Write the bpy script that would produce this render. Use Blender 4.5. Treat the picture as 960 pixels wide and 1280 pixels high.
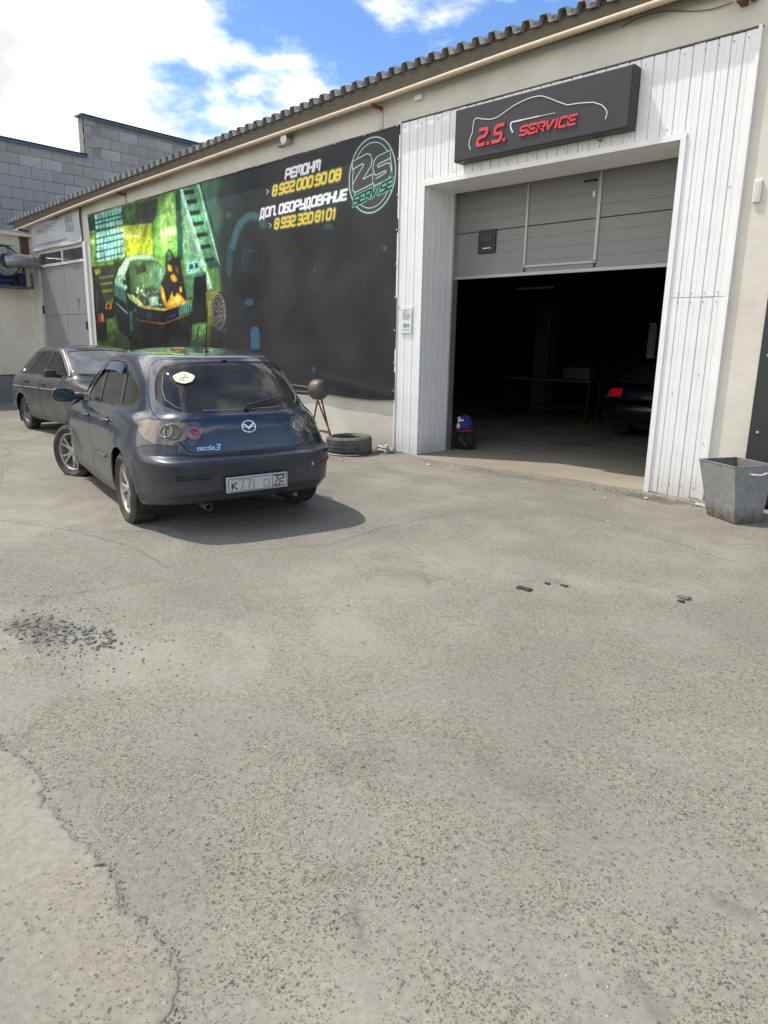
import bpy, bmesh, math, random
import numpy as np
from mathutils import Vector, Matrix
random.seed(7); np.random.seed(7)
S = bpy.context.scene
COL = S.collection
for o in list(bpy.data.objects): bpy.data.objects.remove(o)

# ------------------------------------------------------------ camera
PITCH, ROLL, YAW = map(math.radians, (13.3645, 1.0844, 43.1818))
CAM = Vector((0.0, -7.637, 1.530))
fw = Vector((-math.sin(YAW)*math.cos(PITCH), math.cos(YAW)*math.cos(PITCH), -math.sin(PITCH)))
r0 = Vector((math.cos(YAW), math.sin(YAW), 0)); u0 = r0.cross(fw)
rt = r0*math.cos(ROLL)+u0*math.sin(ROLL); up = -r0*math.sin(ROLL)+u0*math.cos(ROLL)
cd = bpy.data.cameras.new('camera'); cam = bpy.data.objects.new('camera', cd); COL.objects.link(cam)
cam.matrix_world = Matrix(((rt.x, up.x, -fw.x, CAM.x), (rt.y, up.y, -fw.y, CAM.y), (rt.z, up.z, -fw.z, CAM.z), (0, 0, 0, 1)))
cd.sensor_fit = 'HORIZONTAL'; cd.sensor_width = 36; cd.lens = 872.4/960*36
cd.clip_start = .05; cd.clip_end = 3000
S.camera = cam
S.render.resolution_x = 768; S.render.resolution_y = 1024

# ------------------------------------------------------------ light
SUNV = Vector((.50, .25, -1.0)).normalized()          # direction the sunlight travels
elev = math.asin(-SUNV.z); az = math.atan2(-SUNV.x, -SUNV.y)   # azimuth of the sun measured from +Y towards +X
sd = bpy.data.lights.new('sun', 'SUN'); sun = bpy.data.objects.new('sun', sd); COL.objects.link(sun)
sd.energy = 2.45; sd.angle = math.radians(.6); sd.color = (1, .945, .85)
sun.rotation_euler = SUNV.to_track_quat('-Z', 'Y').to_euler(); sun.location = (0, -20, 30)

W = bpy.data.worlds.new('World'); S.world = W; W.use_nodes = True
nt = W.node_tree; N = nt.nodes; L = nt.links; N.clear()
out = N.new('ShaderNodeOutputWorld')
sky = N.new('ShaderNodeTexSky'); sky.sky_type = 'NISHITA'; sky.sun_disc = False
sky.sun_elevation = elev; sky.sun_rotation = az; sky.air_density = 1.0; sky.dust_density = .6; sky.ozone_density = 1.6
bg = N.new('ShaderNodeBackground'); bg.inputs[1].default_value = .15
tc = N.new('ShaderNodeTexCoord')
mp = N.new('ShaderNodeMapping'); mp.inputs['Scale'].default_value = (1, 1, 2.1); mp.inputs['Location'].default_value = (.0, .0, .0)
L.new(tc.outputs['Generated'], mp.inputs[0])
n1 = N.new('ShaderNodeTexNoise'); n1.inputs['Scale'].default_value = 2.6; n1.inputs['Detail'].default_value = 7; n1.inputs['Roughness'].default_value = .56
L.new(mp.outputs[0], n1.inputs['Vector'])
# the big cloud bank stands to the west (left), the sky opens to the north-east
dot = N.new('ShaderNodeVectorMath'); dot.operation = 'DOT_PRODUCT'; dot.inputs[1].default_value = (-.62, -.22, -.62)
L.new(tc.outputs['Generated'], dot.inputs[0])
madd = N.new('ShaderNodeMath'); madd.operation = 'MULTIPLY_ADD'; madd.inputs[1].default_value = .14
L.new(dot.outputs['Value'], madd.inputs[0]); L.new(n1.outputs['Fac'], madd.inputs[2])
cr = N.new('ShaderNodeValToRGB'); cr.color_ramp.elements[0].position = .40; cr.color_ramp.elements[1].position = .53
cr.color_ramp.interpolation = 'EASE'
dot2 = N.new('ShaderNodeVectorMath'); dot2.operation = 'DOT_PRODUCT'; dot2.inputs[1].default_value = (-.48, .78, .40)
L.new(tc.outputs['Generated'], dot2.inputs[0])
gap = N.new('ShaderNodeMapRange'); gap.interpolation_type = 'SMOOTHSTEP'; gap.inputs[1].default_value = .915; gap.inputs[2].default_value = .995; gap.inputs[4].default_value = -.20
L.new(dot2.outputs['Value'], gap.inputs[0])
madd2 = N.new('ShaderNodeMath'); L.new(madd.outputs[0], madd2.inputs[0]); L.new(gap.outputs[0], madd2.inputs[1])
L.new(madd2.outputs[0], cr.inputs[0])
n2 = N.new('ShaderNodeTexNoise'); n2.inputs['Scale'].default_value = 3.3; n2.inputs['Detail'].default_value = 3
mp2 = N.new('ShaderNodeMapping'); mp2.inputs['Location'].default_value = (3.1, 1.7, .4); mp2.inputs['Scale'].default_value = (1, 1, 1.9)
L.new(tc.outputs['Generated'], mp2.inputs[0]); L.new(mp2.outputs[0], n2.inputs['Vector'])
cr2 = N.new('ShaderNodeValToRGB'); cr2.color_ramp.elements[0].position = .33; cr2.color_ramp.elements[1].position = .54
cr2.color_ramp.elements[0].color = (3.8, 3.8, 3.8, 1); cr2.color_ramp.elements[1].color = (9.6, 9.15, 8.4, 1)
L.new(n2.outputs['Fac'], cr2.inputs[0])
skm = N.new('ShaderNodeMix'); skm.data_type = 'RGBA'; skm.blend_type = 'MULTIPLY'; skm.inputs[0].default_value = 1
skm.inputs[7].default_value = (.52, .66, .84, 1)
L.new(sky.outputs[0], skm.inputs[6])
mx = N.new('ShaderNodeMix'); mx.data_type = 'RGBA'
L.new(cr.outputs[0], mx.inputs[0]); L.new(skm.outputs[2], mx.inputs[6]); L.new(cr2.outputs[0], mx.inputs[7])
L.new(mx.outputs[2], bg.inputs[0]); L.new(bg.outputs[0], out.inputs[0])

S.view_settings.view_transform = 'Standard'; S.view_settings.look = 'None'
S.view_settings.exposure = 0.70; S.view_settings.gamma = 1

# ------------------------------------------------------------ helpers
def gz(x, y=0):
    """height of the yard: it falls a little towards the far left end"""
    t = min(1, max(0, (-x-6.5)/7.0)); t = t*t*(3-2*t)
    return -.11*t
def tag(o, label=None, cat=None, group=None, kind=None):
    if label: o['label'] = label
    if cat: o['category'] = cat
    if group: o['group'] = group
    if kind: o['kind'] = kind
    return o
def empty(name, loc=(0, 0, 0), rz=0, parent=None):
    o = bpy.data.objects.new(name, None); COL.objects.link(o); o.location = loc; o.rotation_euler = (0, 0, rz)
    o.empty_display_size = .1
    if parent: o.parent = parent
    return o
def mo(name, V, F, m, parent=None, smooth=False, midx=None, normals=None):
    me = bpy.data.meshes.new(name); me.from_pydata([tuple(v) for v in V], [], [tuple(f) for f in F])
    for a in (m if isinstance(m, (list, tuple)) else [m]): me.materials.append(a)
    if midx is not None: me.polygons.foreach_set('material_index', midx)
    if smooth: me.polygons.foreach_set('use_smooth', [True]*len(me.polygons))
    me.update()
    if normals is not None: me.normals_split_custom_set_from_vertices([tuple(n) for n in normals])
    o = bpy.data.objects.new(name, me); COL.objects.link(o)
    if parent: o.parent = parent
    return o
def inst(name, me, parent, loc, rot=(0, 0, 0), sc=(1, 1, 1)):
    o = bpy.data.objects.new(name, me); COL.objects.link(o); o.parent = parent; o.location = loc; o.rotation_euler = rot; o.scale = sc
    return o
def copy_tree(o, parent=None):
    c = o.copy(); COL.objects.link(c); c.parent = parent
    for ch in o.children: copy_tree(ch, c)
    return c
class MB:
    def __init__(s): s.V = []; s.F = []; s.M = []
    def add(s, V, F, m=0):
        n = len(s.V); s.V += [tuple(v) for v in V]; s.F += [tuple(i+n for i in f) for f in F]; s.M += [m]*len(F); return s
    def box(s, a, b, m=0, bev=0, tf=None):
        x0, y0, z0 = [min(p, q) for p, q in zip(a, b)]; x1, y1, z1 = [max(p, q) for p, q in zip(a, b)]
        if bev <= 0:
            V = [(x, y, z) for x in (x0, x1) for y in (y0, y1) for z in (z0, z1)]
            F = [(0, 1, 3, 2), (4, 6, 7, 5), (0, 4, 5, 1), (2, 3, 7, 6), (0, 2, 6, 4), (1, 5, 7, 3)]
        else:
            bm = bmesh.new(); bmesh.ops.create_cube(bm, size=1)
            for v in bm.verts: v.co = ((x0+x1)/2+v.co.x*(x1-x0), (y0+y1)/2+v.co.y*(y1-y0), (z0+z1)/2+v.co.z*(z1-z0))
            bmesh.ops.bevel(bm, geom=bm.edges[:], offset=bev, segments=2, affect='EDGES', profile=.5)
            bm.verts.index_update(); V = [v.co[:] for v in bm.verts]; F = [[v.index for v in f.verts] for f in bm.faces]; bm.free()
        if tf: V = [tf @ Vector(v) for v in V]
        return s.add(V, F, m)
    def tube(s, pts, r, n=10, m=0, cap=True):
        pts = [Vector(p) for p in pts]; rr = r if isinstance(r, (list, tuple)) else [r]*len(pts)
        V = []; F = []; prev = None
        for i, p in enumerate(pts):
            d = (pts[min(i+1, len(pts)-1)]-pts[max(i-1, 0)]).normalized()
            a = prev if prev else (Vector((0, 0, 1)) if abs(d.z) < .9 else Vector((1, 0, 0)))
            x = (a-d*a.dot(d)).normalized(); prev = x; y = d.cross(x)
            for k in range(n):
                t = 2*math.pi*k/n; V.append(p+(x*math.cos(t)+y*math.sin(t))*rr[i])
        for i in range(len(pts)-1):
            for k in range(n): F.append((i*n+k, i*n+(k+1) % n, (i+1)*n+(k+1) % n, (i+1)*n+k))
        if cap: F.append(tuple(range(n-1, -1, -1))); F.append(tuple((len(pts)-1)*n+k for k in range(n)))
        return s.add(V, F, m)
    def lathe(s, prof, n=24, m=0, tf=None, closed=False):
        """prof: (radius, axial) pairs turned about local Y"""
        V = []; F = []; k = len(prof)
        for j in range(n):
            t = 2*math.pi*j/n
            for r, a in prof: V.append(Vector((r*math.cos(t), a, r*math.sin(t))))
        for j in range(n):
            j2 = (j+1) % n
            for i in range(k if closed else k-1):
                i2 = (i+1) % k; F.append((j*k+i, j*k+i2, j2*k+i2, j2*k+i))
        if tf: V = [tf @ v for v in V]
        return s.add(V, F, m)
    def prism(s, poly, y0, y1, m=0, tf=None):
        """poly in (x,z), extruded along y"""
        n = len(poly); V = [(x, y0, z) for x, z in poly]+[(x, y1, z) for x, z in poly]
        F = [tuple(range(n)), tuple(range(2*n-1, n-1, -1))]+[(i, i+n, (i+1) % n+n, (i+1) % n) for i in range(n)]
        if tf: V = [tf @ Vector(v) for v in V]
        return s.add(V, F, m)
    def build(s, name, m, parent=None, smooth=False, angle=None):
        o = mo(name, s.V, s.F, m, parent, smooth, s.M)
        bm = bmesh.new(); bm.from_mesh(o.data); bmesh.ops.recalc_face_normals(bm, faces=bm.faces[:])
        if smooth:
            for e in bm.edges:
                if len(e.link_faces) == 2 and e.calc_face_angle(0) > math.radians(angle or 40): e.smooth = False
        bm.to_mesh(o.data); bm.free()
        return o

# ------------------------------------------------------------ materials
def srgb(r, g, b): return tuple(((c/255)/12.92 if c/255 <= .04045 else ((c/255+.055)/1.055)**2.4) for c in (r, g, b))
def mat(name, c, rough=.6, metal=0, var=.12, vscale=6, bump=0, bscale=60, dirt=None, dirt_amt=.4, dirt_scale=3, zdirt=None, coat=0, spec=.5, stretch=None, detail=4):
    m = bpy.data.materials.new(name); m.use_nodes = True; t = m.node_tree; n = t.nodes; l = t.links
    b = n['Principled BSDF']; b.inputs['Roughness'].default_value = rough; b.inputs['Metallic'].default_value = metal
    b.inputs['Specular IOR Level'].default_value = spec
    if coat: b.inputs['Coat Weight'].default_value = coat; b.inputs['Coat Roughness'].default_value = .06
    co = n.new('ShaderNodeTexCoord'); src = co.outputs['Object']
    if stretch:
        q = n.new('ShaderNodeMapping'); q.inputs['Scale'].default_value = stretch; l.new(src, q.inputs[0]); src = q.outputs[0]
    no = n.new('ShaderNodeTexNoise'); no.inputs['Scale'].default_value = vscale; no.inputs['Detail'].default_value = detail; no.inputs['Roughness'].default_value = .6
    l.new(src, no.inputs['Vector'])
    r = n.new('ShaderNodeMapRange'); r.inputs[3].default_value = 1-var; r.inputs[4].default_value = 1+var; r.inputs[1].default_value = .25; r.inputs[2].default_value = .75
    l.new(no.outputs['Fac'], r.inputs[0])
    mm = n.new('ShaderNodeVectorMath'); mm.operation = 'SCALE'; mm.inputs[0].default_value = c[:3]
    l.new(r.outputs[0], mm.inputs['Scale']); cur = mm.outputs[0]
    if dirt:
        nd = n.new('ShaderNodeTexNoise'); nd.inputs['Scale'].default_value = dirt_scale; nd.inputs['Detail'].default_value = 8; nd.inputs['Roughness'].default_value = .65
        l.new(src, nd.inputs['Vector'])
        rd = n.new('ShaderNodeMapRange'); rd.inputs[1].default_value = .42; rd.inputs[2].default_value = .72; rd.inputs[4].default_value = dirt_amt
        l.new(nd.outputs['Fac'], rd.inputs[0]); f = rd.outputs[0]
        if zdirt:
            sp = n.new('ShaderNodeSeparateXYZ'); l.new(co.outputs['Object'], sp.inputs[0])
            rz = n.new('ShaderNodeMapRange'); rz.inputs[1].default_value = zdirt[0]; rz.inputs[2].default_value = zdirt[1]; rz.inputs[3].default_value = zdirt[2]; rz.inputs[4].default_value = zdirt[3]
            l.new(sp.outputs['Z'], rz.inputs[0])
            ad = n.new('ShaderNodeMath'); ad.operation = 'MULTIPLY_ADD'; ad.use_clamp = True
            nn = n.new('ShaderNodeMapRange'); nn.inputs[1].default_value = .3; nn.inputs[2].default_value = .7; nn.inputs[3].default_value = .6; nn.inputs[4].default_value = 1.15
            l.new(nd.outputs['Fac'], nn.inputs[0])
            l.new(rz.outputs[0], ad.inputs[0]); l.new(nn.outputs[0], ad.inputs[1]); l.new(f, ad.inputs[2]); f = ad.outputs[0]
        mi = n.new('ShaderNodeMix'); mi.data_type = 'RGBA'; mi.inputs[7].default_value = (*dirt, 1)
        l.new(f, mi.inputs[0]); l.new(cur, mi.inputs[6]); cur = mi.outputs[2]
        rr = n.new('ShaderNodeMapRange'); rr.inputs[3].default_value = rough; rr.inputs[4].default_value = max(rough, .75)
        l.new(f, rr.inputs[0]); l.new(rr.outputs[0], b.inputs['Roughness'])
        if coat:
            rc = n.new('ShaderNodeMapRange'); rc.inputs[3].default_value = coat; rc.inputs[4].default_value = 0; rc.inputs[2].default_value = .75
            l.new(f, rc.inputs[0]); l.new(rc.outputs[0], b.inputs['Coat Weight'])
    l.new(cur, b.inputs['Base Color'])
    if bump:
        nb = n.new('ShaderNodeTexNoise'); nb.inputs['Scale'].default_value = bscale; nb.inputs['Detail'].default_value = 6; l.new(src, nb.inputs['Vector'])
        bu = n.new('ShaderNodeBump'); bu.inputs['Strength'].default_value = bump; bu.inputs['Distance'].default_value = .01
        l.new(nb.outputs['Fac'], bu.inputs['Height']); l.new(bu.outputs[0], b.inputs['Normal'])
    return m
def glass(name, tint=(.12, .13, .13), alpha=.5, dust=(.3, .29, .27), dusty=.25, ior=1.5):
    m = bpy.data.materials.new(name); m.use_nodes = True; t = m.node_tree; n = t.nodes; l = t.links; n.clear()
    o = n.new('ShaderNodeOutputMaterial'); tr = n.new('ShaderNodeBsdfTransparent'); tr.inputs[0].default_value = (*tint, 1)
    gl = n.new('ShaderNodeBsdfGlossy'); gl.inputs['Roughness'].default_value = .04
    fr = n.new('ShaderNodeFresnel'); fr.inputs[0].default_value = ior
    m1 = n.new('ShaderNodeMixShader'); l.new(fr.outputs[0], m1.inputs[0]); l.new(tr.outputs[0], m1.inputs[1]); l.new(gl.outputs[0], m1.inputs[2])
    df = n.new('ShaderNodeBsdfDiffuse'); df.inputs[0].default_value = (*dust, 1)
    co = n.new('ShaderNodeTexCoord'); no = n.new('ShaderNodeTexNoise'); no.inputs['Scale'].default_value = 3; no.inputs['Detail'].default_value = 7; l.new(co.outputs['Object'], no.inputs['Vector'])
    r = n.new('ShaderNodeMapRange'); r.inputs[1].default_value = .3; r.inputs[2].default_value = .7; r.inputs[3].default_value = dusty*.5; r.inputs[4].default_value = dusty*1.4; l.new(no.outputs['Fac'], r.inputs[0])
    m2 = n.new('ShaderNodeMixShader'); l.new(r.outputs[0], m2.inputs[0]); l.new(m1.outputs[0], m2.inputs[1]); l.new(df.outputs[0], m2.inputs[2]); l.new(m2.outputs[0], o.inputs[0])
    return m
M = {}
M['plaster'] = mat('plaster', (.66, .63, .55), .85, var=.08, vscale=2.2, bump=.35, bscale=14, dirt=(.34, .31, .25), dirt_amt=.28, dirt_scale=1.3, zdirt=(-.1, .35, .45, 0))
M['siding'] = mat('siding', (.82, .82, .81), .42, var=.04, vscale=3, dirt=(.46, .43, .37), dirt_amt=.12, dirt_scale=2.5, zdirt=(0, .35, .6, 0))
M['fascia'] = mat('fascia', (.13, .115, .085), .9, var=.25, vscale=9, bump=.5, bscale=20, stretch=(1, 1, 6))
M['pipe'] = mat('pipe', (.56, .45, .33), .55, var=.08, vscale=9, dirt=(.22, .13, .07), dirt_amt=.4, dirt_scale=9)
M['rust'] = mat('rust', (.17, .065, .04), .8, var=.3, vscale=20, bump=.3)
M['roof'] = mat('roof_metal', (.42, .42, .41), .6, metal=0, var=.12, vscale=5, dirt=(.12, .11, .1), dirt_amt=.5, dirt_scale=4)
M['door_grey'] = mat('door_grey', (.215, .21, .205), .5, var=.03, vscale=3, dirt=(.3, .28, .25), dirt_amt=.10, dirt_scale=5)
M['frame_grey'] = mat('frame_grey', (.36, .36, .35), .4, metal=.3, var=.05)
M['old_door'] = mat('old_door_grey', (.27, .265, .275), .55, var=.05, vscale=1.5, dirt=(.2, .19, .18), dirt_amt=.3, dirt_scale=2)
M['black'] = mat('black_plastic', (.018, .018, .02), .5, var=.1)
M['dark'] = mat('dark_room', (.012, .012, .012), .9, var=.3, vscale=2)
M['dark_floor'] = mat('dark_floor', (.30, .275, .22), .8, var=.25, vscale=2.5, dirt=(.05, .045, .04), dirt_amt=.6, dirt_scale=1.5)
M['signface'] = mat('sign_face', srgb(40, 40, 46), .5, var=.03)
M['signside'] = mat('sign_side', (.018, .02, .024), .45, var=.05)
M['red'] = mat('red_letter', (.62, .035, .05), .4, var=.03)
M['white'] = mat('white_paint', (.72, .72, .70), .5, var=.04)
M['block'] = mat('block', (.345, .335, .305), .95, var=.16, vscale=1.6, bump=.6, bscale=30, dirt=(.2, .195, .18), dirt_amt=.4, dirt_scale=2)
M['mortar'] = mat('mortar', (.25, .243, .225), .95, var=.2, vscale=8, bump=.5)
M['flash'] = mat('flashing', (.07, .10, .14), .5, metal=.3, var=.1)
M['rubber'] = mat('rubber', (.030, .029, .028), .8, var=.3, vscale=12, dirt=(.15, .14, .12), dirt_amt=.45, dirt_scale=9, bump=.2)
M['rubber_grey'] = mat('old_rubber', (.07, .068, .064), .85, var=.35, vscale=9, dirt=(.19, .18, .16), dirt_amt=.75, dirt_scale=5, bump=.3)
M['alloy'] = mat('alloy', (.40, .385, .36), .45, metal=.45, var=.1, vscale=9, dirt=(.22, .20, .17), dirt_amt=.5, dirt_scale=6)
M['steel_rim'] = mat('steel_rim', (.20, .20, .195), .6, metal=.2, var=.2, dirt=(.16, .14, .12), dirt_amt=.6, dirt_scale=8)
M['chrome'] = mat('chrome', (.75, .75, .76), .18, metal=1, var=.05)
M['paint_blue'] = mat('blue_grey_paint', (.015, .026, .052), .22, metal=.35, var=.10, vscale=2.5, dirt=(.215, .21, .185), dirt_amt=.15, dirt_scale=2.2, zdirt=(.2, .92, .78, .04), coat=.9)
M['paint_lada'] = mat('grey_violet_paint', (.036, .036, .046), .28, metal=.35, var=.10, vscale=2.5, dirt=(.22, .215, .20), dirt_amt=.22, dirt_scale=2.4, zdirt=(.2, .95, .6, .06), coat=.7)
M['paint_dark'] = mat('navy_paint', (.004, .006, .011), .25, metal=.3, var=.1, coat=.9)
M['paint_shaded'] = mat('bumper_paint_shaded', (.014, .021, .036), .34, metal=.2, var=.12, vscale=3, dirt=(.17, .165, .145), dirt_amt=.20, dirt_scale=3, zdirt=(.2, .62, .30, .0), coat=.35)  # bumper paint with shade of the lower tail put into its colour, plus dirt
M['trim'] = mat('black_trim', (.02, .02, .021), .45, var=.15, dirt=(.15, .14, .13), dirt_amt=.3, dirt_scale=5)
M['glass_rear'] = glass('rear_glass', (.05, .052, .055), dust=(.23, .225, .21), dusty=.12)
M['glass_side'] = glass('side_glass', (.38, .40, .40), dust=(.22, .21, .19), dusty=.05, ior=1.75)
M['glass_front'] = glass('windscreen_glass', (.35, .38, .38), dust=(.42, .43, .42), dusty=.42)
M['pane'] = glass('window_pane', (.1, .11, .11), dust=(.22, .25, .26), dusty=.35)
M['lens'] = mat('smoky_lens', (.155, .13, .092), .15, metal=.25, var=.25, vscale=7, coat=.9)
M['lens_dark'] = mat('dark_lens', (.085, .08, .072), .15, var=.2, vscale=7, coat=.9)
M['lens_red'] = mat('red_lens', (.26, .030, .032), .2, var=.2, vscale=30, coat=.9)
M['lens_clear'] = mat('clear_lens', (.20, .20, .185), .2, metal=.3, var=.2, coat=.9)
M['mirror'] = mat('mirror_glass', (.055, .068, .060), .06, metal=1, var=.02)
M['interior'] = mat('car_interior', (.03, .03, .032), .8, var=.2)
M['plate'] = mat('plate_white', (.50, .50, .48), .5, var=.06, dirt=(.3, .28, .25), dirt_amt=.3, dirt_scale=9)
M['ink'] = mat('ink', (.03, .03, .03), .6)
M['ink_faint'] = mat('faint_ink', (.26, .26, .255), .6)
M['sticker'] = mat('cream_sticker', (.72, .70, .55), .6, var=.12, vscale=14, dirt=(.75, .72, .3), dirt_amt=.4, dirt_scale=9)
M['visor'] = mat('visor_blue', (.03, .08, .17), .15, var=.1, coat=.8)
M['binpaint'] = mat('bin_grey_paint', (.26, .27, .27), .5, metal=.05, var=.10, vscale=4, dirt=(.10, .075, .045), dirt_amt=.42, dirt_scale=17, zdirt=(0, .16, .95, 0), bump=.04, bscale=20)
M['bin_in'] = mat('bin_inside', (.17, .165, .155), .7, var=.35, vscale=9, dirt=(.10, .08, .05), dirt_amt=.7, dirt_scale=8)
M['galv'] = mat('galvanised', (.42, .43, .43), .35, metal=.7, var=.15, vscale=7)
M['motorblue'] = mat('motor_blue', (.01, .02, .10), .4, var=.2)
M['drum'] = mat('drum_grey', (.10, .10, .098), .45, metal=.2, var=.3, vscale=6, dirt=(.11, .07, .04), dirt_amt=.6, dirt_scale=6)
M['stone'] = mat('stone', (.135, .13, .115), .9, var=.65, vscale=38, bump=.3)
M['stone_light'] = mat('pale_stone', (.42, .41, .38), .9, var=.2, vscale=5)
M['sheet_dark'] = mat('dark_green_sheet', (.022, .028, .027), .45, var=.15, vscale=3)
M['bagblue'] = mat('bag_blue', (.02, .03, .16), .7, var=.4, vscale=8)
M['bagblack'] = mat('bag_black', (.012, .012, .012), .6, var=.2)
M['bagred'] = mat('bag_red', (.22, .02, .05), .7, var=.2)
M['tarp'] = mat('white_tarp', (.55, .56, .57), .5, var=.06, vscale=3, bump=.4, bscale=4)
M['tarp_print'] = mat('tarp_print', (.36, .365, .375), .6, var=.05)
M['plinth'] = mat('plinth_grey', (.20, .20, .195), .9, var=.15, vscale=3, bump=.4)
M['teal'] = mat('teal_print', (.18, .38, .40), .6)
M['oldwall'] = mat('shed_plaster', (.80, .73, .58), .85, var=.08, vscale=1.6, bump=.25, bscale=10, dirt=(.33, .28, .2), dirt_amt=.35, dirt_scale=1.1)

# oil and dirt stains of the yard: x, y, half widths, strength
STAINS = [(-.36, -5.70, .08, .07, .35), (-.43, -6.22, .09, .06, .35), (-3.75, -6.34, .34, .15, .5), (-2.9, -.36, .55, .16, .75), (-5.0, -.35, 1.6, .14, .35), (-7.15, -.25, .5, .18, .6), (-6.0, -1.2, 1.2, .16, .2), (-9.3, -2.2, 1.8, .35, .25), (-1.75, -6.02, .25, .16, .25), (-1.2, -5.6, .35, .12, .18), (-5.2, -3.8, .7, .5, .15)]
def ground_mat(name, base, dens=1.0, seed=0, pink=.5):
    m = bpy.data.materials.new(name); m.use_nodes = True; t = m.node_tree; n = t.nodes; l = t.links
    b = n['Principled BSDF']; b.inputs['Roughness'].default_value = .92; b.inputs['Specular IOR Level'].default_value = .3
    co = n.new('ShaderNodeTexCoord'); mp = n.new('ShaderNodeMapping'); mp.inputs['Location'].default_value = (seed, seed*1.7, 0); l.new(co.outputs['Object'], mp.inputs[0]); P = mp.outputs[0]
    def noise(sc, det=5, ro=.6, src=P):
        q = n.new('ShaderNodeTexNoise'); q.inputs['Scale'].default_value = sc; q.inputs['Detail'].default_value = det; q.inputs['Roughness'].default_value = ro; l.new(src, q.inputs['Vector']); return q.outputs['Fac']
    def mr(x, a, c, d, e):
        q = n.new('ShaderNodeMapRange'); q.inputs[1].default_value = a; q.inputs[2].default_value = c; q.inputs[3].default_value = d; q.inputs[4].default_value = e; l.new(x, q.inputs[0]); return q.outputs[0]
    def mix(f, a, c, bt='MIX'):
        q = n.new('ShaderNodeMix'); q.data_type = 'RGBA'; q.blend_type = bt
        if isinstance(f, float): q.inputs[0].default_value = f
        else: l.new(f, q.inputs[0])
        for i, v in ((6, a), (7, c)):
            if isinstance(v, tuple): q.inputs[i].default_value = (*v, 1)
            else: l.new(v, q.inputs[i])
        return q.outputs[2]
    def ma(op, a, c):
        q = n.new('ShaderNodeMath'); q.operation = op
        for i, v in ((0, a), (1, c)):
            if isinstance(v, (int, float)): q.inputs[i].default_value = v
            else: l.new(v, q.inputs[i])
        return q.outputs[0]
    warp = n.new('ShaderNodeTexNoise'); warp.inputs['Scale'].default_value = 1.1; warp.inputs['Detail'].default_value = 3; l.new(P, warp.inputs['Vector'])
    wv = n.new('ShaderNodeVectorMath'); wv.operation = 'MULTIPLY_ADD'; wv.inputs[1].default_value = (.5, .5, 0); l.new(warp.outputs['Color'], wv.inputs[0]); l.new(P, wv.inputs[2])
    PW = wv.outputs[0]
    big = noise(.45, 6, .62, PW); mid = noise(2.3, 6, .6, PW); fine = noise(38, 4, .7)
    c1 = mix(mr(big, .38, .62, 0, 1), tuple(x*.82 for x in base), tuple(x*1.12 for x in base))
    c1 = mix(mr(mid, .40, .60, 0, .5), c1, (base[0]*1.07, base[1]*1.01, base[2]*.96))      # warm, pinkish dust
    c1 = mix(mr(noise(1.1, 6, .6, PW), .50, .66, 0, .28), c1, (base[0]*.78, base[1]*.83, base[2]*.84))
    c1 = mix(mr(fine, .3, .7, 0, 1), mix(1.0, c1, (.80, .80, .80), 'MULTIPLY'), mix(1.0, c1, (1.13, 1.13, 1.13), 'MULTIPLY'))
    expo = ma('ADD', mr(mid, .40, .62, .08, .95), mr(big, .38, .62, .22, -.2))             # where the aggregate shows through the dust
    hgt = mr(fine, .2, .8, 0, .35)
    jn = n.new('ShaderNodeTexNoise'); jn.inputs['Scale'].default_value = 75; jn.inputs['Detail'].default_value = 2; l.new(P, jn.inputs['Vector'])
    jv = n.new('ShaderNodeVectorMath'); jv.operation = 'MULTIPLY_ADD'; jv.inputs[1].default_value = (.016, .016, 0); l.new(jn.outputs['Color'], jv.inputs[0]); l.new(P, jv.inputs[2])
    for sc, th, dark, k in ((95, .80, .18, .46), (170, .85, .24, .48), (52, .34, .16, .36)):
        v = n.new('ShaderNodeTexVoronoi'); v.inputs['Scale'].default_value = sc; v.inputs['Randomness'].default_value = 1; l.new(jv.outputs[0], v.inputs['Vector'])
        sx = n.new('ShaderNodeSeparateColor'); l.new(v.outputs['Color'], sx.inputs[0])
        rad = ma('MULTIPLY', mr(sx.outputs[1], 0, 1, .22, 1.0), k*1.12)
        inside = mr(ma('SUBTRACT', rad, v.outputs['Distance']), 0.0, .07, 0, 1)
        sel = mr(ma('SUBTRACT', ma('MULTIPLY', expo, th*dens*1.55), sx.outputs[0]), 0, .04, 0, 1)
        mk = ma('MULTIPLY', inside, sel)
        sh = mix(sx.outputs[2], (base[0]*dark*1.2, base[1]*dark*1.22, base[2]*dark*1.3), (base[0]*.50, base[1]*.49, base[2]*.48))
        c1 = mix(ma('MULTIPLY', mk, .74), c1, sh)
        hgt = ma('ADD', hgt, ma('MULTIPLY', mk, .45 if sc == 48 else -.35))
    v = n.new('ShaderNodeTexVoronoi'); v.inputs['Scale'].default_value = 85; l.new(wv.outputs[0], v.inputs['Vector'])
    sx = n.new('ShaderNodeSeparateColor'); l.new(v.outputs['Color'], sx.inputs[0])
    mk = ma('MULTIPLY', mr(ma('SUBTRACT', .24, v.outputs['Distance']), 0, .06, 0, 1), mr(ma('SUBTRACT', .03, sx.outputs[0]), 0, .02, 0, 1))
    c1 = mix(mk, c1, (.50, .485, .44))
    # thin wandering cracks and darker seams
    vc = n.new('ShaderNodeTexVoronoi'); vc.feature = 'DISTANCE_TO_EDGE'; vc.inputs['Scale'].default_value = .42; l.new(wv.outputs[0], vc.inputs['Vector'])
    cw = ma('MULTIPLY', mr(ma('ADD', vc.outputs['Distance'], mr(noise(22, 4, .7), .3, .7, -.012, .012)), 0, .012, 1, 0), mr(noise(1.6, 4, .5), .54, .66, 0, 1))
    c1 = mix(ma('MULTIPLY', cw, .35 if dens > .9 else 0.0), c1, (base[0]*.35, base[1]*.34, base[2]*.32))
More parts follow.
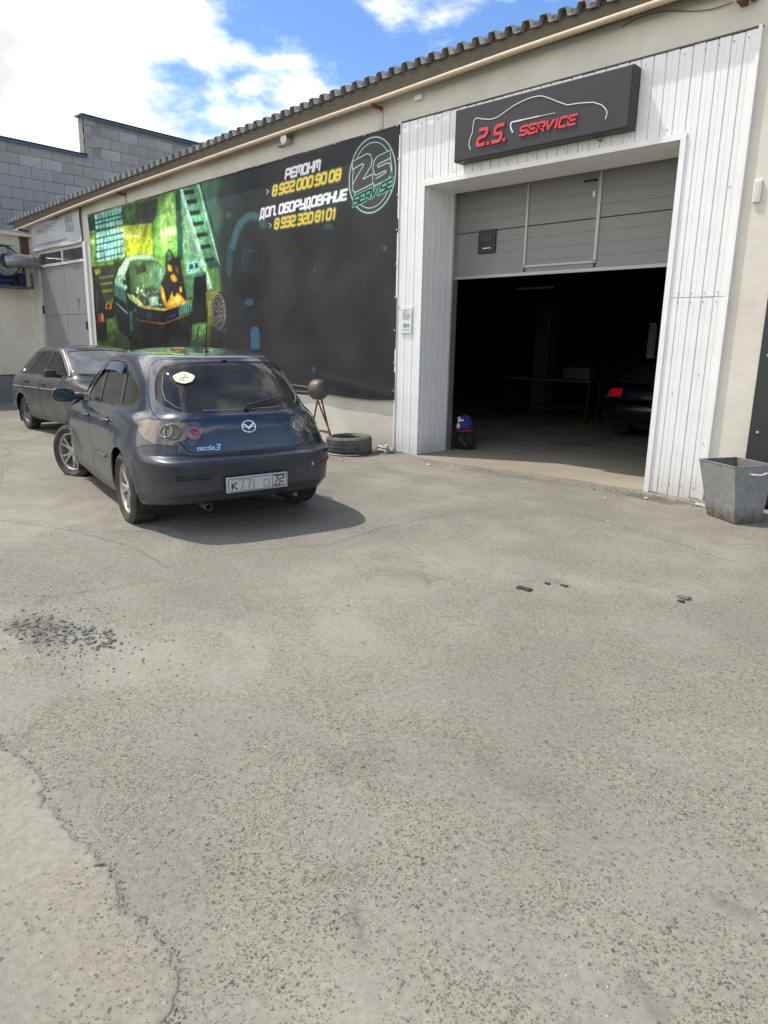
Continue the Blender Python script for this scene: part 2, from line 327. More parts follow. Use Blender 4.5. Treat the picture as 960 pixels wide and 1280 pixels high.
    # oil and tyre stains
    st = mr(noise(1.7, 3, .5, PW), .665, .76, 0, .45)
    c1 = mix(st, c1, (base[0]*.5, base[1]*.46, base[2]*.4))
    if name == 'worn_asphalt':
        wn = n.new('ShaderNodeTexNoise'); wn.inputs['Scale'].default_value = 5; wn.inputs['Detail'].default_value = 4; l.new(P, wn.inputs['Vector'])
        wq = n.new('ShaderNodeVectorMath'); wq.operation = 'MULTIPLY_ADD'; wq.inputs[1].default_value = (.5, .5, 0); l.new(wn.outputs['Color'], wq.inputs[0]); l.new(P, wq.inputs[2])
        for sx_, sy_, rx_, ry_, am in STAINS:
            dm = n.new('ShaderNodeVectorMath'); dm.operation = 'MULTIPLY_ADD'; dm.inputs[1].default_value = (1/rx_, 1/ry_, 0); dm.inputs[2].default_value = (-(sx_+.25)/rx_, -(sy_+.25)/ry_, 0); l.new(wq.outputs[0], dm.inputs[0])
            le = n.new('ShaderNodeVectorMath'); le.operation = 'LENGTH'; l.new(dm.outputs[0], le.inputs[0])
            c1 = mix(mr(le.outputs['Value'], .3, 1.1, am, 0), c1, (.085, .078, .062))
    l.new(c1, b.inputs['Base Color'])
    hh = ma('ADD', hgt, ma('MULTIPLY', cw, -1.0 if dens > .9 else 0.0))
    bu = n.new('ShaderNodeBump'); bu.inputs['Strength'].default_value = .55; bu.inputs['Distance'].default_value = .004; l.new(hh, bu.inputs['Height'])
    bu2 = n.new('ShaderNodeBump'); bu2.inputs['Strength'].default_value = .35; bu2.inputs['Distance'].default_value = .03; l.new(mid, bu2.inputs['Height']); l.new(bu.outputs[0], bu2.inputs['Normal'])
    l.new(bu2.outputs[0], b.inputs['Normal'])
    return m
M['ground'] = ground_mat('worn_asphalt', (.262, .249, .207))
M['slab'] = ground_mat('newer_asphalt', (.251, .238, .197), dens=.36, seed=11)
M['concrete'] = ground_mat('threshold_concrete', (.29, .262, .205), dens=.05, seed=23)

# ------------------------------------------------------------ ground
def vnoise(x, y, s):
    return math.sin(x*s*1.3+1.7)*math.sin(y*s*1.1+.4)+.5*math.sin(x*s*2.9+y*s*2.3)+.25*math.sin(x*s*6.1-y*s*5.2+2)
def ground_z(x, y): return gz(x)+min(1, max(0, (y+6.3)/.8))*(.006*vnoise(x, y, .9) if (abs(y+4) < 12 and abs(x+6) < 22) else 0)*(0 if y > -.05 else min(1, (-.05-y)/.6))
xs = [-900, -300, -120, -60, -40]+[round(-30+.25*i, 3) for i in range(141)]+[8, 14, 25, 60, 150, 400, 900]
ys = [-900, -300, -120, -60, -35, -22]+[round(-16+.25*i, 3) for i in range(65)]+[.3, 12.5, 30, 60, 150, 400, 900]
V = [(x, y, ground_z(x, y) if y <= 0 else gz(x)) for x in xs for y in ys]; ny = len(ys)
F = [(i*ny+j, (i+1)*ny+j, (i+1)*ny+j+1, i*ny+j+1) for i in range(len(xs)-1) for j in range(ny-1)]
g = mo('ground', V, F, M['ground'], smooth=True); tag(g, kind='structure')

# the newer slab nearest the camera, with a broken edge
edge = [(-6.5, -7.35), (-4.4, -6.98), (-3.4, -6.86), (-2.90, -6.86), (-2.69, -6.88), (-2.45, -6.845), (-2.24, -6.905), (-1.98, -6.90), (-1.80, -6.885), (-1.66, -6.93), (-1.4, -6.91), (-1.30, -6.955), (-1.235, -7.02), (-1.20, -7.25), (-1.25, -7.8), (-1.4, -9)]
dense = []
for (x0, y0), (x1, y1) in zip(edge[:-1], edge[1:]):
    k = max(1, int(math.hypot(x1-x0, y1-y0)/.018))
    for i in range(k):
        t = i/k; x = x0+(x1-x0)*t; y = y0+(y1-y0)*t
        dense.append((x+random.uniform(-.007, .007)+.006*math.sin(x*41+y*17), y+random.uniform(-.009, .009)+.007*math.sin(x*29+1)+.005*math.sin(x*83)))
bm = bmesh.new(); rings = []
DN = []
for i in range(len(dense)):
    a = dense[max(0, i-4)]; b = dense[min(len(dense)-1, i+4)]; d = Vector((b[0]-a[0], b[1]-a[1])).normalized(); DN.append(Vector((d.y, -d.x)))
for q, h in ((0, -.006), (.002, .002), (.010, .0045), (.026, .0060)):
    rings.append([bm.verts.new((x+n_.x*q, y+n_.y*q, h+(random.uniform(-.0015, .001) if q < .01 else 0))) for (x, y), n_ in zip(dense, DN)])
for a, b in zip(rings[:-1], rings[1:]):
    for i in range(len(a)-1): bm.faces.new((a[i], b[i], b[i+1], a[i+1]))
far = [bm.verts.new(p) for p in ((-2, -9.5, .006), (-6.5, -9.5, .006))]
f_ = bm.faces.new(rings[-1]+far); bmesh.ops.triangulate(bm, faces=[f_]); bmesh.ops.recalc_face_normals(bm, faces=bm.faces[:])
bm.verts.index_update(); V = [v.co[:] for v in bm.verts]; F = [[v.index for v in f.verts] for f in bm.faces]; bm.free()
o = mo('pavement_slab', V, F, M['slab'], smooth=True); tag(o, kind='structure')
# dirt and grit lying along the broken edge
def rock(rng, r, flat=.6):
    t = (1+5**.5)/2
    P = [(-1, t, 0), (1, t, 0), (-1, -t, 0), (1, -t, 0), (0, -1, t), (0, 1, t), (0, -1, -t), (0, 1, -t), (t, 0, -1), (t, 0, 1), (-t, 0, -1), (-t, 0, 1)]
    Fc = [(0, 11, 5), (0, 5, 1), (0, 1, 7), (0, 7, 10), (0, 10, 11), (1, 5, 9), (5, 11, 4), (11, 10, 2), (10, 7, 6), (7, 1, 8), (3, 9, 4), (3, 4, 2), (3, 2, 6), (3, 6, 8), (3, 8, 9), (4, 9, 5), (2, 4, 11), (6, 2, 10), (8, 6, 7), (9, 8, 1)]
    a = rng.uniform(0, 6.28); sx = rng.uniform(.7, 1.35)
    out_ = []
    for p in P:
        q = rng.uniform(.65, 1.15)*r/1.9; x, y, z = p[0]*q*sx, p[1]*q, p[2]*q*flat
        out_.append((x*math.cos(a)-y*math.sin(a), x*math.sin(a)+y*math.cos(a), z))
    return out_, Fc
rng = random.Random(3)
def grit(name, pts, m, lab, cat='gravel'):
    B = MB()
    for x, y, r in pts:
        V, Fc = rock(rng, r); z = ground_z(x, y) if y <= 0 else 0.02
        B.add([(a+x, b+y, c+z+r*.22) for a, b, c in V], Fc)
    o = B.build(name, m); tag(o, lab, cat, kind='stuff'); return o
pts = []
for _ in range(3600):
    i = rng.randrange(len(dense)-1); x, y = dense[i]
    pts.append((x+rng.gauss(.006, .008), y+abs(rng.gauss(0, .009)), rng.choice((.001, .001, .0015, .002, .0035))*rng.uniform(.7, 1.4)))
grit('edge_grit', pts, M['stone'], 'fine dark grit filling the broken edge of the slab in the foreground', 'grit')
pts = []
for _ in range(300):
    a = rng.gauss(0, 1); b = rng.gauss(0, 1)
    pts.append((-3.72+a*.17-b*.05, -6.33+b*.085+a*.05, rng.choice((rng.uniform(.002, .006), rng.uniform(.004, .009), rng.uniform(.007, .015)))))
for _ in range(420): pts.append((-3.55+rng.gauss(0, .42), -6.20+rng.gauss(0, .2), rng.choice((.0015, .002, .003, .004, .007))))
for _ in range(1500): pts.append((-3.9+rng.gauss(0, .22), -6.30+rng.gauss(0, .10), rng.uniform(.001, .0025)))
for _ in range(60): pts.append((-3.42+rng.gauss(0, .10), -6.16+rng.gauss(0, .05), rng.uniform(.006, .016)))
pts = [(x, y+.0, r) for x, y, r in pts]
grit('gravel_heap', pts, M['stone'], 'scattered pile of dark crushed gravel at the left edge of the yard')
pts = []
for _ in range(900):
    d = rng.uniform(.5, 6); a = rng.uniform(-.25, 1.75); x = CAM.x-d*math.sin(a)*1.1; y = CAM.y+d*math.cos(a)
    if y < -.3 : pts.append((x, y, rng.choice((.0015, .002, .003, .004, .006))*rng.uniform(.7, 1.3)))
grit('loose_stones', pts, M['stone'], 'small dark loose stones strewn over the worn asphalt')
pts = []
for _ in range(3200):      # debris along the wall foot and pillars
    t = rng.random()
    if t < .5: x = -3.0+rng.gauss(0, .42); y = -.26+rng.gauss(0, .10)
    elif t < .85: x = -7.2+rng.gauss(0, .25); y = -.16+rng.gauss(0, .07)
    else: x = rng.uniform(-6.3, -3.4); y = -.25+rng.gauss(0, .09)
    if y < -.02: pts.append((x, y, rng.choice((.0015, .002, .002, .003, .004, .010 if rng.random() < .35 else .002))*rng.uniform(.7, 1.3)))
grit('wall_debris', pts, M['stone'], 'dark crumbs and broken asphalt along the foot of the white cladding', 'debris')
pts = [(-2.95, -.42, .03), (-2.42, -.33, .05), (-2.36, -.36, .035), (-5.85, -.55, .03), (-5.9, -.5, .018), (-4.2, -.85, .014), (-3.25, -.75, .016), (-6.9, -1.15, .03), (-6.4, -1.0, .018), (-2.75, -1.7, .014), (-6.35, -.9, .015)]
grit('pale_chips', pts, M['stone_light'], 'pale plaster chips lying near the garage opening', 'chips')
def lump(name, x, y, r, lab, flat=.5, m='stone'):
    B = MB()
    bm = bmesh.new(); bmesh.ops.create_icosphere(bm, subdivisions=3, radius=1)
    for v in bm.verts:
        p = v.co.copy(); q = 1+.22*math.sin(p.x*5+x*9)+.18*math.sin(p.y*7+y*5)+.12*math.sin(p.z*11+p.x*9)
        v.co = (x+p.x*r*1.5*q, y+p.y*r*.8*q, ground_z(x, y)+r*flat*.6+p.z*r*flat*q)
    o = B.add([v.co[:] for v in bm.verts], [[v.index for v in f.verts] for f in bm.faces]).build(name, M[m], smooth=True); bm.free(); tag(o, lab, 'stone')
M['clod'] = mat('clod', (.05, .048, .04), .95, var=.4, vscale=60, bump=.6, bscale=120)
lump('asphalt_lump', -2.29, -3.84, .034, 'largest dark clod lying alone in the middle of the yard', .28, 'clod')
lump('asphalt_lump', -2.235, -3.64, .013, 'tiny dark clod just behind the largest clod in the yard', .6, 'clod')
lump('asphalt_lump', -2.13, -3.60, .018, 'flat small dark clod to the right behind the largest clod', .4, 'clod')
lump('flat_stone', -1.47, -3.26, .026, 'flat grey stone in the yard in front of the grey bin', .45, 'stone')
lump('flat_stone', -1.46, -3.34, .013, 'small dark stone touching the flat grey stone in front of the bin', .8, 'clod')
# thin wandering cracks in the old asphalt
CRACKS = [([(-4.3, -4.75), (-3.93, -4.05), (-4.0, -3.4), (-3.95, -2.5), (-3.75, -1.8)], .006), ([(-7.2, -5.9), (-6.44, -5.64), (-5.6, -5.33), (-4.8, -5.22), (-4.2, -5.3)], .006),
 ([(-5.03, -4.75), (-5.6, -5.33)], .007), ([(-9.5, -4.6), (-8.6, -4.9), (-7.9, -5.3), (-7.2, -5.9)], .008), ([(-11.5, -3.9), (-10.6, -4.1), (-9.8, -5.2)], .014), ([(-3.3, -1.6), (-2.4, -1.85), (-1.6, -2.15), (-.9, -2.1)], .006)]
M['crack'] = mat('crack_dirt', (.11, .10, .08), .95, var=.5, vscale=30)
def crack(pts, w):
    B = MB(); P_ = []
    for (x0, y0), (x1, y1) in zip(pts[:-1], pts[1:]):
        k = max(2, int(math.hypot(x1-x0, y1-y0)/.03))
        for i in range(k): t = i/k; P_.append((x0+(x1-x0)*t+rng.gauss(0, .006), y0+(y1-y0)*t+rng.gauss(0, .006)))
    V = []; n_ = len(P_)
    for i, (x, y) in enumerate(P_):
        a = P_[max(0, i-1)]; b = P_[min(n_-1, i+1)]; d = Vector((b[0]-a[0], b[1]-a[1])).normalized(); e = w*rng.uniform(.25, 1)*min(1, i/6, (n_-1-i)/6)/2; z = ground_z(x, y)+.0022
        V += [(x-d.y*e, y+d.x*e, z), (x+d.y*e, y-d.x*e, z)]
    F = [(2*i, 2*i+1, 2*i+3, 2*i+2) for i in range(n_-1)]
    o = mo('pavement_crack', V, F, M['crack']); tag(o, kind='structure')
for pts_c, w_c in CRACKS: crack(pts_c, w_c)
# dust threshold in the gateway
thr = [(-6.5, -.12), (-6.0, -.2), (-5.4, -.22), (-4.6, -.10), (-4.0, -.02), (-3.4, -.05), (-3.1, -.03)]
V = []; F = []
for i, (x, y) in enumerate(thr): V += [(x, y, .003), (x, y+.12, .013), (x, .75, .017), (x, 1.9, .017)]
for i in range(len(thr)-1):
    for j in range(3): F.append((i*4+j, i*4+j+1, i*4+j+5, i*4+j+4))
o = mo('garage_threshold', V, F, M['concrete'], smooth=True); tag(o, kind='structure')

# ------------------------------------------------------------ garage building
XL, XR = -20.0, 3.5
OX0, OX1, OZ = -6.52, -3.12, 3.62           # gateway
def zr(x): return 4.985+min(0, (x+6.8))*.0345   # underside of the roof edge
bld = empty('garage_building', (0, 0, 0)); tag(bld, 'long white plastered garage row with corrugated roof, white ribbed cladding and one open gateway', 'garage')
def slab_wall(x0, x1, z0, z1s, y0=0.0, y1=.35, name='wall', m=None):
    B = MB(); z1a, z1b = (z1s if isinstance(z1s, tuple) else (z1s, z1s))
    V = [(x0, y0, z0), (x1, y0, z0), (x1, y1, z0), (x0, y1, z0), (x0, y0, z1a), (x1, y0, z1b), (x1, y1, z1b), (x0, y1, z1a)]
    B.add(V, [(0, 1, 5, 4), (1, 2, 6, 5), (2, 3, 7, 6), (3, 0, 4, 7), (4, 5, 6, 7), (0, 3, 2, 1)]); return B.build(name, m or M['plaster'], bld)
DX0, DX1, DZ = -19.62, -16.86, 3.72
slab_wall(XL, DX0, -.4, zr(DX0)-.02)
slab_wall(DX1, -6.96, -.4, (zr(DX1)-.02, zr(-6.96)-.02))
slab_wall(DX0, DX1, DZ, (zr(DX0)-.02, zr(DX1)-.02))
slab_wall(-6.96, OX0-.02, -.4, zr(0)-.02, y1=.70)
slab_wall(OX0-.02, OX1+.02, OZ+.03, zr(0)-.02, y1=.70)
slab_wall(OX1+.02, -2.13, -.4, zr(0)-.02, y1=.70)
slab_wall(-2.13, XR, 3.6, zr(0)-.02)
slab_wall(.4, XR, -.4, 3.6)
# fascia board with a ragged lower edge, in lengths
xx = XL-.6; i = 0
while xx < XR:
    x1 = min(XR, xx+3.0); n = 14; top = []; bot = []
    for k in range(n+1):
        x = xx+(x1-xx)*k/n; top.append((x, zr(x)+.01)); rag = (.05*max(0, math.sin(x*1.9))+random.uniform(0, .012)) if x < -10 else random.uniform(0, .004)
        bot.append((x, zr(x)-.185+rag))
    MB().prism(top+bot[::-1], -.135, -.105).build('fascia_board', M['fascia'], bld); xx = x1+.004
# soffit closing the roof underside behind the fascia
B = MB(); B.add([(XL-.6, -.12, zr(XL-.6)-.03), (-6.8, -.12, zr(-6.8)-.03), (XR, -.12, zr(XR)-.03), (XR, .05, zr(XR)-.03), (-6.8, .05, zr(-6.8)-.03), (XL-.6, .05, zr(XL-.6)-.03)], [(0, 1, 4, 5), (1, 2, 3, 4)])
B.build('soffit', M['fascia'], bld)
# corrugated roof sheets
pitch = .2265; x = -21.2; PT = math.tan(math.radians(12)); k = 0
while x < XR-.3:
    prof = []; nr = 5; e = .01*(k % 2)
    for r in range(nr):
        a = x+r*pitch
        prof += [(a, 0), (a+.085, 0), (a+.115, .092), (a+.195, .092), (a+.2264, 0)]
    B = MB(); V = []; F = []
    for px_, pz in prof:
        for yy in (-.20-e, 6.5):
            V.append((px_, yy, zr(px_)+pz+.012+.003*(k % 2)+(yy+.2)*PT))
    m_ = len(prof)
    for q in range(m_-1): F.append((q*2, q*2+2, q*2+3, q*2+1))
    top = len(V); V += [(a, b, c-.006) for a, b, c in V]
    for q in range(m_-1): F.append((top+q*2, top+q*2+1, top+q*2+3, top+q*2+2)); F.append((q*2, top+q*2, top+q*2+2, q*2+2))
    B.add(V, F); B.build('roof_sheet', M['roof'], bld); x += pitch*nr; k += 1
# dark filler added under the sheets, standing in for shade in the hollow ribs
B = MB(); B.add([(XL-1, -.10, zr(XL-1)+.0), (-6.8, -.10, zr(-6.8)), (XR, -.10, zr(XR)), (XR, 6.4, zr(XR)+6.5*PT), (-6.8, 6.4, zr(-6.8)+6.5*PT), (XL-1, 6.4, zr(XL-1)+6.5*PT)], [(0, 1, 4, 5), (1, 2, 3, 4)])
B.add([(XL-1, -.10, zr(XL-1)), (-6.8, -.10, zr(-6.8)), (-6.8, -.10, zr(-6.8)+.1), (XL-1, -.10, zr(XL-1)+.1)], [(0, 1, 2, 3)])
B.add([(-6.8, -.10, zr(-6.8)), (XR, -.10, zr(XR)), (XR, -.10, zr(XR)+.1), (-6.8, -.10, zr(-6.8)+.1)], [(0, 1, 2, 3)])
B.build('rib_shade_filler', M['fascia'], bld)

# ribbed white cladding: every board is a piece
def board(x0, x1, z0, z1, y=-.03, name='panel', par=None, m='siding'):
    w = x1-x0; g = .009; B = MB()
    p = [(x0, y+.015), (x0+g, y+.013), (x0+g+.004, y), (x0+w*.46, y), (x0+w*.48, y+.003), (x0+w*.52, y+.003), (x0+w*.54, y), (x1-.001, y), (x1, y+.015)]
    V = []; F = []
    for a, b in p: V += [(a, b, z0), (a, b, z1)]
    for q in range(len(p)-1): F.append((q*2, q*2+2, q*2+3, q*2+1))
    n = len(p); F.append(tuple(q*2+1 for q in range(n))); F.append(tuple(q*2 for q in range(n-1, -1, -1)))
    B.add(V, F); return B.build(name, M[m], par or bld)
rb = .1305
def run(x0, x1, z0, z1, jag=0, y=-.03):
    n = max(1, round((x1-x0)/rb)); w = (x1-x0)/n
    for i in range(n): board(x0+i*w, x0+(i+1)*w, z0+random.uniform(0, jag), z1-random.uniform(0, .006), y+random.uniform(0, .0015))
run(-6.95, OX0, .0, 2.055, .02); run(-6.95, OX0, 2.060, 4.44)
run(OX0, OX1, OZ, 4.44)
run(OX1, -2.53, -.01, 2.075, .02); run(OX1, -2.53, 2.080, 4.44)
# dark backing behind the grooves, edge trims
B = MB(); B.box((-6.955, -.012, 0), (OX0, -.002, 4.43)); B.box((OX0, -.012, OZ+.02), (OX1, -.002, 4.43)); B.box((OX1, -.012, 0), (-2.525, -.002, 4.43)); B.build('cladding_backing', M['frame_grey'], bld)
MB().box((-6.975, -.045, 0), (-6.951, .0, 4.46)).build('edge_trim', M['siding'], bld)
MB().box((-2.529, -.045, 0), (-2.497, .0, 4.46)).build('edge_trim', M['siding'], bld)
MB().box((-6.975, -.037, 4.442), (-2.497, .0, 4.456)).build('edge_trim', M['fascia'], bld)
sc0 = MB().lathe([(0, -.006), (.006, -.005), (.008, 0)], 8).build('screw', M['frame_grey'], bld); sc0.location = (-6.90, -.030, 2.03)
for x_, z_ in [(-6.78, 2.02), (-6.64, 2.03), (-6.90, 4.38), (-6.60, 4.37), (-6.9, .12), (-6.62, .10)]+[(OX0+.2+.39*i, 4.38) for i in range(9)]+[(OX0+.1+.39*i, 3.72) for i in range(9)]+[(-3.0+.13*i, z) for i in range(4) for z in (.12, 2.03, 2.12, 4.38)]+[(-2.95, 1.1), (-2.7, 1.3), (-2.57, .6), (-2.62, 3.1)]: inst('screw', sc0.data, bld, (x_, -.031, z_))
# reveals: side boards facing the opening, and lengthwise boards under the lintel
def reveal_board(X, y0, y1, z0, z1, s):
    w = y1-y0; B = MB(); p = [(y0, 0), (y0+.006, .006*1), (y0+.01, .018), (y0+w*.46, .018), (y0+w*.5, .012), (y0+w*.54, .018), (y1-.001, .018), (y1, 0)]
    V = []; F = []
    for a, b in p: V += [(X+s*b, a, z0), (X+s*b, a, z1)]
    for q in range(len(p)-1): F.append((q*2, q*2+2, q*2+3, q*2+1))
    return B.add(V, F).build('panel', M['siding'], bld)
for i in range(5):
    w = .128
    reveal_board(OX0, -.03+i*w, -.03+(i+1)*w, 0+random.uniform(0, .02), 1.72, 1); reveal_board(OX0, -.03+i*w, -.03+(i+1)*w, 1.724, OZ, 1)
    reveal_board(OX1, -.03+i*w, -.03+(i+1)*w, 0, 1.9, -1); reveal_board(OX1, -.03+i*w, -.03+(i+1)*w, 1.904, OZ, -1)
    y0 = -.03+i*w; MB().prism([(y0, 0), (y0+.012, -.016), (y0+w*.5-.006, -.016), (y0+w*.5, -.010), (y0+w*.5+.006, -.016), (y0+w-.001, -.016), (y0+w, 0)], OX0, OX1, tf=Matrix(((0, 1, 0, 0), (1, 0, 0, 0), (0, 0, 1, OZ), (0, 0, 0, 1)))).build('panel', M['siding'], bld)
MB().box((OX0-.035, -.048, -.0), (OX0+.022, -.031, OZ)).build('corner_trim', M['siding'], bld)
MB().box((OX1-.022, -.048, -.0), (OX1+.035, -.031, OZ)).build('corner_trim', M['siding'], bld)
MB().box((OX0-.035, -.049, OZ-.02), (OX1+.035, -.031, OZ+.04)).build('corner_trim', M['siding'], bld)

# sectional door, raised half way, with its wicket
sdr = MB().box((OX0+.03, .735, 2.50), (OX1-.03, .745, 3.70)).build('sectional_door', M['door_grey'], bld)
for z0, z1 in ((2.515, 3.085), (3.092, 3.66)):
    for xa, xb in ((OX0+.01, -5.375), (-5.345, -4.375), (-4.335, OX1-.01)):
        pr = [(z0, .735), (z0+.004, .70)]
        B = MB(); zs = [z0+.004]+[z0+(z1-z0)*q for q in (.25, .5, .75)]+[z1-.004]
        V = [(xa, .738, z0), (xb, .738, z0)]
        for q, z in enumerate(zs):
            if 0 < q < 4: V += [(xa, .70, z-.006), (xb, .70, z-.006), (xa, .703, z), (xb, .703, z), (xa, .70, z+.006), (xb, .70, z+.006)]
            else: V += [(xa, .70, z), (xb, .70, z)]
        V += [(xa, .738, z1), (xb, .738, z1)]
        F = [(2*i, 2*i+1, 2*i+3, 2*i+2) for i in range(len(V)//2-1)]
        B.add(V, F).build('door_section', M['door_grey'], sdr)
MB().box((OX0+.01, .68, 2.475), (OX1-.01, .735, 2.515)).build('bottom_rail', M['frame_grey'], sdr)
for x0, x1, z0, z1 in ((-5.375, -5.345, 2.59, 3.66), (-4.375, -4.335, 2.59, 3.66), (-5.375, -4.335, 2.575, 2.60)):
    MB().box((x0, .683, z0), (x1, .702, z1)).build('wicket_frame', M['frame_grey'], sdr)
kb = MB().box((-6.115, .672, 2.795), (-5.83, .702, 3.10), bev=.008).build('key_box', M['black'], sdr)
MB().box((-6.07, .664, 2.93), (-5.875, .676, 3.06), bev=.004).build('recess', M['sheet_dark'], kb)
MB().box((-6.03, .667, 2.855), (-5.90, .671, 2.868)).build('label', M['white'], kb)
MB().tube([(-4.42, .70, 3.52), (-4.42, .65, 3.52), (-4.56, .65, 3.515)], .011, 8).build('handle', M['black'], sdr, True)
MB().box((-4.455, .69, 3.335), (-4.42, .702, 3.40), bev=.006).build('lock_plate', M['white'], sdr)
for s, x in ((1, OX0+.004), (-1, OX1-.004)):
    MB().box((x, .612, 0), (x+s*.03, .73, 3.6)).build('guide_rail', M['frame_grey'] if s < 0 else M['galv'], bld)
# inside of the garage
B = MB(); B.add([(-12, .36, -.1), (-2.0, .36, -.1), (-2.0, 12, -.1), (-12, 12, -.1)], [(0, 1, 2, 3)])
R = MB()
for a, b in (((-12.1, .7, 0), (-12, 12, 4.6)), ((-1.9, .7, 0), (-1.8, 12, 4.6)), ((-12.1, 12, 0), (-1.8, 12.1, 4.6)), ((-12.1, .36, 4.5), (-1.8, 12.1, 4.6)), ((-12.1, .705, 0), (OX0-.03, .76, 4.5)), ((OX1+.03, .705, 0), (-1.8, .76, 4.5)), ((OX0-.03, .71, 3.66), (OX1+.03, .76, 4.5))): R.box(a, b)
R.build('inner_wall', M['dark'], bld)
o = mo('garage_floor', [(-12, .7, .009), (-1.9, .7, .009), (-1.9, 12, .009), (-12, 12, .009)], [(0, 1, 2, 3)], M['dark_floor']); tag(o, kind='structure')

# pipe under the eaves with brackets
pp = [(-20.6, 4.27), (-20.374, 4.293), (-17.5, 4.44), (-14.609, 4.556), (-10.42, 4.672), (-7.151, 4.755), (-5.143, 4.818), (-3.48, 4.85), (-2.0, 4.87), (XR, 4.9)]
o = MB().tube([(x, -.17, z) for x, z in pp], .033, 12).build('gas_pipe', M['pipe'], None, True); tag(o, 'thin cream gas pipe running under the eaves along the whole garage', 'pipe')
def pz(x):
    for (a, b), (c, d) in zip(pp[:-1], pp[1:]):
        if a <= x <= c: return b+(d-b)*(x-a)/(c-a)
for x, lab in ((-14.7, 'rusty angle bracket under the pipe above the picture end of the banner'), (-7.35, 'rusty angle bracket under the pipe above the round logo of the banner')):
    z = pz(x); B = MB(); B.box((x-.02, -.22, z-.06), (x+.02, 0, z-.035)); B.box((x+.015, -.22, z-.085), (x+.021, 0, z-.035))
    o = B.build('pipe_bracket', M['rust']); tag(o, lab, 'bracket', 'pipe brackets')
    MB().box((x-.03, -.012, z-.30), (x+.03, -.002, z-.03)).build('wall_plate', M['frame_grey'], o)
B = MB(); B.box((-2.72, -.16, 4.66), (-2.66, -.002, 5.0)); B.tube([(-2.6, -.03, 4.70), (-2.6, -.06, 4.70)], .035, 8)
o = B.build('pipe_bracket', M['rust']); tag(o, 'rust-brown upright bracket under the eaves above the right end of the cladding', 'bracket', 'pipe brackets')
# dangling cable loop near the pipe, right
o = MB().tube([(-3.9+.1*i, -.02, 4.80+.05*math.sin(i*.5)-.004*i) for i in range(12)], .004, 5).build('eaves_cable', M['ink']); tag(o, 'thin grey cable sagging below the pipe over the right cladding', 'cable')
# small lamp under the eaves
o = MB().tube([(-9.30, -.01, 4.62), (-9.30, -.16, 4.62)], [.05, .075], 12).build('wall_lamp', M['galv'], None, True); tag(o, 'small grey floodlight with loose wires on the wall above the banner', 'lamp')
MB().tube([(-9.30, -.08, 4.68), (-9.32, -.10, 4.75), (-9.40, -.05, 4.80)], .006, 6).build('cable', M['ink'], o); MB().tube([(-9.30, -.03, 4.6), (-9.45, -.04, 4.56), (-9.60, -.03, 4.58)], .009, 6).build('arm', M['black'], o)
o = MB().box((-6.72, -.05, 4.66), (-6.60, -.0, 4.72)).build('junction_box', M['white']); tag(o, 'small cream junction box on plaster above the left end of the cladding', 'box')
o = MB().box((-2.40, -.03, 2.93), (-2.33, .0, 3.13), bev=.006).build('vent_box', M['white']); tag(o, 'small cream box on plaster right of the white cladding', 'box')
MB().box((-2.385, -.034, 2.95), (-2.345, -.031, 3.11)).build('cover', M['plaster'], o)
# notice plate on the left pillar
o = MB().box((-6.875, -.052, 1.715), (-6.665, -.040, 2.06)).build('notice_plate', M['white']); tag(o, 'small cream notice plate with print and a teal picture on the left pillar', 'sign')
B = MB()
for z, a, b in ((2.02, .05, .17), (1.995, .06, .10), (1.97, .04, .18), (1.945, .05, .18), (1.925, .05, .17), (1.90, .05, .16), (1.755, .04, .17)):
    x = a
    while x < b: w = random.uniform(.008, .02); B.box((-6.875+x, -.0545, z), (-6.875+x+w, -.0515, z+.010)); x += w+.005
tag(B.build('print', M['ink_faint'], o), kind='stuff')
MB().tube([(-6.785, -.0545, 1.82), (-6.785, -.0515, 1.82)], .034, 16).build('picture', M['teal'], o)
MB().box((-6.76, -.0548, 1.80), (-6.70, -.0516, 1.84)).build('picture', M['teal'], o)
# dark sheet door at the right edge
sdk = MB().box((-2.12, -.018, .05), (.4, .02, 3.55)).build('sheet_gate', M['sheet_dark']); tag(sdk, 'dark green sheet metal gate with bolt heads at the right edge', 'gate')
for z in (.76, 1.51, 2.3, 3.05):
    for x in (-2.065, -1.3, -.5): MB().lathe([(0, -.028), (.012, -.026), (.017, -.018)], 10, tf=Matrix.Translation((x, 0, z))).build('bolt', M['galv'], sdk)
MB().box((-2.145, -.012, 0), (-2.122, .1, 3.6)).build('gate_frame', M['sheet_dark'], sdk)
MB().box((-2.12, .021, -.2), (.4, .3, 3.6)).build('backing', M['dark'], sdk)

# ------------------------------------------------------------ old double door at the left end
od = MB().box((DX0, .10, -.3), (DX1, .13, 3.34)).build('steel_door', M['old_door']); tag(od, 'flat grey double steel door with glazed transom at the left end of the garage', 'door')
mid = (DX0+DX1)/2+.04
for xa, xb in ((DX0+.03, mid-.006), (mid+.006, DX1-.02)):
    for z0, z1 in ((-.1, 2.14), (2.150, 3.33)):
        MB().box((xa, .07, z0), (xb, .10, z1), bev=.004).build('door_leaf', M['old_door'], od)
tf_ = empty('transom', (0, 0, 0), 0, od)
B = MB()
for a, b in (((DX0, .045, 3.34), (DX1, .10, 3.40)), ((DX0, .045, 3.66), (DX1, .10, 3.72)), ((DX0, .047, 3.40), (DX0+.07, .10, 3.66)), ((DX1-.06, .047, 3.40), (DX1, .10, 3.66)), ((mid-.04, .047, 3.40), (mid+.04, .10, 3.66))): B.box(a, b)
B.build('frame', M['white'], tf_)
for xa, xb in ((DX0+.07, mid-.04), (mid+.04, DX1-.06)): MB().box((xa, .070, 3.40), (xb, .076, 3.66)).build('pane', M['pane'], tf_)
MB().box((DX0, .14, 3.3), (DX1, .3, 3.74)).build('backing', M['dark'], od)
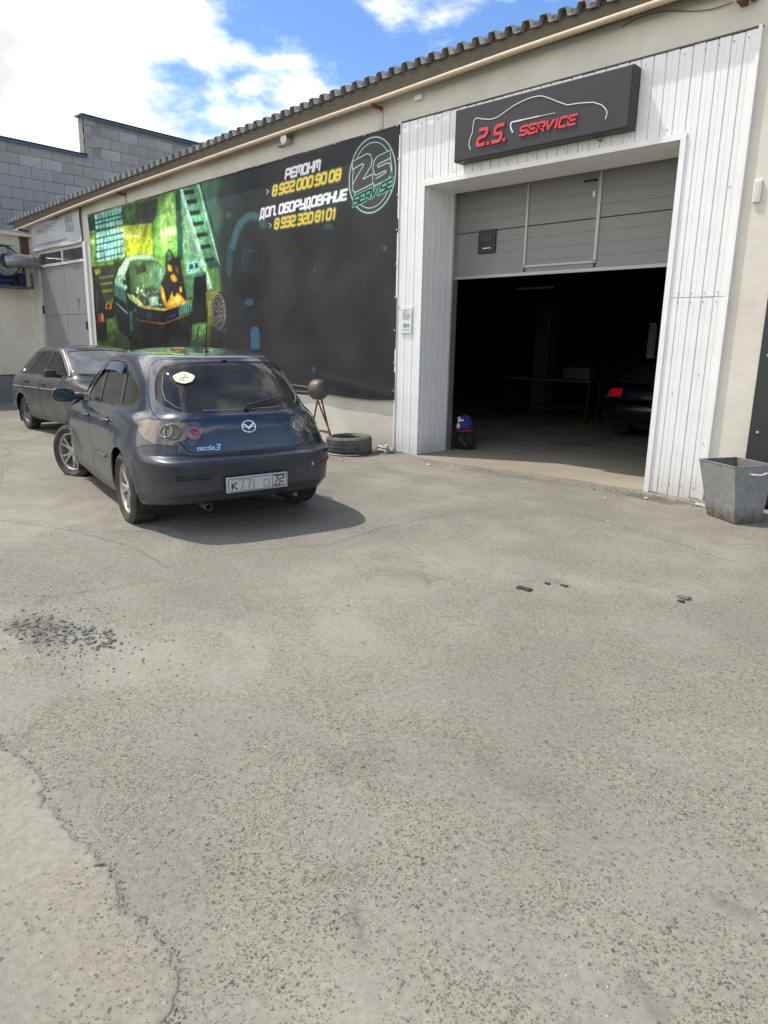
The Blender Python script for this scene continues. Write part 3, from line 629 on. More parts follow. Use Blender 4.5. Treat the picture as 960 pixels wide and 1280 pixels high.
for z in (2.5, 1.9): MB().tube([(DX1-.03, .04, z), (DX1-.03, .04, z+.22)], .022, 8).build('hinge', M['black'], od)
MB().tube([(DX0+.02, .04, 2.2), (DX0+.02, .04, 2.4)], .022, 8).build('hinge', M['black'], od)
MB().box((DX1-.30, .045, 1.80), (DX1-.25, .07, 1.98)).build('handle', M['black'], od)
# faded red number sprayed on the leaf
B = MB(); B.box((-17.55, .066, 2.22), (-17.51, .0695, 2.50)); B.box((-17.56, .066, 2.47), (-17.46, .0695, 2.51)); B.box((-17.49, .066, 2.30), (-17.46, .0695, 2.50)); B.build('mark', mat('faded_red', (.36, .14, .10), .7), od)
# white jamb strip between the door and the banner
MB().box((DX1+.01, -.04, -.1), (DX1+.16, .0, 3.75), bev=.01).build('jamb', M['white'], bld)
# white printed sheet above the door
def sheet_y(x, z): return -.045+.016*math.sin(x*3.1+z*6)+.01*math.sin(x*7.3+2)-(.05*max(0, 3.90-z)*(1+math.sin(x*2.2)))
nx, nz = 40, 14; V = []
for i in range(nx+1):
    for j in range(nz+1):
        x = -19.72+2.90*i/nx; z = 3.74+.012*math.sin(x*4)+(.70+.01*math.sin(x))*j/nz; V.append((x, sheet_y(x, z), z))
F = [(i*(nz+1)+j, (i+1)*(nz+1)+j, (i+1)*(nz+1)+j+1, i*(nz+1)+j+1) for i in range(nx) for j in range(nz)]
tp = mo('white_sheet', V, F, M['tarp'], smooth=True); tag(tp, 'creased white printed sheet with faint grey lettering hung above the steel door', 'banner')

# ------------------------------------------------------------ stroke lettering
GL = {
 'Р': [[(0, 0), (0, 1), (1, 1), (1, .42), (0, .42)]], 'Е': [[(1, 1), (0, 1), (0, 0), (1, 0)], [(0, .5), (.85, .5)]],
 'м': [[(0, 0), (0, 1), (1, 1), (1, 0)], [(.5, 1), (.5, .35)]], 'О': [[(0, 0), (0, 1), (1, 1), (1, 0), (0, 0)]],
 'Н': [[(0, 0), (0, 1)], [(1, 0), (1, 1)], [(0, .5), (1, .5)]], 'Д': [[(0, -.22), (0, 0), (1, 0), (1, -.22)], [(.14, 0), (.14, 1), (.86, 1), (.86, 0)]],
 'П': [[(0, 0), (0, 1), (1, 1), (1, 0)]], 'Б': [[(1, 1), (0, 1), (0, 0), (1, 0), (1, .55), (0, .55)]],
 'У': [[(0, 1), (0, .45), (1, .45)], [(1, 1), (1, 0), (0, 0)]], 'В': [[(0, 0), (0, 1), (.9, 1), (.9, .55), (0, .55)], [(.9, .55), (1, .5), (1, 0), (0, 0)]],
 'А': [[(0, 0), (0, 1), (1, 1), (1, 0)], [(0, .42), (1, .42)]], 'И': [[(0, 1), (0, 0), (.6, 0), (1, .4)], [(1, 1), (1, 0)]],
 '.': [[(.0, 0), (.12, 0)]], '8': [[(0, 0), (0, 1), (1, 1), (1, 0), (0, 0)], [(0, .52), (1, .52)]], '9': [[(0, 0), (1, 0), (1, 1), (0, 1), (0, .48), (1, .48)]],
 '2': [[(0, 1), (1, 1), (1, .55), (0, .45), (0, 0), (1, 0)]], '0': [[(0, 0), (0, 1), (1, 1), (1, 0), (0, 0)]], '3': [[(0, 1), (1, 1), (1, 0), (0, 0)], [(.2, .52), (1, .52)]],
 '1': [[(.2, .8), (.45, 1), (.45, 0)]], '7': [[(0, 1), (1, 1), (.45, 0)]], '4': [[(.15, 1), (0, .35), (1, .35)], [(.75, .7), (.75, 0)]],
 'S': [[(1, 1), (.15, 1), (0, .85), (0, .6), (.12, .5), (.88, .5), (1, .4), (1, .12), (.88, 0), (0, 0)]], 'E': [[(1, 1), (0, 1), (0, 0), (1, 0)], [(0, .5), (.85, .5)]],
 'R': [[(0, 0), (0, 1), (.9, 1), (1, .88), (1, .55), (.9, .45), (0, .45)], [(.5, .45), (1, 0)]], 'V': [[(0, 1), (.35, 0), (1, 1)]], 'I': [[(.15, 0), (.15, 1)]],
 'C': [[(1, 1), (.12, 1), (0, .86), (0, .14), (.12, 0), (1, 0)]], 'K': [[(0, 0), (0, 1)], [(.9, 1), (.05, .5), (1, 0)]], '>': [[(0, 1), (.8, .5), (0, 0)]],
 'ш': [[(0, 1), (0, 0), (1, 0), (1, 1)], [(.5, 1), (.5, 0)]], 'm': [[(0, 0), (0, .6), (1, .6), (1, 0)], [(.5, .6), (.5, 0)]], 'a': [[(.05, .6), (.9, .6), (.9, 0), (0, 0), (0, .32), (.9, .32)]],
 'z': [[(0, .6), (.9, .6), (0, 0), (.9, 0)]], 'd': [[(.9, .6), (0, .6), (0, 0), (.9, 0), (.9, 1)]], 'U': [[(0, 1), (0, 0), (1, 0), (1, 1)]],
}
WID = {'.': .18, '1': .55, 'I': .3, 'м': 1.15, 'm': 1.1, 'ш': 1.15}
def layout(txt, x0, x1, z0a, z0b, h, slant=.12, gap=.32):
    """strokes in world (x,z) between x0 and x1, base line z0a..z0b, cap height h"""
    adv = []; 
    for c in txt: adv.append(.45 if c == ' ' else WID.get(c, 1)+gap)
    tot = sum(adv)-gap; s = (x1-x0-slant*h)/tot; out_ = []; cx = 0
    for c, a in zip(txt, adv):
        if c != ' ':
            w = WID.get(c, 1)
            for st in GL[c]:
                q = []
                for gx, gy in st:
                    X = cx+gx*min(w, 1.15)
                    if c in '1I.': X = cx+gx
                    xx_ = x0+X*s; q.append((xx_+slant*h*gy, z0a+(z0b-z0a)*(xx_-x0)/(x1-x0)+gy*h))
                out_.append(q)
        cx += a
    return out_
def round_corners(pl, r):
    if len(pl) < 3: return pl
    cl = abs(pl[0][0]-pl[-1][0])+abs(pl[0][1]-pl[-1][1]) < 1e-6
    P = [Vector(p) for p in (pl[:-1] if cl else pl)]; n = len(P); o_ = []
    for i, p in enumerate(P):
        if not cl and i in (0, n-1): o_.append(tuple(p)); continue
        a, b = P[i-1], P[(i+1) % n]; ra = min(r, (a-p).length*.45); rb_ = min(r, (b-p).length*.45)
        u = p+(a-p).normalized()*ra; v = p+(b-p).normalized()*rb_
        for t in (0, .33, .67, 1): o_.append(tuple(u*(1-t)**2+p*2*t*(1-t)+v*t*t))
    if cl: o_.append(o_[0])
    return o_
def ribbon(B, pl, w, y0, y1, tf=None):
    """thick flat stroke from a polyline in (x,z), proud from y1 to y0"""
    P = [Vector(p) for p in pl]; n = len(P)
    cl = (P[0]-P[-1]).length < 1e-6
    if cl: P = P[:-1]; n -= 1
    Lf = []; Rt = []
    for i, p in enumerate(P):
        a = P[i-1] if (i > 0 or cl) else None; b = P[(i+1) % n] if (i < n-1 or cl) else None
        d1 = (p-a).normalized() if a is not None else None; d2 = (b-p).normalized() if b is not None else None
        if d1 is None: d1 = d2
        if d2 is None: d2 = d1
        nn = Vector((-(d1.y+d2.y), d1.x+d2.x))
        if nn.length < 1e-6: nn = Vector((-d1.y, d1.x))
        nn.normalize(); k = 1/max(.5, nn.dot(Vector((-d1.y, d1.x)))); e = Vector((0, 0))
        if not cl and i == 0: e = -d2*w/2*.6
        if not cl and i == n-1: e = d1*w/2*.6
        Lf.append(p+e+nn*w/2*k); Rt.append(p+e-nn*w/2*k)
    V = []
    for a, b in zip(Lf, Rt): V += [(a.x, y0, a.y), (b.x, y0, b.y), (a.x, y1, a.y), (b.x, y1, b.y)]
    if tf: V = [tf @ Vector(v) for v in V]
    F = []
    for i in range(n if cl else n-1):
        j = (i+1) % n; F += [(4*i, 4*j, 4*j+1, 4*i+1), (4*i, 4*i+2, 4*j+2, 4*j), (4*i+1, 4*j+1, 4*j+3, 4*i+3)]
    if not cl: F += [(0, 1, 3, 2), (4*(n-1), 4*(n-1)+2, 4*(n-1)+3, 4*(n-1)+1)]
    B.add(V, F)
B = MB()      # faint print on the white sheet: unreadable strokes in three rows and a grey picture block
def wob(x, z): return sheet_y(x, z)-.004
rr = random.Random(5)
for x0, x1, z0, h in ((-19.35, -18.20, 4.13, .16), (-19.4, -18.1, 4.36, .07), (-19.4, -17.6, 3.83, .05)):
    x = x0
    while x < x1:
        w = rr.uniform(.05, .09)*(h/.13)
        for st in GL[rr.choice('ОНПЕИА')]:
            pl = [(x+a*w, z0+b*h) for a, b in st]; y = wob(x+w/2, z0+h/2); ribbon(B, pl, .018 if h > .1 else .008, y-.004, y)
        x += w+.04
for i in range(5):
    for z0 in (4.03, 4.24):
        x = -17.62+i*.085; y = wob(x, z0+.1); ribbon(B, [(x, z0), (x, z0+.17)], .045-.004*i, y-.005, y)
tag(B.build('print', M['tarp_print'], tp), kind='stuff')

# ------------------------------------------------------------ light box sign over the gateway
sg = MB().box((-5.90, -.20, 3.765), (-3.63, -.035, 4.355), bev=.008).build('sign_box', M['signside']); tag(sg, 'dark grey sign box over the gateway, red 2.S. SERVICE letters, white car outline', 'sign')
MB().box((-5.885, -.206, 3.78), (-3.645, -.199, 4.34)).build('sign_face', M['signface'], sg)
B = MB()
for st in layout('2.S.', -5.545, -5.10, 3.90, 3.90, .165, slant=.25, gap=.46): ribbon(B, round_corners(st, .03), .037, -.222, -.205)
B.build('lettering', M['red'], sg)
B = MB()
for st in layout('SERVICE', -4.945, -4.225, 3.908, 3.905, .088, slant=.22, gap=.30): ribbon(B, round_corners(st, .02), .024, -.220, -.205)
B.build('lettering', M['red'], sg)
B = MB()
ol = [(-5.643, 3.871), (-5.669, 3.93), (-5.665, 3.985), (-5.624, 4.056), (-5.620, 4.13), (-5.608, 4.196), (-5.559, 4.209), (-5.48, 4.18), (-5.42, 4.170), (-5.396, 4.161), (-5.33, 4.155), (-5.268, 4.162), (-5.19, 4.19), (-5.107, 4.222), (-5.03, 4.247), (-4.948, 4.264), (-4.87, 4.275), (-4.792, 4.279), (-4.72, 4.275), (-4.668, 4.262), (-4.59, 4.226), (-4.507, 4.184), (-4.43, 4.147), (-4.355, 4.112), (-4.26, 4.106), (-4.164, 4.096), (-4.08, 4.083), (-4.035, 4.075), (-4.011, 4.058), (-3.97, 4.046), (-3.93, 4.015), (-3.895, 3.98), (-3.878, 3.94), (-3.893, 3.891)]
ribbon(B, round_corners(ol, .02), .0085, -.212, -.205); B.build('car_outline', M['white'], sg)
B = MB(); ribbon(B, round_corners([(-5.045, 3.962), (-5.076, 4.014), (-5.078, 4.071), (-4.92, 4.070)], .02), .016, -.212, -.205); ribbon(B, [(-4.92, 4.07), (-4.70, 4.067)], .011, -.2125, -.2055); ribbon(B, [(-4.70, 4.067), (-4.50, 4.062)], .005, -.212, -.205)
B.build('car_outline', M['white'], sg)
o = MB().tube([(-4.02, -.12, 3.765), (-4.02, -.12, 3.73), (-3.985, -.10, 3.71), (-3.99, -.06, 3.75)], .006, 6).build('cable', M['ink'], sg)
PRINT = [((36,38,42),1,0,[(-11.72,4.39),(-6.94,4.47),(-6.95,0.73),(-12.01,0.4)]),
((92,140,62),1,10,[(-16.61,4.36),(-12.52,4.38),(-11.27,4.35),(-11.33,3.47),(-11.27,2.44),(-11.73,1.4),(-17.05,1.31)]),
((58,98,70),1,18,[(-12.17,4.44),(-10.91,4.4),(-11.15,3.38),(-11.25,2.78),(-11.74,3.16),(-11.96,3.8)]),
((36,52,48),0.9,20,[(-11.26,4.51),(-10.39,4.51),(-10.51,2.87),(-11.02,2.43),(-11.41,3.13)]),
((70,112,96),0.8,14,[(-11.98,4.38),(-11.15,4.35),(-11.35,4.07),(-11.13,3.71),(-11.33,3.4),(-11.7,3.64)]),
((40,62,50),1,4,[(-16.47,4.24),(-16.02,4.25),(-16.04,3.87),(-16.49,3.84)]),
((95,140,60),1,6,[(-16.54,3.89),(-16.07,3.88),(-16.12,3.22),(-16.51,3.15)]),
((38,70,38),1,4,[(-14.84,4.26),(-14.09,4.29),(-14.09,3.85),(-14.8,3.86)]),
((66,112,52),0.8,8,[(-14.65,4.21),(-14.22,4.22),(-14.22,3.92),(-14.69,3.92)]),
((48,52,46),1,6,[(-14.07,4.27),(-13.34,4.28),(-13.42,3.95),(-13.55,3.8),(-14.09,3.84)]),
((176,190,30),1,7,[(-14.81,3.84),(-13.61,3.79),(-13.59,3.18),(-14.79,3.2)]),
((118,140,36),0.8,6,[(-14.11,3.81),(-13.87,3.79),(-13.89,3.24),(-14.14,3.23)]),
((225,222,130),0.9,6,[(-14.82,3.73),(-14.06,3.71),(-14.07,3.63),(-14.82,3.62)]),
((60,90,50),0.9,6,[(-13.66,3.83),(-13.45,3.88),(-13.56,3.17),(-13.65,3.14)]),
((96,176,72),1,7,[(-13.55,3.78),(-13.28,4.12),(-13.04,4.29),(-12.67,4.3),(-12.7,3.23),(-13.14,3.26),(-13.58,3.2)]),
((150,200,96),0.8,12,[(-13.39,3.8),(-13.13,4.17),(-12.72,4.23),(-12.78,3.27),(-13.37,3.28)]),
((222,240,160),0.95,8,[(-13.31,3.7),(-12.76,3.72),(-12.77,3.56),(-13.33,3.55)]),
((36,84,66),1,2,[(-12.69,4.31),(-12.5,4.32),(-12.54,3.07),(-12.73,3.08)]),
((110,184,128),1,4,[(-12.5,4.32),(-12.29,4.32),(-11.59,3.42),(-11.69,2.88),(-12.53,3)]),
((150,212,158),0.8,10,[(-12.43,3.85),(-12.13,3.68),(-11.87,3.17),(-12.28,3.13),(-12.43,3.42)]),
((96,168,116),1,2,[(-12.32,4.31),(-11.91,4.32),(-11.37,2.89),(-11.75,2.95),(-12.22,3.9)]),
((26,46,44),1,1,[(-12.43,4.28),(-12.07,4.26),(-12.02,4.19),(-12.38,4.2)]),
((26,46,44),1,1,[(-12.34,4.1),(-11.99,4.09),(-11.94,4.02),(-12.29,4.03)]),
((26,46,44),1,1,[(-12.24,3.9),(-11.89,3.89),(-11.84,3.82),(-12.19,3.82)]),
((26,46,44),1,1,[(-12.14,3.7),(-11.79,3.69),(-11.74,3.63),(-12.09,3.63)]),
((26,46,44),1,1,[(-12.04,3.5),(-11.69,3.49),(-11.64,3.43),(-11.99,3.42)]),
((26,46,44),1,1,[(-11.93,3.28),(-11.59,3.28),(-11.54,3.22),(-11.88,3.21)]),
((26,46,44),1,1,[(-11.81,3.04),(-11.47,3.05),(-11.43,2.98),(-11.77,2.97)]),
((168,216,182),1,1,[(-12.54,4.32),(-12.43,4.32),(-11.55,2.5),(-11.71,2.48),(-12.09,3.39)]),
((150,205,180),1,1,[(-11.92,4.32),(-11.86,4.32),(-11.29,2.89),(-11.34,2.88)]),
((34,52,56),0.8,1,[(-11.86,4.32),(-11.81,4.32),(-11.34,3.33),(-11.38,3.32)]),
((40,70,70),0.9,2,[(-11.75,2.97),(-11.36,2.98),(-11.29,2.87),(-11.63,2.84)]),
((70,110,96),1,1,[(-11.46,2.88),(-11.42,2.88),(-11.43,2.49),(-11.47,2.5)]),
((128,196,178),1,1,[(-16.1,4.25),(-14.83,4.27),(-14.84,3.93),(-16.1,3.94)]),
((150,214,198),1,1,[(-16.11,3.88),(-14.82,3.89),(-14.83,3.28),(-16.11,3.25)]),
((60,110,100),0.8,0,[(-15.96,4.25),(-15.92,4.25),(-15.93,3.25),(-15.96,3.25)]),
((60,110,100),0.8,0,[(-15.79,4.26),(-15.75,4.25),(-15.76,3.26),(-15.8,3.26)]),
((60,110,100),0.8,0,[(-15.63,4.26),(-15.59,4.25),(-15.6,3.26),(-15.63,3.26)]),
((60,110,100),0.8,0,[(-15.47,4.26),(-15.43,4.26),(-15.44,3.26),(-15.47,3.26)]),
((60,110,100),0.8,0,[(-15.31,4.26),(-15.28,4.26),(-15.28,3.27),(-15.31,3.27)]),
((60,110,100),0.8,0,[(-15.16,4.27),(-15.12,4.26),(-15.12,3.27),(-15.16,3.27)]),
((60,110,100),0.8,0,[(-15,4.27),(-14.97,4.26),(-14.97,3.27),(-15,3.27)]),
((30,60,56),0.95,0,[(-16.1,4.14),(-14.76,4.14),(-14.77,4.11),(-16.11,4.11)]),
((30,60,56),0.95,0,[(-16.12,4.05),(-14.78,4.06),(-14.78,4.03),(-16.12,4.02)]),
((30,60,56),0.95,0,[(-16.17,3.76),(-14.81,3.78),(-14.82,3.75),(-16.17,3.73)]),
((30,60,56),0.95,0,[(-16.19,3.63),(-14.83,3.66),(-14.84,3.63),(-16.19,3.6)]),
((30,60,56),0.95,0,[(-16.21,3.48),(-14.85,3.51),(-14.86,3.49),(-16.22,3.45)]),
((30,60,56),0.95,0,[(-16.24,3.33),(-14.87,3.37),(-14.88,3.35),(-16.24,3.3)]),
((52,84,60),1,0,[(-16.14,3.94),(-14.8,3.92),(-14.8,3.88),(-16.13,3.88)]),
((150,165,60),1,1,[(-15.14,3.91),(-13.62,3.83),(-13.64,3.79),(-15.13,3.86)]),
((120,150,60),1,2,[(-16.48,3.94),(-16.12,3.93),(-16.13,3.88),(-16.48,3.89)]),
((190,210,120),0.8,4,[(-16.51,3.76),(-16.23,3.75),(-16.22,3.67),(-16.5,3.67)]),
((56,66,40),1,5,[(-16.49,3.2),(-14.7,3.23),(-14.65,2.97),(-15.45,2.42),(-16.45,2.36)]),
((146,160,66),0.9,2,[(-16.46,3.21),(-15.33,3.2),(-15.34,3.16),(-16.45,3.17)]),
((146,160,66),0.9,2,[(-16.51,2.93),(-15.37,2.94),(-15.38,2.9),(-16.5,2.89)]),
((146,160,66),0.9,2,[(-16.53,2.79),(-15.39,2.8),(-15.4,2.76),(-16.52,2.75)]),
((146,160,66),0.9,2,[(-16.56,2.63),(-15.42,2.65),(-15.42,2.6),(-16.55,2.58)]),
((120,168,64),1,6,[(-16.73,1.31),(-16.4,1.73),(-15.89,2.04),(-15.24,1.9),(-14.5,1.35)]),
((90,120,60),0.8,6,[(-16.18,1.5),(-15.64,1.77),(-15,1.64),(-14.95,1.39)]),
((116,176,84),1,4,[(-12.39,1.88),(-11.75,1.97),(-11.78,1.47),(-12.42,1.46)]),
((150,200,110),0.6,4,[(-12.31,1.82),(-11.83,1.88),(-11.81,1.69),(-12.3,1.65)]),
((30,60,40),0.9,1,[(-12.11,1.84),(-12.06,1.84),(-12.15,1.58),(-12.31,1.5),(-12.33,1.52),(-12.2,1.6)]),
((20,26,24),1,4,[(-16.4,3.1),(-16.19,3.13),(-16.07,2.7),(-15.85,2.34),(-15.92,1.55),(-16.54,1.52)]),
((52,56,44),1,3,[(-16.26,3.12),(-16.15,3.12),(-16.23,2.18),(-16.35,2.18)]),
((150,150,70),1,4,[(-16.32,3.1),(-16.02,3.12),(-15.99,2.99),(-16.26,2.99)]),
((26,24,22),1,3,[(-15.94,2.34),(-15.48,2.35),(-15.49,2.03),(-15.96,2.02)]),
((224,110,40),1,2,[(-15.88,2.35),(-15.6,2.36),(-15.59,2.23),(-15.89,2.22)]),
((30,24,20),1,2,[(-15.82,2.32),(-15.68,2.32),(-15.68,2.26),(-15.82,2.25)]),
((214,140,50),1,3,[(-16.15,2.15),(-16,2.14),(-15.96,1.95),(-16.15,1.95)]),
((190,50,30),1,2,[(-16.28,2.13),(-16.18,2.12),(-16.19,1.91),(-16.3,1.91)]),
((60,96,80),1,2,[(-12.49,2.77),(-11.76,2.81),(-11.76,1.91),(-12.49,1.92)]),
((96,150,96),1,3,[(-12.47,2.71),(-12.16,2.72),(-12.17,2.34),(-12.48,2.35)]),
((18,26,28),1,4,[(-12.16,2.78),(-11.75,2.78),(-11.77,1.91),(-12.31,1.88),(-12.24,2.32)]),
((70,110,96),1,2,[(-12.49,2.79),(-11.83,2.82),(-11.81,2.75),(-12.46,2.71)]),
((120,180,160),1,2,[(-12.43,3.01),(-11.98,3.03),(-11.95,2.82),(-12.42,2.79)]),
((34,60,60),1,1,[(-12.32,2.97),(-12.19,2.97),(-12.18,2.89),(-12.32,2.88)]),
((34,60,60),1,1,[(-12.13,2.97),(-12.02,2.98),(-12.01,2.89),(-12.12,2.89)]),
((18,28,30),1,3,[(-15.47,2.8),(-15.25,3.04),(-14.85,3.27),(-14.26,3.29),(-13.65,3.23),(-13.32,3.01),(-13.13,2.66),(-13.01,2.35),(-12.27,2.31),(-12.26,2.1),(-12.42,1.44),(-14.84,1.41),(-14.92,1.6),(-15.31,1.77),(-15.5,2.21)]),
((134,200,168),1,3,[(-15.39,2.8),(-15.17,3.03),(-14.78,3.26),(-14.26,3.28),(-13.68,3.24),(-13.47,3.11),(-13.62,3.12),(-14.27,3.19),(-14.6,3.18),(-14.87,2.9),(-14.81,2.65),(-14.97,2.57),(-15.32,2.67)]),
((190,220,190),0.7,3,[(-15.18,2.99),(-14.86,3.2),(-14.7,3.18),(-14.96,2.86),(-15.17,2.79)]),
((40,66,58),1,2,[(-14.64,3.16),(-14.27,3.17),(-13.58,3.13),(-13.37,2.93),(-13.28,2.7),(-13.53,2.52),(-13.94,2.51),(-14.69,2.54)]),
((90,146,112),0.75,12,[(-14.3,2.95),(-13.63,3.06),(-13.3,2.89),(-13.29,2.59),(-14.1,2.54)]),
((24,34,36),1,3,[(-14.42,3.07),(-13.95,3.08),(-13.93,2.93),(-14.4,2.89)]),
((150,205,150),0.8,8,[(-13.51,3.11),(-13.25,2.93),(-13.21,2.66),(-13.39,2.71)]),
((56,100,92),1,3,[(-15.44,2.75),(-14.94,2.63),(-14.86,2.32),(-14.85,2.11),(-15.31,2.33),(-15.46,2.5)]),
((20,30,34),1,2,[(-15.43,2.52),(-14.87,2.3),(-14.92,1.6),(-15.31,1.79),(-15.46,2.2)]),
((130,190,180),0.9,1,[(-15.38,2.37),(-14.88,2.13),(-14.89,2.1),(-15.39,2.34)]),
((24,60,66),1,2,[(-15,2.82),(-14.8,2.8),(-14.82,2.7),(-14.98,2.73)]),
((60,120,110),1,3,[(-14.8,2.15),(-14.48,2.21),(-14.42,2.02),(-14.58,1.81),(-14.79,1.73)]),
((150,196,120),1,3,[(-14.84,2.54),(-14.37,2.41),(-13.97,2.21),(-14.14,2.2),(-14.47,2.29),(-14.8,2.44)]),
((36,60,58),1,4,[(-14.43,2.59),(-13.36,2.63),(-13.22,2.51),(-13.33,2.18),(-14.06,2.2),(-14.37,2.39)]),
((90,150,150),0.85,1,[(-14.22,2.6),(-14.14,2.6),(-14.15,2.57),(-14.22,2.57)]),
((170,180,120),0.85,1,[(-14.41,2.64),(-14.31,2.64),(-14.32,2.61),(-14.4,2.61)]),
((60,110,120),0.85,1,[(-13.57,2.34),(-13.52,2.34),(-13.52,2.32),(-13.57,2.32)]),
((170,180,120),0.85,1,[(-14.13,2.36),(-14,2.36),(-14.01,2.32),(-14.11,2.32)]),
((170,180,120),0.85,1,[(-14.31,2.31),(-14.18,2.31),(-14.2,2.27),(-14.3,2.27)]),
((200,210,180),0.85,1,[(-13.55,2.54),(-13.49,2.54),(-13.5,2.52),(-13.55,2.52)]),
((170,180,120),0.85,1,[(-13.54,2.28),(-13.41,2.28),(-13.43,2.24),(-13.52,2.24)]),
((60,110,120),0.85,1,[(-14.45,2.43),(-14.33,2.43),(-14.35,2.39),(-14.43,2.39)]),
((60,110,120),0.85,1,[(-14.21,2.54),(-14.14,2.54),(-14.15,2.52),(-14.2,2.52)]),
((200,210,180),0.85,1,[(-13.5,2.6),(-13.44,2.6),(-13.45,2.58),(-13.49,2.58)]),
((24,34,34),0.85,1,[(-13.5,2.31),(-13.41,2.31),(-13.42,2.28),(-13.49,2.28)]),
((90,150,150),0.85,1,[(-14.01,2.52),(-13.92,2.52),(-13.93,2.5),(-14,2.5)]),
((140,200,180),0.85,1,[(-14.15,2.33),(-14.11,2.33),(-14.12,2.32),(-14.15,2.32)]),
((200,210,180),0.85,1,[(-14,2.27),(-13.9,2.27),(-13.91,2.24),(-13.99,2.24)]),
((90,150,150),0.85,1,[(-13.98,2.51),(-13.84,2.51),(-13.86,2.47),(-13.97,2.47)]),
((24,34,34),0.85,1,[(-14.49,2.31),(-14.37,2.32),(-14.39,2.28),(-14.47,2.28)]),
((170,180,120),0.85,1,[(-14.21,2.51),(-14.08,2.51),(-14.1,2.48),(-14.19,2.47)]),
((140,200,180),0.85,1,[(-13.75,2.54),(-13.68,2.54),(-13.69,2.52),(-13.74,2.52)]),
((90,150,150),0.85,1,[(-13.68,2.52),(-13.58,2.52),(-13.6,2.49),(-13.67,2.49)]),
((140,200,180),0.85,1,[(-14.4,2.3),(-14.33,2.3),(-14.34,2.28),(-14.39,2.28)]),
((170,180,120),0.85,1,[(-14.52,2.4),(-14.38,2.4),(-14.4,2.36),(-14.5,2.36)]),
((170,180,120),0.85,1,[(-13.64,2.27),(-13.61,2.27),(-13.61,2.26),(-13.64,2.26)]),
((60,110,120),0.85,1,[(-14.14,2.58),(-14.03,2.58),(-14.04,2.55),(-14.12,2.55)]),
((24,34,34),0.85,1,[(-13.71,2.59),(-13.6,2.59),(-13.62,2.56),(-13.69,2.56)]),
((90,150,150),0.85,1,[(-14.17,2.55),(-14.07,2.55),(-14.08,2.52),(-14.16,2.51)]),
((90,150,150),0.85,1,[(-14.08,2.62),(-14.05,2.62),(-14.05,2.61),(-14.08,2.61)]),
((60,110,120),0.85,1,[(-14.13,2.35),(-13.98,2.35),(-14,2.31),(-14.12,2.3)]),
((90,150,150),0.85,1,[(-14.44,2.28),(-14.35,2.29),(-14.36,2.26),(-14.43,2.26)]),
((60,110,120),0.85,1,[(-14.39,2.62),(-14.27,2.63),(-14.29,2.59),(-14.38,2.59)]),
((24,34,34),0.85,1,[(-13.68,2.55),(-13.64,2.55),(-13.65,2.54),(-13.68,2.54)]),
((60,110,120),0.85,1,[(-13.8,2.5),(-13.76,2.5),(-13.77,2.49),(-13.79,2.49)]),
((90,150,150),0.85,1,[(-14.21,2.28),(-14.1,2.28),(-14.11,2.25),(-14.2,2.24)]),
((140,200,180),0.85,1,[(-13.94,2.54),(-13.86,2.54),(-13.87,2.51),(-13.93,2.51)]),
((24,34,34),0.85,1,[(-14.27,2.48),(-14.16,2.48),(-14.18,2.45),(-14.26,2.45)]),
((170,180,120),0.85,1,[(-13.52,2.43),(-13.48,2.43),(-13.49,2.42),(-13.51,2.41)]),
((24,34,34),0.85,1,[(-14.24,2.45),(-14.12,2.45),(-14.14,2.42),(-14.23,2.41)]),
((170,180,120),0.85,1,[(-13.46,2.55),(-13.42,2.55),(-13.43,2.54),(-13.46,2.54)]),
((200,210,180),0.85,1,[(-13.87,2.27),(-13.79,2.27),(-13.8,2.24),(-13.86,2.24)]),
((24,34,34),0.85,1,[(-13.77,2.34),(-13.66,2.34),(-13.67,2.31),(-13.76,2.3)]),
((60,110,120),0.85,1,[(-14.09,2.48),(-13.94,2.49),(-13.96,2.44),(-14.07,2.44)]),
((200,210,180),0.85,1,[(-13.47,2.28),(-13.4,2.28),(-13.41,2.26),(-13.46,2.26)]),
((24,34,34),0.85,1,[(-13.97,2.3),(-13.9,2.3),(-13.91,2.28),(-13.96,2.28)]),
((170,180,120),0.85,1,[(-13.91,2.39),(-13.8,2.4),(-13.82,2.36),(-13.9,2.36)]),
((170,180,120),0.85,1,[(-14.12,2.49),(-14.03,2.49),(-14.04,2.46),(-14.11,2.46)]),
((60,110,120),0.85,1,[(-13.37,2.36),(-13.34,2.36),(-13.34,2.35),(-13.37,2.35)]),
((140,200,180),0.85,1,[(-14.41,2.29),(-14.3,2.3),(-14.31,2.26),(-14.4,2.26)]),
((24,34,34),0.85,1,[(-13.5,2.37),(-13.42,2.37),(-13.43,2.34),(-13.49,2.34)]),
((140,200,180),0.85,1,[(-13.64,2.28),(-13.58,2.28),(-13.59,2.26),(-13.63,2.26)]),
((170,180,120),0.85,1,[(-14.27,2.58),(-14.16,2.58),(-14.18,2.55),(-14.26,2.55)]),
((90,150,150),0.85,1,[(-14.43,2.35),(-14.3,2.36),(-14.32,2.32),(-14.41,2.31)]),
((200,210,180),0.85,1,[(-13.87,2.3),(-13.81,2.31),(-13.82,2.29),(-13.86,2.29)]),
((24,34,34),0.85,1,[(-13.82,2.33),(-13.72,2.33),(-13.73,2.3),(-13.81,2.3)]),
((200,210,180),0.85,1,[(-13.42,2.44),(-13.38,2.44),(-13.39,2.43),(-13.42,2.43)]),
((60,110,120),0.85,1,[(-13.84,2.45),(-13.71,2.46),(-13.72,2.41),(-13.82,2.41)]),
((60,110,120),0.85,1,[(-13.57,2.59),(-13.53,2.59),(-13.53,2.58),(-13.56,2.58)]),
((140,200,180),0.85,1,[(-13.44,2.5),(-13.37,2.5),(-13.38,2.48),(-13.43,2.48)]),
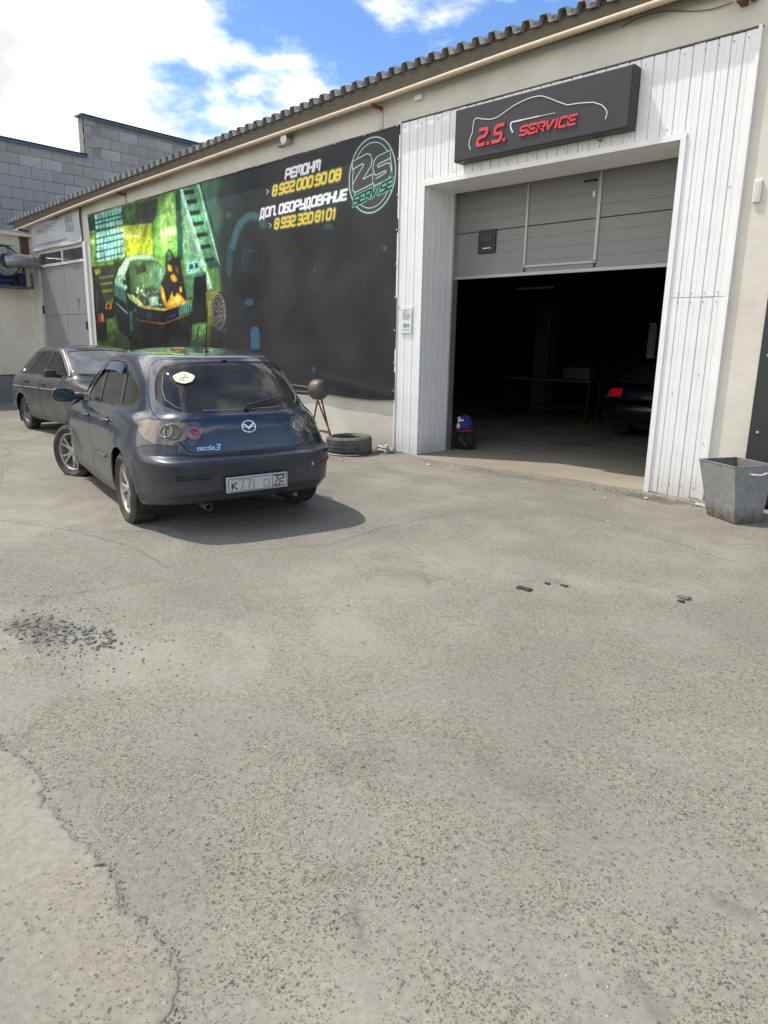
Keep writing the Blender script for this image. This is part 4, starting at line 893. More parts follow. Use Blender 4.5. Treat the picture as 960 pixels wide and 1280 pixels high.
((170,180,120),0.85,1,[(-14.43,2.44),(-14.35,2.45),(-14.36,2.42),(-14.42,2.42)]),
((24,34,34),0.85,1,[(-14.09,2.36),(-13.96,2.37),(-13.98,2.33),(-14.08,2.32)]),
((170,180,120),0.85,1,[(-14.41,2.6),(-14.3,2.61),(-14.32,2.57),(-14.4,2.57)]),
((24,34,34),0.85,1,[(-13.93,2.48),(-13.8,2.48),(-13.82,2.44),(-13.92,2.43)]),
((170,180,120),0.85,1,[(-14.46,2.32),(-14.4,2.32),(-14.41,2.3),(-14.45,2.3)]),
((60,110,120),0.85,1,[(-13.41,2.43),(-13.36,2.43),(-13.37,2.42),(-13.4,2.42)]),
((90,150,150),0.85,1,[(-14.33,2.32),(-14.28,2.32),(-14.28,2.3),(-14.32,2.3)]),
((140,200,180),0.85,1,[(-14.14,2.32),(-14.08,2.32),(-14.08,2.3),(-14.13,2.3)]),
((60,110,120),0.85,1,[(-13.65,2.61),(-13.58,2.61),(-13.59,2.59),(-13.64,2.59)]),
((60,110,120),0.85,1,[(-14.42,2.36),(-14.31,2.36),(-14.33,2.33),(-14.41,2.33)]),
((170,180,120),0.85,1,[(-14.45,2.56),(-14.32,2.56),(-14.34,2.52),(-14.44,2.52)]),
((140,200,180),0.85,1,[(-14.26,2.58),(-14.13,2.58),(-14.15,2.54),(-14.25,2.54)]),
((24,34,34),0.85,1,[(-13.71,2.4),(-13.65,2.4),(-13.66,2.38),(-13.71,2.38)]),
((60,110,120),0.85,1,[(-13.62,2.42),(-13.49,2.42),(-13.51,2.38),(-13.61,2.38)]),
((126,180,160),1,2,[(-13.91,2.41),(-13.58,2.44),(-13.52,2.26),(-13.89,2.24)]),
((206,186,84),1,1,[(-14.69,2.5),(-14.6,2.51),(-14.09,2.26),(-13.33,2.19),(-12.49,2.32),(-12.28,2.33),(-12.28,2.29),(-13.34,2.14),(-14.14,2.2)]),
((16,20,24),1,3,[(-14.67,2.15),(-14.14,2.18),(-13.34,2.12),(-12.36,2.25),(-12.3,2.07),(-12.42,1.46),(-14.67,1.43)]),
((40,80,84),1,3,[(-14.07,2.14),(-13.82,2.12),(-13.82,1.97),(-14.07,1.99)]),
((96,176,156),1,2,[(-12.77,2.22),(-12.3,2.3),(-12.28,2.11),(-12.77,2.04)]),
((40,110,190),1,1,[(-13.15,2.03),(-12.91,2.09),(-12.9,2.06),(-13.13,2)]),
((24,50,52),0.9,0,[(-12.72,2.23),(-12.69,2.24),(-12.69,2.07),(-12.72,2.06)]),
((24,50,52),0.9,0,[(-12.64,2.23),(-12.61,2.24),(-12.61,2.06),(-12.64,2.06)]),
((24,50,52),0.9,0,[(-12.56,2.23),(-12.53,2.24),(-12.53,2.06),(-12.56,2.06)]),
((24,50,52),0.9,0,[(-12.48,2.23),(-12.45,2.23),(-12.45,2.06),(-12.48,2.05)]),
((24,50,52),0.9,0,[(-12.4,2.23),(-12.37,2.23),(-12.37,2.06),(-12.4,2.05)]),
((24,50,52),0.9,0,[(-12.32,2.22),(-12.29,2.23),(-12.29,2.06),(-12.32,2.05)]),
((170,128,56),0.9,1,[(-14.34,1.98),(-13.36,1.91),(-12.37,2.09),(-12.37,2.06),(-13.36,1.87),(-14.34,1.94)]),
((90,150,140),0.9,0,[(-13.46,1.56),(-12.57,1.59),(-12.57,1.58),(-13.46,1.55)]),
((90,150,140),0.9,0,[(-13.46,1.53),(-12.57,1.56),(-12.57,1.55),(-13.46,1.52)]),
((90,150,140),0.9,0,[(-13.47,1.5),(-12.58,1.53),(-12.58,1.52),(-13.47,1.49)]),
((90,150,140),0.9,0,[(-13.47,1.47),(-12.58,1.5),(-12.58,1.49),(-13.47,1.45)]),
((90,150,140),0.9,0,[(-13.47,1.43),(-12.58,1.47),(-12.58,1.46),(-13.47,1.42)]),
((170,170,120),0.7,0,[(-12.83,1.83),(-12.79,1.83),(-12.79,1.81),(-12.83,1.81)]),
((90,120,120),0.7,0,[(-13.98,1.84),(-13.92,1.84),(-13.92,1.81),(-13.99,1.81)]),
((120,90,60),0.7,0,[(-14.21,2.07),(-14.18,2.07),(-14.18,2.05),(-14.21,2.05)]),
((120,90,60),0.7,0,[(-14.16,1.7),(-14.11,1.7),(-14.12,1.68),(-14.16,1.68)]),
((170,170,120),0.7,0,[(-12.83,1.8),(-12.77,1.8),(-12.78,1.78),(-12.83,1.78)]),
((120,90,60),0.7,0,[(-13.65,1.69),(-13.62,1.69),(-13.62,1.67),(-13.65,1.67)]),
((120,90,60),0.7,0,[(-13.69,2.03),(-13.63,2.03),(-13.64,2),(-13.7,2)]),
((90,120,120),0.7,0,[(-14.53,1.68),(-14.47,1.68),(-14.48,1.65),(-14.54,1.65)]),
((120,90,60),0.7,0,[(-12.8,1.68),(-12.77,1.68),(-12.77,1.67),(-12.8,1.67)]),
((170,170,120),0.7,0,[(-12.45,1.81),(-12.39,1.81),(-12.39,1.78),(-12.45,1.78)]),
((120,90,60),0.7,0,[(-12.89,1.67),(-12.87,1.67),(-12.87,1.66),(-12.9,1.66)]),
((120,90,60),0.7,0,[(-13.48,1.71),(-13.45,1.71),(-13.45,1.69),(-13.48,1.69)]),
((120,90,60),0.7,0,[(-13.87,1.69),(-13.83,1.69),(-13.83,1.67),(-13.88,1.67)]),
((90,120,120),0.7,0,[(-13.99,1.88),(-13.96,1.88),(-13.96,1.87),(-14,1.87)]),
((90,120,120),0.7,0,[(-14.01,1.96),(-13.96,1.96),(-13.96,1.94),(-14.01,1.94)]),
((90,120,120),0.7,0,[(-12.6,1.91),(-12.56,1.91),(-12.56,1.9),(-12.6,1.9)]),
((170,170,120),0.7,0,[(-13.88,1.92),(-13.86,1.92),(-13.86,1.9),(-13.88,1.9)]),
((90,120,120),0.7,0,[(-12.61,1.89),(-12.56,1.89),(-12.57,1.87),(-12.61,1.87)]),
((120,90,60),0.7,0,[(-13.62,1.92),(-13.59,1.92),(-13.59,1.91),(-13.62,1.91)]),
((90,120,120),0.7,0,[(-14.43,1.67),(-14.36,1.67),(-14.36,1.64),(-14.43,1.64)]),
((90,120,120),0.7,0,[(-13.19,1.95),(-13.16,1.95),(-13.16,1.94),(-13.19,1.94)]),
((120,90,60),0.7,0,[(-13.47,1.82),(-13.42,1.82),(-13.43,1.8),(-13.47,1.8)]),
((90,120,120),0.7,0,[(-12.83,2.02),(-12.8,2.02),(-12.8,2),(-12.83,2)]),
((120,90,60),0.7,0,[(-14.21,2.09),(-14.17,2.09),(-14.17,2.07),(-14.21,2.07)]),
((90,120,120),0.7,0,[(-13.06,1.86),(-13,1.86),(-13,1.83),(-13.06,1.83)]),
((170,170,120),0.7,0,[(-14.5,2.01),(-14.44,2),(-14.44,1.98),(-14.5,1.98)]),
((22,24,24),1,3,[(-13.18,2.89),(-13.16,3.22),(-13.03,3.31),(-12.92,3.24),(-12.86,3.13),(-12.64,3.13),(-12.54,2.63),(-12.46,2.33),(-13.25,2.26),(-13.33,2.59),(-13.4,2.67)]),
((60,84,80),1,2,[(-13.12,3.24),(-13.02,3.29),(-12.94,3.23),(-12.96,3.1),(-13.1,3.09)]),
((234,156,34),1,3,[(-13.11,3.02),(-12.96,3),(-12.93,2.87),(-13.09,2.9)]),
((234,156,34),1,3,[(-13.02,2.8),(-12.88,2.84),(-12.75,2.71),(-12.84,2.66),(-12.99,2.71)]),
((234,156,34),1,3,[(-13.42,2.65),(-13.31,2.59),(-13.2,2.28),(-13.28,2.22),(-13.39,2.4)]),
((234,156,34),1,3,[(-13.28,2.22),(-12.99,2.5),(-12.77,2.47),(-12.49,2.32),(-12.79,2.22),(-13.18,2.18)]),
((234,156,34),1,3,[(-12.73,2.56),(-12.63,2.6),(-12.61,2.48),(-12.7,2.47)]),
((250,205,70),0.9,3,[(-13.13,2.27),(-12.92,2.44),(-12.74,2.4),(-12.64,2.32),(-12.87,2.26)]),
((120,60,30),0.9,2,[(-12.87,2.98),(-12.73,2.94),(-12.7,2.82),(-12.81,2.85)]),
((20,24,24),1,2,[(-12.93,2.57),(-12.79,2.55),(-12.88,2.4),(-12.97,2.44)]),
((146,150,56),1,2,[(-11.79,2.45),(-11.34,2.46),(-11.38,1.48),(-11.79,1.47)]),
((60,60,54),1,5,[(-11.67,1.82),(-11.16,1.82),(-11.17,1.44),(-11.7,1.44)]),
((46,44,42),1,3,[(-11.39,2.44),(-11.11,2.41),(-11.16,1.48),(-11.42,1.48)]),
((80,80,72),0.9,1,[(-11.65,1.8),(-11.18,1.78),(-11.18,1.73),(-11.65,1.75)]),
((70,120,130),0.75,3,[(-9.9,3.52),(-9.94,3.56),(-9.98,3.58),(-10.02,3.61),(-10.07,3.63),(-10.11,3.65),(-10.16,3.66),(-10.21,3.68),(-10.25,3.68),(-10.3,3.69),(-10.35,3.69),(-10.4,3.69),(-10.45,3.68),(-10.5,3.67),(-10.54,3.66),(-10.59,3.64),(-10.63,3.62),(-10.68,3.59),(-10.72,3.57),(-10.76,3.54),(-10.8,3.5),(-10.83,3.46),(-10.86,3.42),(-10.89,3.38),(-10.92,3.34),(-10.94,3.29),(-10.96,3.24),(-10.98,3.19),(-10.99,3.14),(-10.79,3.1),(-10.78,3.14),(-10.77,3.18),(-10.76,3.22),(-10.74,3.26),(-10.72,3.3),(-10.7,3.33),(-10.68,3.36),(-10.65,3.39),(-10.63,3.42),(-10.6,3.44),(-10.57,3.47),(-10.54,3.49),(-10.51,3.5),(-10.47,3.52),(-10.44,3.53),(-10.4,3.54),(-10.37,3.54),(-10.34,3.55),(-10.3,3.55),(-10.27,3.54),(-10.23,3.54),(-10.2,3.53),(-10.16,3.52),(-10.13,3.5),(-10.1,3.49),(-10.07,3.47),(-10.04,3.44),(-10.01,3.42)]),
((86,140,146),0.5,2,[(-9.96,3.55),(-10,3.58),(-10.03,3.6),(-10.07,3.62),(-10.11,3.64),(-10.15,3.65),(-10.2,3.66),(-10.24,3.67),(-10.28,3.68),(-10.33,3.68),(-10.37,3.68),(-10.41,3.67),(-10.46,3.67),(-10.5,3.66),(-10.54,3.64),(-10.58,3.63),(-10.62,3.61),(-10.66,3.59),(-10.7,3.56),(-10.74,3.53),(-10.77,3.5),(-10.8,3.47),(-10.83,3.44),(-10.86,3.4),(-10.88,3.36),(-10.91,3.32),(-10.93,3.27),(-10.94,3.23),(-10.96,3.18),(-10.83,3.15),(-10.81,3.19),(-10.8,3.23),(-10.79,3.27),(-10.77,3.3),(-10.75,3.34),(-10.73,3.37),(-10.7,3.4),(-10.68,3.43),(-10.65,3.45),(-10.62,3.48),(-10.59,3.5),(-10.56,3.52),(-10.53,3.53),(-10.49,3.55),(-10.46,3.56),(-10.43,3.57),(-10.39,3.57),(-10.36,3.58),(-10.32,3.58),(-10.29,3.58),(-10.25,3.57),(-10.22,3.57),(-10.18,3.56),(-10.15,3.55),(-10.12,3.53),(-10.08,3.51),(-10.05,3.5),(-10.02,3.47)]),
((60,105,125),0.8,2,[(-9.87,3.45),(-9.87,3.47),(-9.88,3.49),(-9.9,3.51),(-9.92,3.53),(-9.94,3.54),(-9.97,3.55),(-10,3.56),(-10.03,3.56),(-10.06,3.55),(-10.08,3.54),(-10.11,3.53),(-10.12,3.52),(-10.13,3.5),(-10.14,3.48),(-10.13,3.46),(-10.13,3.44),(-10.11,3.42),(-10.09,3.4),(-10.06,3.39),(-10.03,3.38),(-10.01,3.37),(-9.98,3.37),(-9.95,3.38),(-9.92,3.39),(-9.9,3.4),(-9.88,3.41),(-9.87,3.43),(-9.87,3.45)]),
((64,112,124),0.8,2,[(-10.89,3.7),(-10.89,3.72),(-10.9,3.73),(-10.91,3.74),(-10.92,3.75),(-10.93,3.76),(-10.95,3.77),(-10.97,3.77),(-10.99,3.77),(-11,3.77),(-11.02,3.76),(-11.03,3.76),(-11.04,3.75),(-11.05,3.73),(-11.05,3.72),(-11.05,3.71),(-11.05,3.7),(-11.04,3.68),(-11.02,3.67),(-11.01,3.66),(-10.99,3.66),(-10.97,3.65),(-10.96,3.65),(-10.94,3.66),(-10.92,3.66),(-10.91,3.67),(-10.9,3.68),(-10.89,3.69),(-10.89,3.7)]),
((24,26,32),1,6,[(-9.82,2.78),(-9.83,2.91),(-9.86,3.04),(-9.92,3.16),(-9.99,3.26),(-10.09,3.34),(-10.2,3.4),(-10.32,3.42),(-10.43,3.42),(-10.55,3.38),(-10.66,3.32),(-10.75,3.23),(-10.82,3.11),(-10.87,2.98),(-10.9,2.84),(-10.89,2.7),(-10.85,2.56),(-10.79,2.43),(-10.71,2.33),(-10.6,2.25),(-10.49,2.2),(-10.37,2.18),(-10.24,2.19),(-10.13,2.23),(-10.03,2.31),(-9.94,2.4),(-9.88,2.52),(-9.83,2.64),(-9.82,2.78)]),
((62,92,118),0.5,2,[(-10.18,2.94),(-10.19,2.99),(-10.2,3.04),(-10.22,3.09),(-10.26,3.13),(-10.3,3.16),(-10.34,3.18),(-10.39,3.19),(-10.44,3.19),(-10.48,3.18),(-10.53,3.15),(-10.56,3.11),(-10.59,3.07),(-10.61,3.02),(-10.62,2.97),(-10.62,2.91),(-10.6,2.86),(-10.58,2.81),(-10.54,2.77),(-10.5,2.74),(-10.46,2.72),(-10.41,2.71),(-10.36,2.71),(-10.31,2.73),(-10.27,2.76),(-10.23,2.79),(-10.21,2.84),(-10.19,2.89),(-10.18,2.94),(-10.21,2.94),(-10.22,2.89),(-10.24,2.85),(-10.26,2.81),(-10.29,2.77),(-10.33,2.75),(-10.37,2.74),(-10.41,2.73),(-10.45,2.74),(-10.49,2.76),(-10.52,2.79),(-10.55,2.82),(-10.57,2.87),(-10.58,2.92),(-10.59,2.96),(-10.58,3.01),(-10.56,3.06),(-10.54,3.1),(-10.51,3.13),(-10.47,3.15),(-10.43,3.17),(-10.39,3.17),(-10.35,3.16),(-10.31,3.14),(-10.28,3.11),(-10.25,3.08),(-10.23,3.03),(-10.22,2.99),(-10.21,2.94)]),
((24,34,60),0.9,3,[(-10.25,2.93),(-10.25,2.97),(-10.26,3),(-10.28,3.03),(-10.3,3.06),(-10.33,3.08),(-10.36,3.09),(-10.39,3.1),(-10.43,3.1),(-10.46,3.09),(-10.49,3.07),(-10.52,3.05),(-10.54,3.02),(-10.55,2.99),(-10.55,2.95),(-10.55,2.91),(-10.54,2.88),(-10.53,2.85),(-10.5,2.82),(-10.47,2.8),(-10.44,2.79),(-10.41,2.78),(-10.37,2.78),(-10.34,2.79),(-10.31,2.81),(-10.28,2.83),(-10.26,2.86),(-10.25,2.9),(-10.25,2.93)]),
((70,120,150),0.7,2,[(-10.29,3.05),(-10.29,3.06),(-10.29,3.06),(-10.3,3.07),(-10.3,3.07),(-10.31,3.08),(-10.32,3.08),(-10.32,3.08),(-10.33,3.09),(-10.34,3.09),(-10.35,3.09),(-10.36,3.1),(-10.37,3.1),(-10.38,3.1),(-10.39,3.1),(-10.4,3.1),(-10.41,3.1),(-10.42,3.1),(-10.43,3.1),(-10.44,3.1),(-10.45,3.1),(-10.46,3.09),(-10.47,3.09),(-10.48,3.09),(-10.49,3.08),(-10.49,3.08),(-10.5,3.08),(-10.5,3.07),(-10.5,3.07)]),
((72,118,140),0.55,3,[(-10.91,2.96),(-10.91,3.02),(-10.91,3.09),(-10.92,3.14),(-10.93,3.19),(-10.95,3.23),(-10.97,3.25),(-10.99,3.26),(-11.01,3.26),(-11.03,3.24),(-11.05,3.2),(-11.07,3.16),(-11.08,3.1),(-11.1,3.04),(-11.1,2.97),(-11.1,2.9),(-11.1,2.84),(-11.09,2.78),(-11.08,2.73),(-11.06,2.69),(-11.04,2.67),(-11.02,2.66),(-11,2.66),(-10.98,2.69),(-10.96,2.72),(-10.94,2.77),(-10.93,2.83),(-10.92,2.89),(-10.91,2.96)]),
((60,112,136),0.9,1,[(-10.3,2.23),(-10.3,2.24),(-10.31,2.26),(-10.33,2.27),(-10.35,2.28),(-10.37,2.29),(-10.4,2.29),(-10.43,2.3),(-10.46,2.3),(-10.48,2.29),(-10.51,2.28),(-10.53,2.27),(-10.55,2.26),(-10.56,2.25),(-10.56,2.24),(-10.56,2.22),(-10.55,2.21),(-10.53,2.19),(-10.51,2.18),(-10.49,2.18),(-10.46,2.17),(-10.43,2.17),(-10.4,2.17),(-10.37,2.17),(-10.35,2.18),(-10.33,2.19),(-10.31,2.2),(-10.3,2.21),(-10.3,2.23)]),
((30,38,80),0.7,2,[(-10.16,1.63),(-10.16,1.68),(-10.18,1.73),(-10.2,1.78),(-10.23,1.82),(-10.27,1.85),(-10.31,1.86),(-10.36,1.87),(-10.41,1.86),(-10.45,1.85),(-10.49,1.82),(-10.53,1.78),(-10.56,1.73),(-10.57,1.68),(-10.58,1.62),(-10.58,1.57),(-10.57,1.52),(-10.54,1.47),(-10.51,1.43),(-10.47,1.4),(-10.43,1.38),(-10.38,1.38),(-10.33,1.38),(-10.29,1.4),(-10.25,1.43),(-10.21,1.47),(-10.18,1.52),(-10.17,1.57),(-10.16,1.63)]),
((66,132,150),0.9,1,[(-10.42,1.74),(-10.35,1.82),(-10.23,1.82),(-10.17,1.74),(-10.17,1.45),(-10.42,1.43)]),
((28,32,44),0.9,4,[(-8.19,3.15),(-8.2,3.19),(-8.21,3.22),(-8.23,3.25),(-8.27,3.28),(-8.3,3.3),(-8.35,3.32),(-8.39,3.33),(-8.44,3.33),(-8.48,3.32),(-8.52,3.3),(-8.55,3.28),(-8.58,3.25),(-8.59,3.22),(-8.6,3.18),(-8.59,3.15),(-8.58,3.11),(-8.55,3.08),(-8.52,3.05),(-8.48,3.03),(-8.44,3.01),(-8.39,3.01),(-8.35,3.01),(-8.3,3.01),(-8.26,3.03),(-8.23,3.05),(-8.21,3.08),(-8.2,3.11),(-8.19,3.15)]),
((60,104,124),0.85,2,[(-8.27,3.23),(-8.27,3.24),(-8.27,3.25),(-8.28,3.26),(-8.28,3.27),(-8.29,3.28),(-8.3,3.28),(-8.31,3.29),(-8.32,3.3),(-8.33,3.31),(-8.34,3.31),(-8.35,3.32),(-8.36,3.32),(-8.38,3.32),(-8.39,3.32),(-8.4,3.32),(-8.42,3.32),(-8.43,3.32),(-8.44,3.32),(-8.46,3.32),(-8.47,3.31),(-8.48,3.31),(-8.49,3.3),(-8.49,3.29),(-8.5,3.29),(-8.51,3.28),(-8.51,3.27),(-8.51,3.26),(-8.51,3.25)]),
((84,120,120),0.5,1,[(-10.66,4.1),(-10.66,4.09),(-10.65,4.08),(-10.64,4.07),(-10.62,4.06),(-10.61,4.05),(-10.6,4.04),(-10.58,4.03),(-10.56,4.02),(-10.55,4.02),(-10.53,4.01),(-10.51,4),(-10.49,4),(-10.47,4),(-10.45,3.99),(-10.43,3.99),(-10.41,3.99),(-10.39,3.99),(-10.37,3.99),(-10.35,3.99),(-10.34,4),(-10.32,4),(-10.3,4),(-10.29,4.01),(-10.27,4.01),(-10.26,4.02),(-10.25,4.03),(-10.24,4.04),(-10.23,4.04),(-10.26,4.06),(-10.27,4.05),(-10.28,4.04),(-10.29,4.04),(-10.3,4.03),(-10.31,4.03),(-10.32,4.02),(-10.34,4.02),(-10.35,4.02),(-10.37,4.01),(-10.38,4.01),(-10.4,4.01),(-10.41,4.01),(-10.43,4.01),(-10.45,4.02),(-10.47,4.02),(-10.48,4.02),(-10.5,4.03),(-10.52,4.03),(-10.53,4.04),(-10.55,4.04),(-10.56,4.05),(-10.57,4.05),(-10.59,4.06),(-10.6,4.07),(-10.61,4.08),(-10.62,4.09),(-10.63,4.09),(-10.63,4.1)]),
((28,30,44),0.6,8,[(-10.07,4.1),(-10.08,4.15),(-10.1,4.19),(-10.15,4.24),(-10.2,4.28),(-10.27,4.31),(-10.35,4.34),(-10.43,4.36),(-10.52,4.36),(-10.6,4.36),(-10.67,4.34),(-10.74,4.32),(-10.79,4.28),(-10.82,4.24),(-10.83,4.2),(-10.82,4.15),(-10.8,4.1),(-10.75,4.05),(-10.69,4.01),(-10.62,3.98),(-10.54,3.95),(-10.45,3.94),(-10.37,3.93),(-10.29,3.94),(-10.22,3.95),(-10.16,3.98),(-10.11,4.01),(-10.08,4.05),(-10.07,4.1)]),
((40,46,76),0.7,8,[(-7.82,4.28),(-7.82,4.3),(-7.84,4.31),(-7.86,4.33),(-7.9,4.34),(-7.94,4.36),(-7.98,4.37),(-8.03,4.38),(-8.08,4.39),(-8.13,4.39),(-8.17,4.39),(-8.2,4.38),(-8.23,4.38),(-8.24,4.36),(-8.25,4.35),(-8.24,4.34),(-8.23,4.32),(-8.2,4.3),(-8.17,4.29),(-8.12,4.27),(-8.08,4.26),(-8.03,4.25),(-7.98,4.24),(-7.94,4.24),(-7.89,4.24),(-7.86,4.25),(-7.84,4.26),(-7.82,4.27),(-7.82,4.28)]),
((44,50,70),0.5,10,[(-10.65,3.92),(-10.65,3.96),(-10.68,3.99),(-10.71,4.02),(-10.76,4.05),(-10.83,4.08),(-10.89,4.09),(-10.97,4.11),(-11.04,4.11),(-11.12,4.11),(-11.18,4.1),(-11.24,4.09),(-11.28,4.06),(-11.31,4.03),(-11.32,4),(-11.31,3.97),(-11.29,3.93),(-11.25,3.9),(-11.2,3.87),(-11.13,3.85),(-11.06,3.83),(-10.99,3.82),(-10.91,3.81),(-10.84,3.82),(-10.78,3.83),(-10.72,3.84),(-10.68,3.87),(-10.66,3.89),(-10.65,3.92)]),
((70,120,140),0.8,1,[(-7.16,2.87),(-7.17,2.88),(-7.17,2.89),(-7.17,2.9),(-7.18,2.9),(-7.19,2.91),(-7.2,2.91),(-7.21,2.91),(-7.22,2.91),(-7.23,2.91),(-7.24,2.91),(-7.24,2.9),(-7.25,2.9),(-7.25,2.89),(-7.25,2.88),(-7.25,2.87),(-7.25,2.86),(-7.24,2.86),(-7.23,2.85),(-7.23,2.85),(-7.22,2.84),(-7.21,2.84),(-7.2,2.84),(-7.19,2.84),(-7.18,2.85),(-7.17,2.85),(-7.17,2.86),(-7.17,2.87),(-7.16,2.87)]),
((90,120,140),0.6,1,[(-7.59,2.37),(-7.6,2.38),(-7.6,2.38),(-7.6,2.38),(-7.61,2.38),(-7.61,2.39),(-7.62,2.39),(-7.63,2.39),(-7.64,2.39),(-7.64,2.39),(-7.65,2.39),(-7.65,2.38),(-7.66,2.38),(-7.66,2.38),(-7.66,2.37),(-7.66,2.37),(-7.66,2.37),(-7.65,2.36),(-7.65,2.36),(-7.64,2.36),(-7.63,2.36),(-7.63,2.36),(-7.62,2.36),(-7.61,2.36),(-7.61,2.36),(-7.6,2.36),(-7.6,2.37),(-7.6,2.37),(-7.59,2.37)]),
((60,110,140),0.8,1,[(-8.7,1.14),(-8.7,1.15),(-8.71,1.16),(-8.71,1.17),(-8.72,1.18),(-8.73,1.18),(-8.74,1.19),(-8.75,1.19),(-8.76,1.19),(-8.77,1.18),(-8.78,1.18),(-8.79,1.17),(-8.8,1.16),(-8.8,1.15),(-8.8,1.14),(-8.8,1.13),(-8.8,1.11),(-8.79,1.11),(-8.78,1.1),(-8.77,1.09),(-8.76,1.09),(-8.75,1.09),(-8.74,1.09),(-8.73,1.09),(-8.72,1.1),(-8.71,1.11),(-8.71,1.12),(-8.7,1.13),(-8.7,1.14)]),
((110,130,130),0.7,0,[(-8.69,2.67),(-8.69,2.68),(-8.69,2.68),(-8.7,2.69),(-8.7,2.69),(-8.71,2.69),(-8.71,2.69),(-8.72,2.69),(-8.73,2.69),(-8.73,2.69),(-8.74,2.69),(-8.75,2.69),(-8.75,2.68),(-8.75,2.68),(-8.75,2.68),(-8.75,2.67),(-8.75,2.67),(-8.75,2.66),(-8.74,2.66),(-8.73,2.66),(-8.73,2.65),(-8.72,2.65),(-8.71,2.65),(-8.71,2.66),(-8.7,2.66),(-8.7,2.66),(-8.69,2.66),(-8.69,2.67),(-8.69,2.67)]),
((110,120,120),0.6,0,[(-9.49,2.36),(-9.49,2.36),(-9.5,2.37),(-9.5,2.37),(-9.5,2.37),(-9.51,2.38),(-9.52,2.38),(-9.52,2.38),(-9.53,2.38),(-9.53,2.38),(-9.54,2.38),(-9.55,2.37),(-9.55,2.37),(-9.55,2.36),(-9.55,2.36),(-9.55,2.35),(-9.55,2.35),(-9.55,2.35),(-9.54,2.34),(-9.54,2.34),(-9.53,2.34),(-9.52,2.34),(-9.52,2.34),(-9.51,2.34),(-9.5,2.34),(-9.5,2.34),(-9.5,2.35),(-9.49,2.35),(-9.49,2.36)]),
((70,74,80),0.6,2,[(-8.43,2.24),(-8.45,2.26),(-8.47,2.28),(-8.49,2.31),(-8.51,2.33),(-8.54,2.34),(-8.57,2.36),(-8.59,2.38),(-8.62,2.39),(-8.65,2.4),(-8.68,2.41),(-8.71,2.42),(-8.74,2.42),(-8.77,2.43),(-8.81,2.43),(-8.84,2.43),(-8.87,2.42),(-8.9,2.42),(-8.93,2.41),(-8.96,2.4),(-8.99,2.39),(-9.02,2.37),(-9.05,2.36),(-9.07,2.34),(-9.1,2.32),(-9.12,2.3),(-9.14,2.28),(-9.16,2.25),(-9.18,2.23),(-9.17,2.22),(-9.15,2.24),(-9.13,2.27),(-9.11,2.29),(-9.09,2.31),(-9.06,2.33),(-9.04,2.35),(-9.01,2.36),(-8.98,2.38),(-8.96,2.39),(-8.93,2.4),(-8.9,2.4),(-8.87,2.41),(-8.84,2.41),(-8.81,2.41),(-8.77,2.41),(-8.74,2.41),(-8.71,2.41),(-8.68,2.4),(-8.66,2.39),(-8.63,2.38),(-8.6,2.36),(-8.57,2.35),(-8.55,2.33),(-8.52,2.32),(-8.5,2.3),(-8.48,2.27),(-8.46,2.25),(-8.44,2.23)]),
((58,62,66),0.5,3,[(-8.49,2.09),(-8.51,2.1),(-8.53,2.11),(-8.55,2.12),(-8.57,2.13),(-8.59,2.13),(-8.61,2.14),(-8.63,2.14),(-8.66,2.15),(-8.68,2.15),(-8.7,2.15),(-8.72,2.15),(-8.74,2.16),(-8.77,2.16),(-8.79,2.16),(-8.81,2.15),(-8.83,2.15),(-8.86,2.15),(-8.88,2.14),(-8.9,2.14),(-8.92,2.13),(-8.94,2.13),(-8.97,2.12),(-8.99,2.11),(-9.01,2.1),(-9.03,2.09),(-9.05,2.08),(-9.07,2.07),(-9.08,2.06),(-9.07,2.05),(-9.05,2.06),(-9.04,2.07),(-9.02,2.08),(-9,2.09),(-8.98,2.1),(-8.96,2.11),(-8.94,2.11),(-8.92,2.12),(-8.9,2.13),(-8.88,2.13),(-8.85,2.14),(-8.83,2.14),(-8.81,2.14),(-8.79,2.14),(-8.77,2.14),(-8.74,2.14),(-8.72,2.14),(-8.7,2.14),(-8.68,2.14),(-8.66,2.13),(-8.64,2.13),(-8.62,2.13),(-8.6,2.12),(-8.58,2.11),(-8.56,2.11),(-8.54,2.1),(-8.52,2.09),(-8.5,2.08)]),
((24,26,28),0.5,14,[(-8.68,2.94),(-8.68,3.06),(-8.71,3.18),(-8.74,3.28),(-8.79,3.37),(-8.85,3.43),(-8.92,3.48),(-8.99,3.5),(-9.07,3.5),(-9.14,3.46),(-9.2,3.41),(-9.25,3.33),(-9.3,3.23),(-9.32,3.11),(-9.33,2.99),(-9.33,2.87),(-9.31,2.75),(-9.27,2.64),(-9.21,2.55),(-9.15,2.48),(-9.08,2.44),(-9.01,2.42),(-8.93,2.43),(-8.86,2.47),(-8.8,2.53),(-8.75,2.62),(-8.71,2.72),(-8.68,2.83),(-8.68,2.94)]),
((28,30,30),0.6,14,[(-7.35,2.23),(-7.35,2.31),(-7.37,2.38),(-7.39,2.45),(-7.42,2.5),(-7.46,2.54),(-7.5,2.57),(-7.54,2.58),(-7.58,2.58),(-7.62,2.55),(-7.65,2.51),(-7.68,2.46),(-7.7,2.39),(-7.72,2.32),(-7.72,2.24),(-7.71,2.16),(-7.7,2.09),(-7.67,2.02),(-7.64,1.96),(-7.61,1.92),(-7.57,1.89),(-7.52,1.88),(-7.48,1.89),(-7.44,1.92),(-7.41,1.96),(-7.38,2.02),(-7.36,2.08),(-7.35,2.15),(-7.35,2.23)]),
((60,62,66),0.35,10,[(-10,4.4),(-6.98,4.42),(-6.97,4.23),(-10.01,4.19)]),
((66,70,74),0.35,10,[(-8.11,2.65),(-6.97,2.73),(-6.96,2.69),(-8.11,2.61)]),
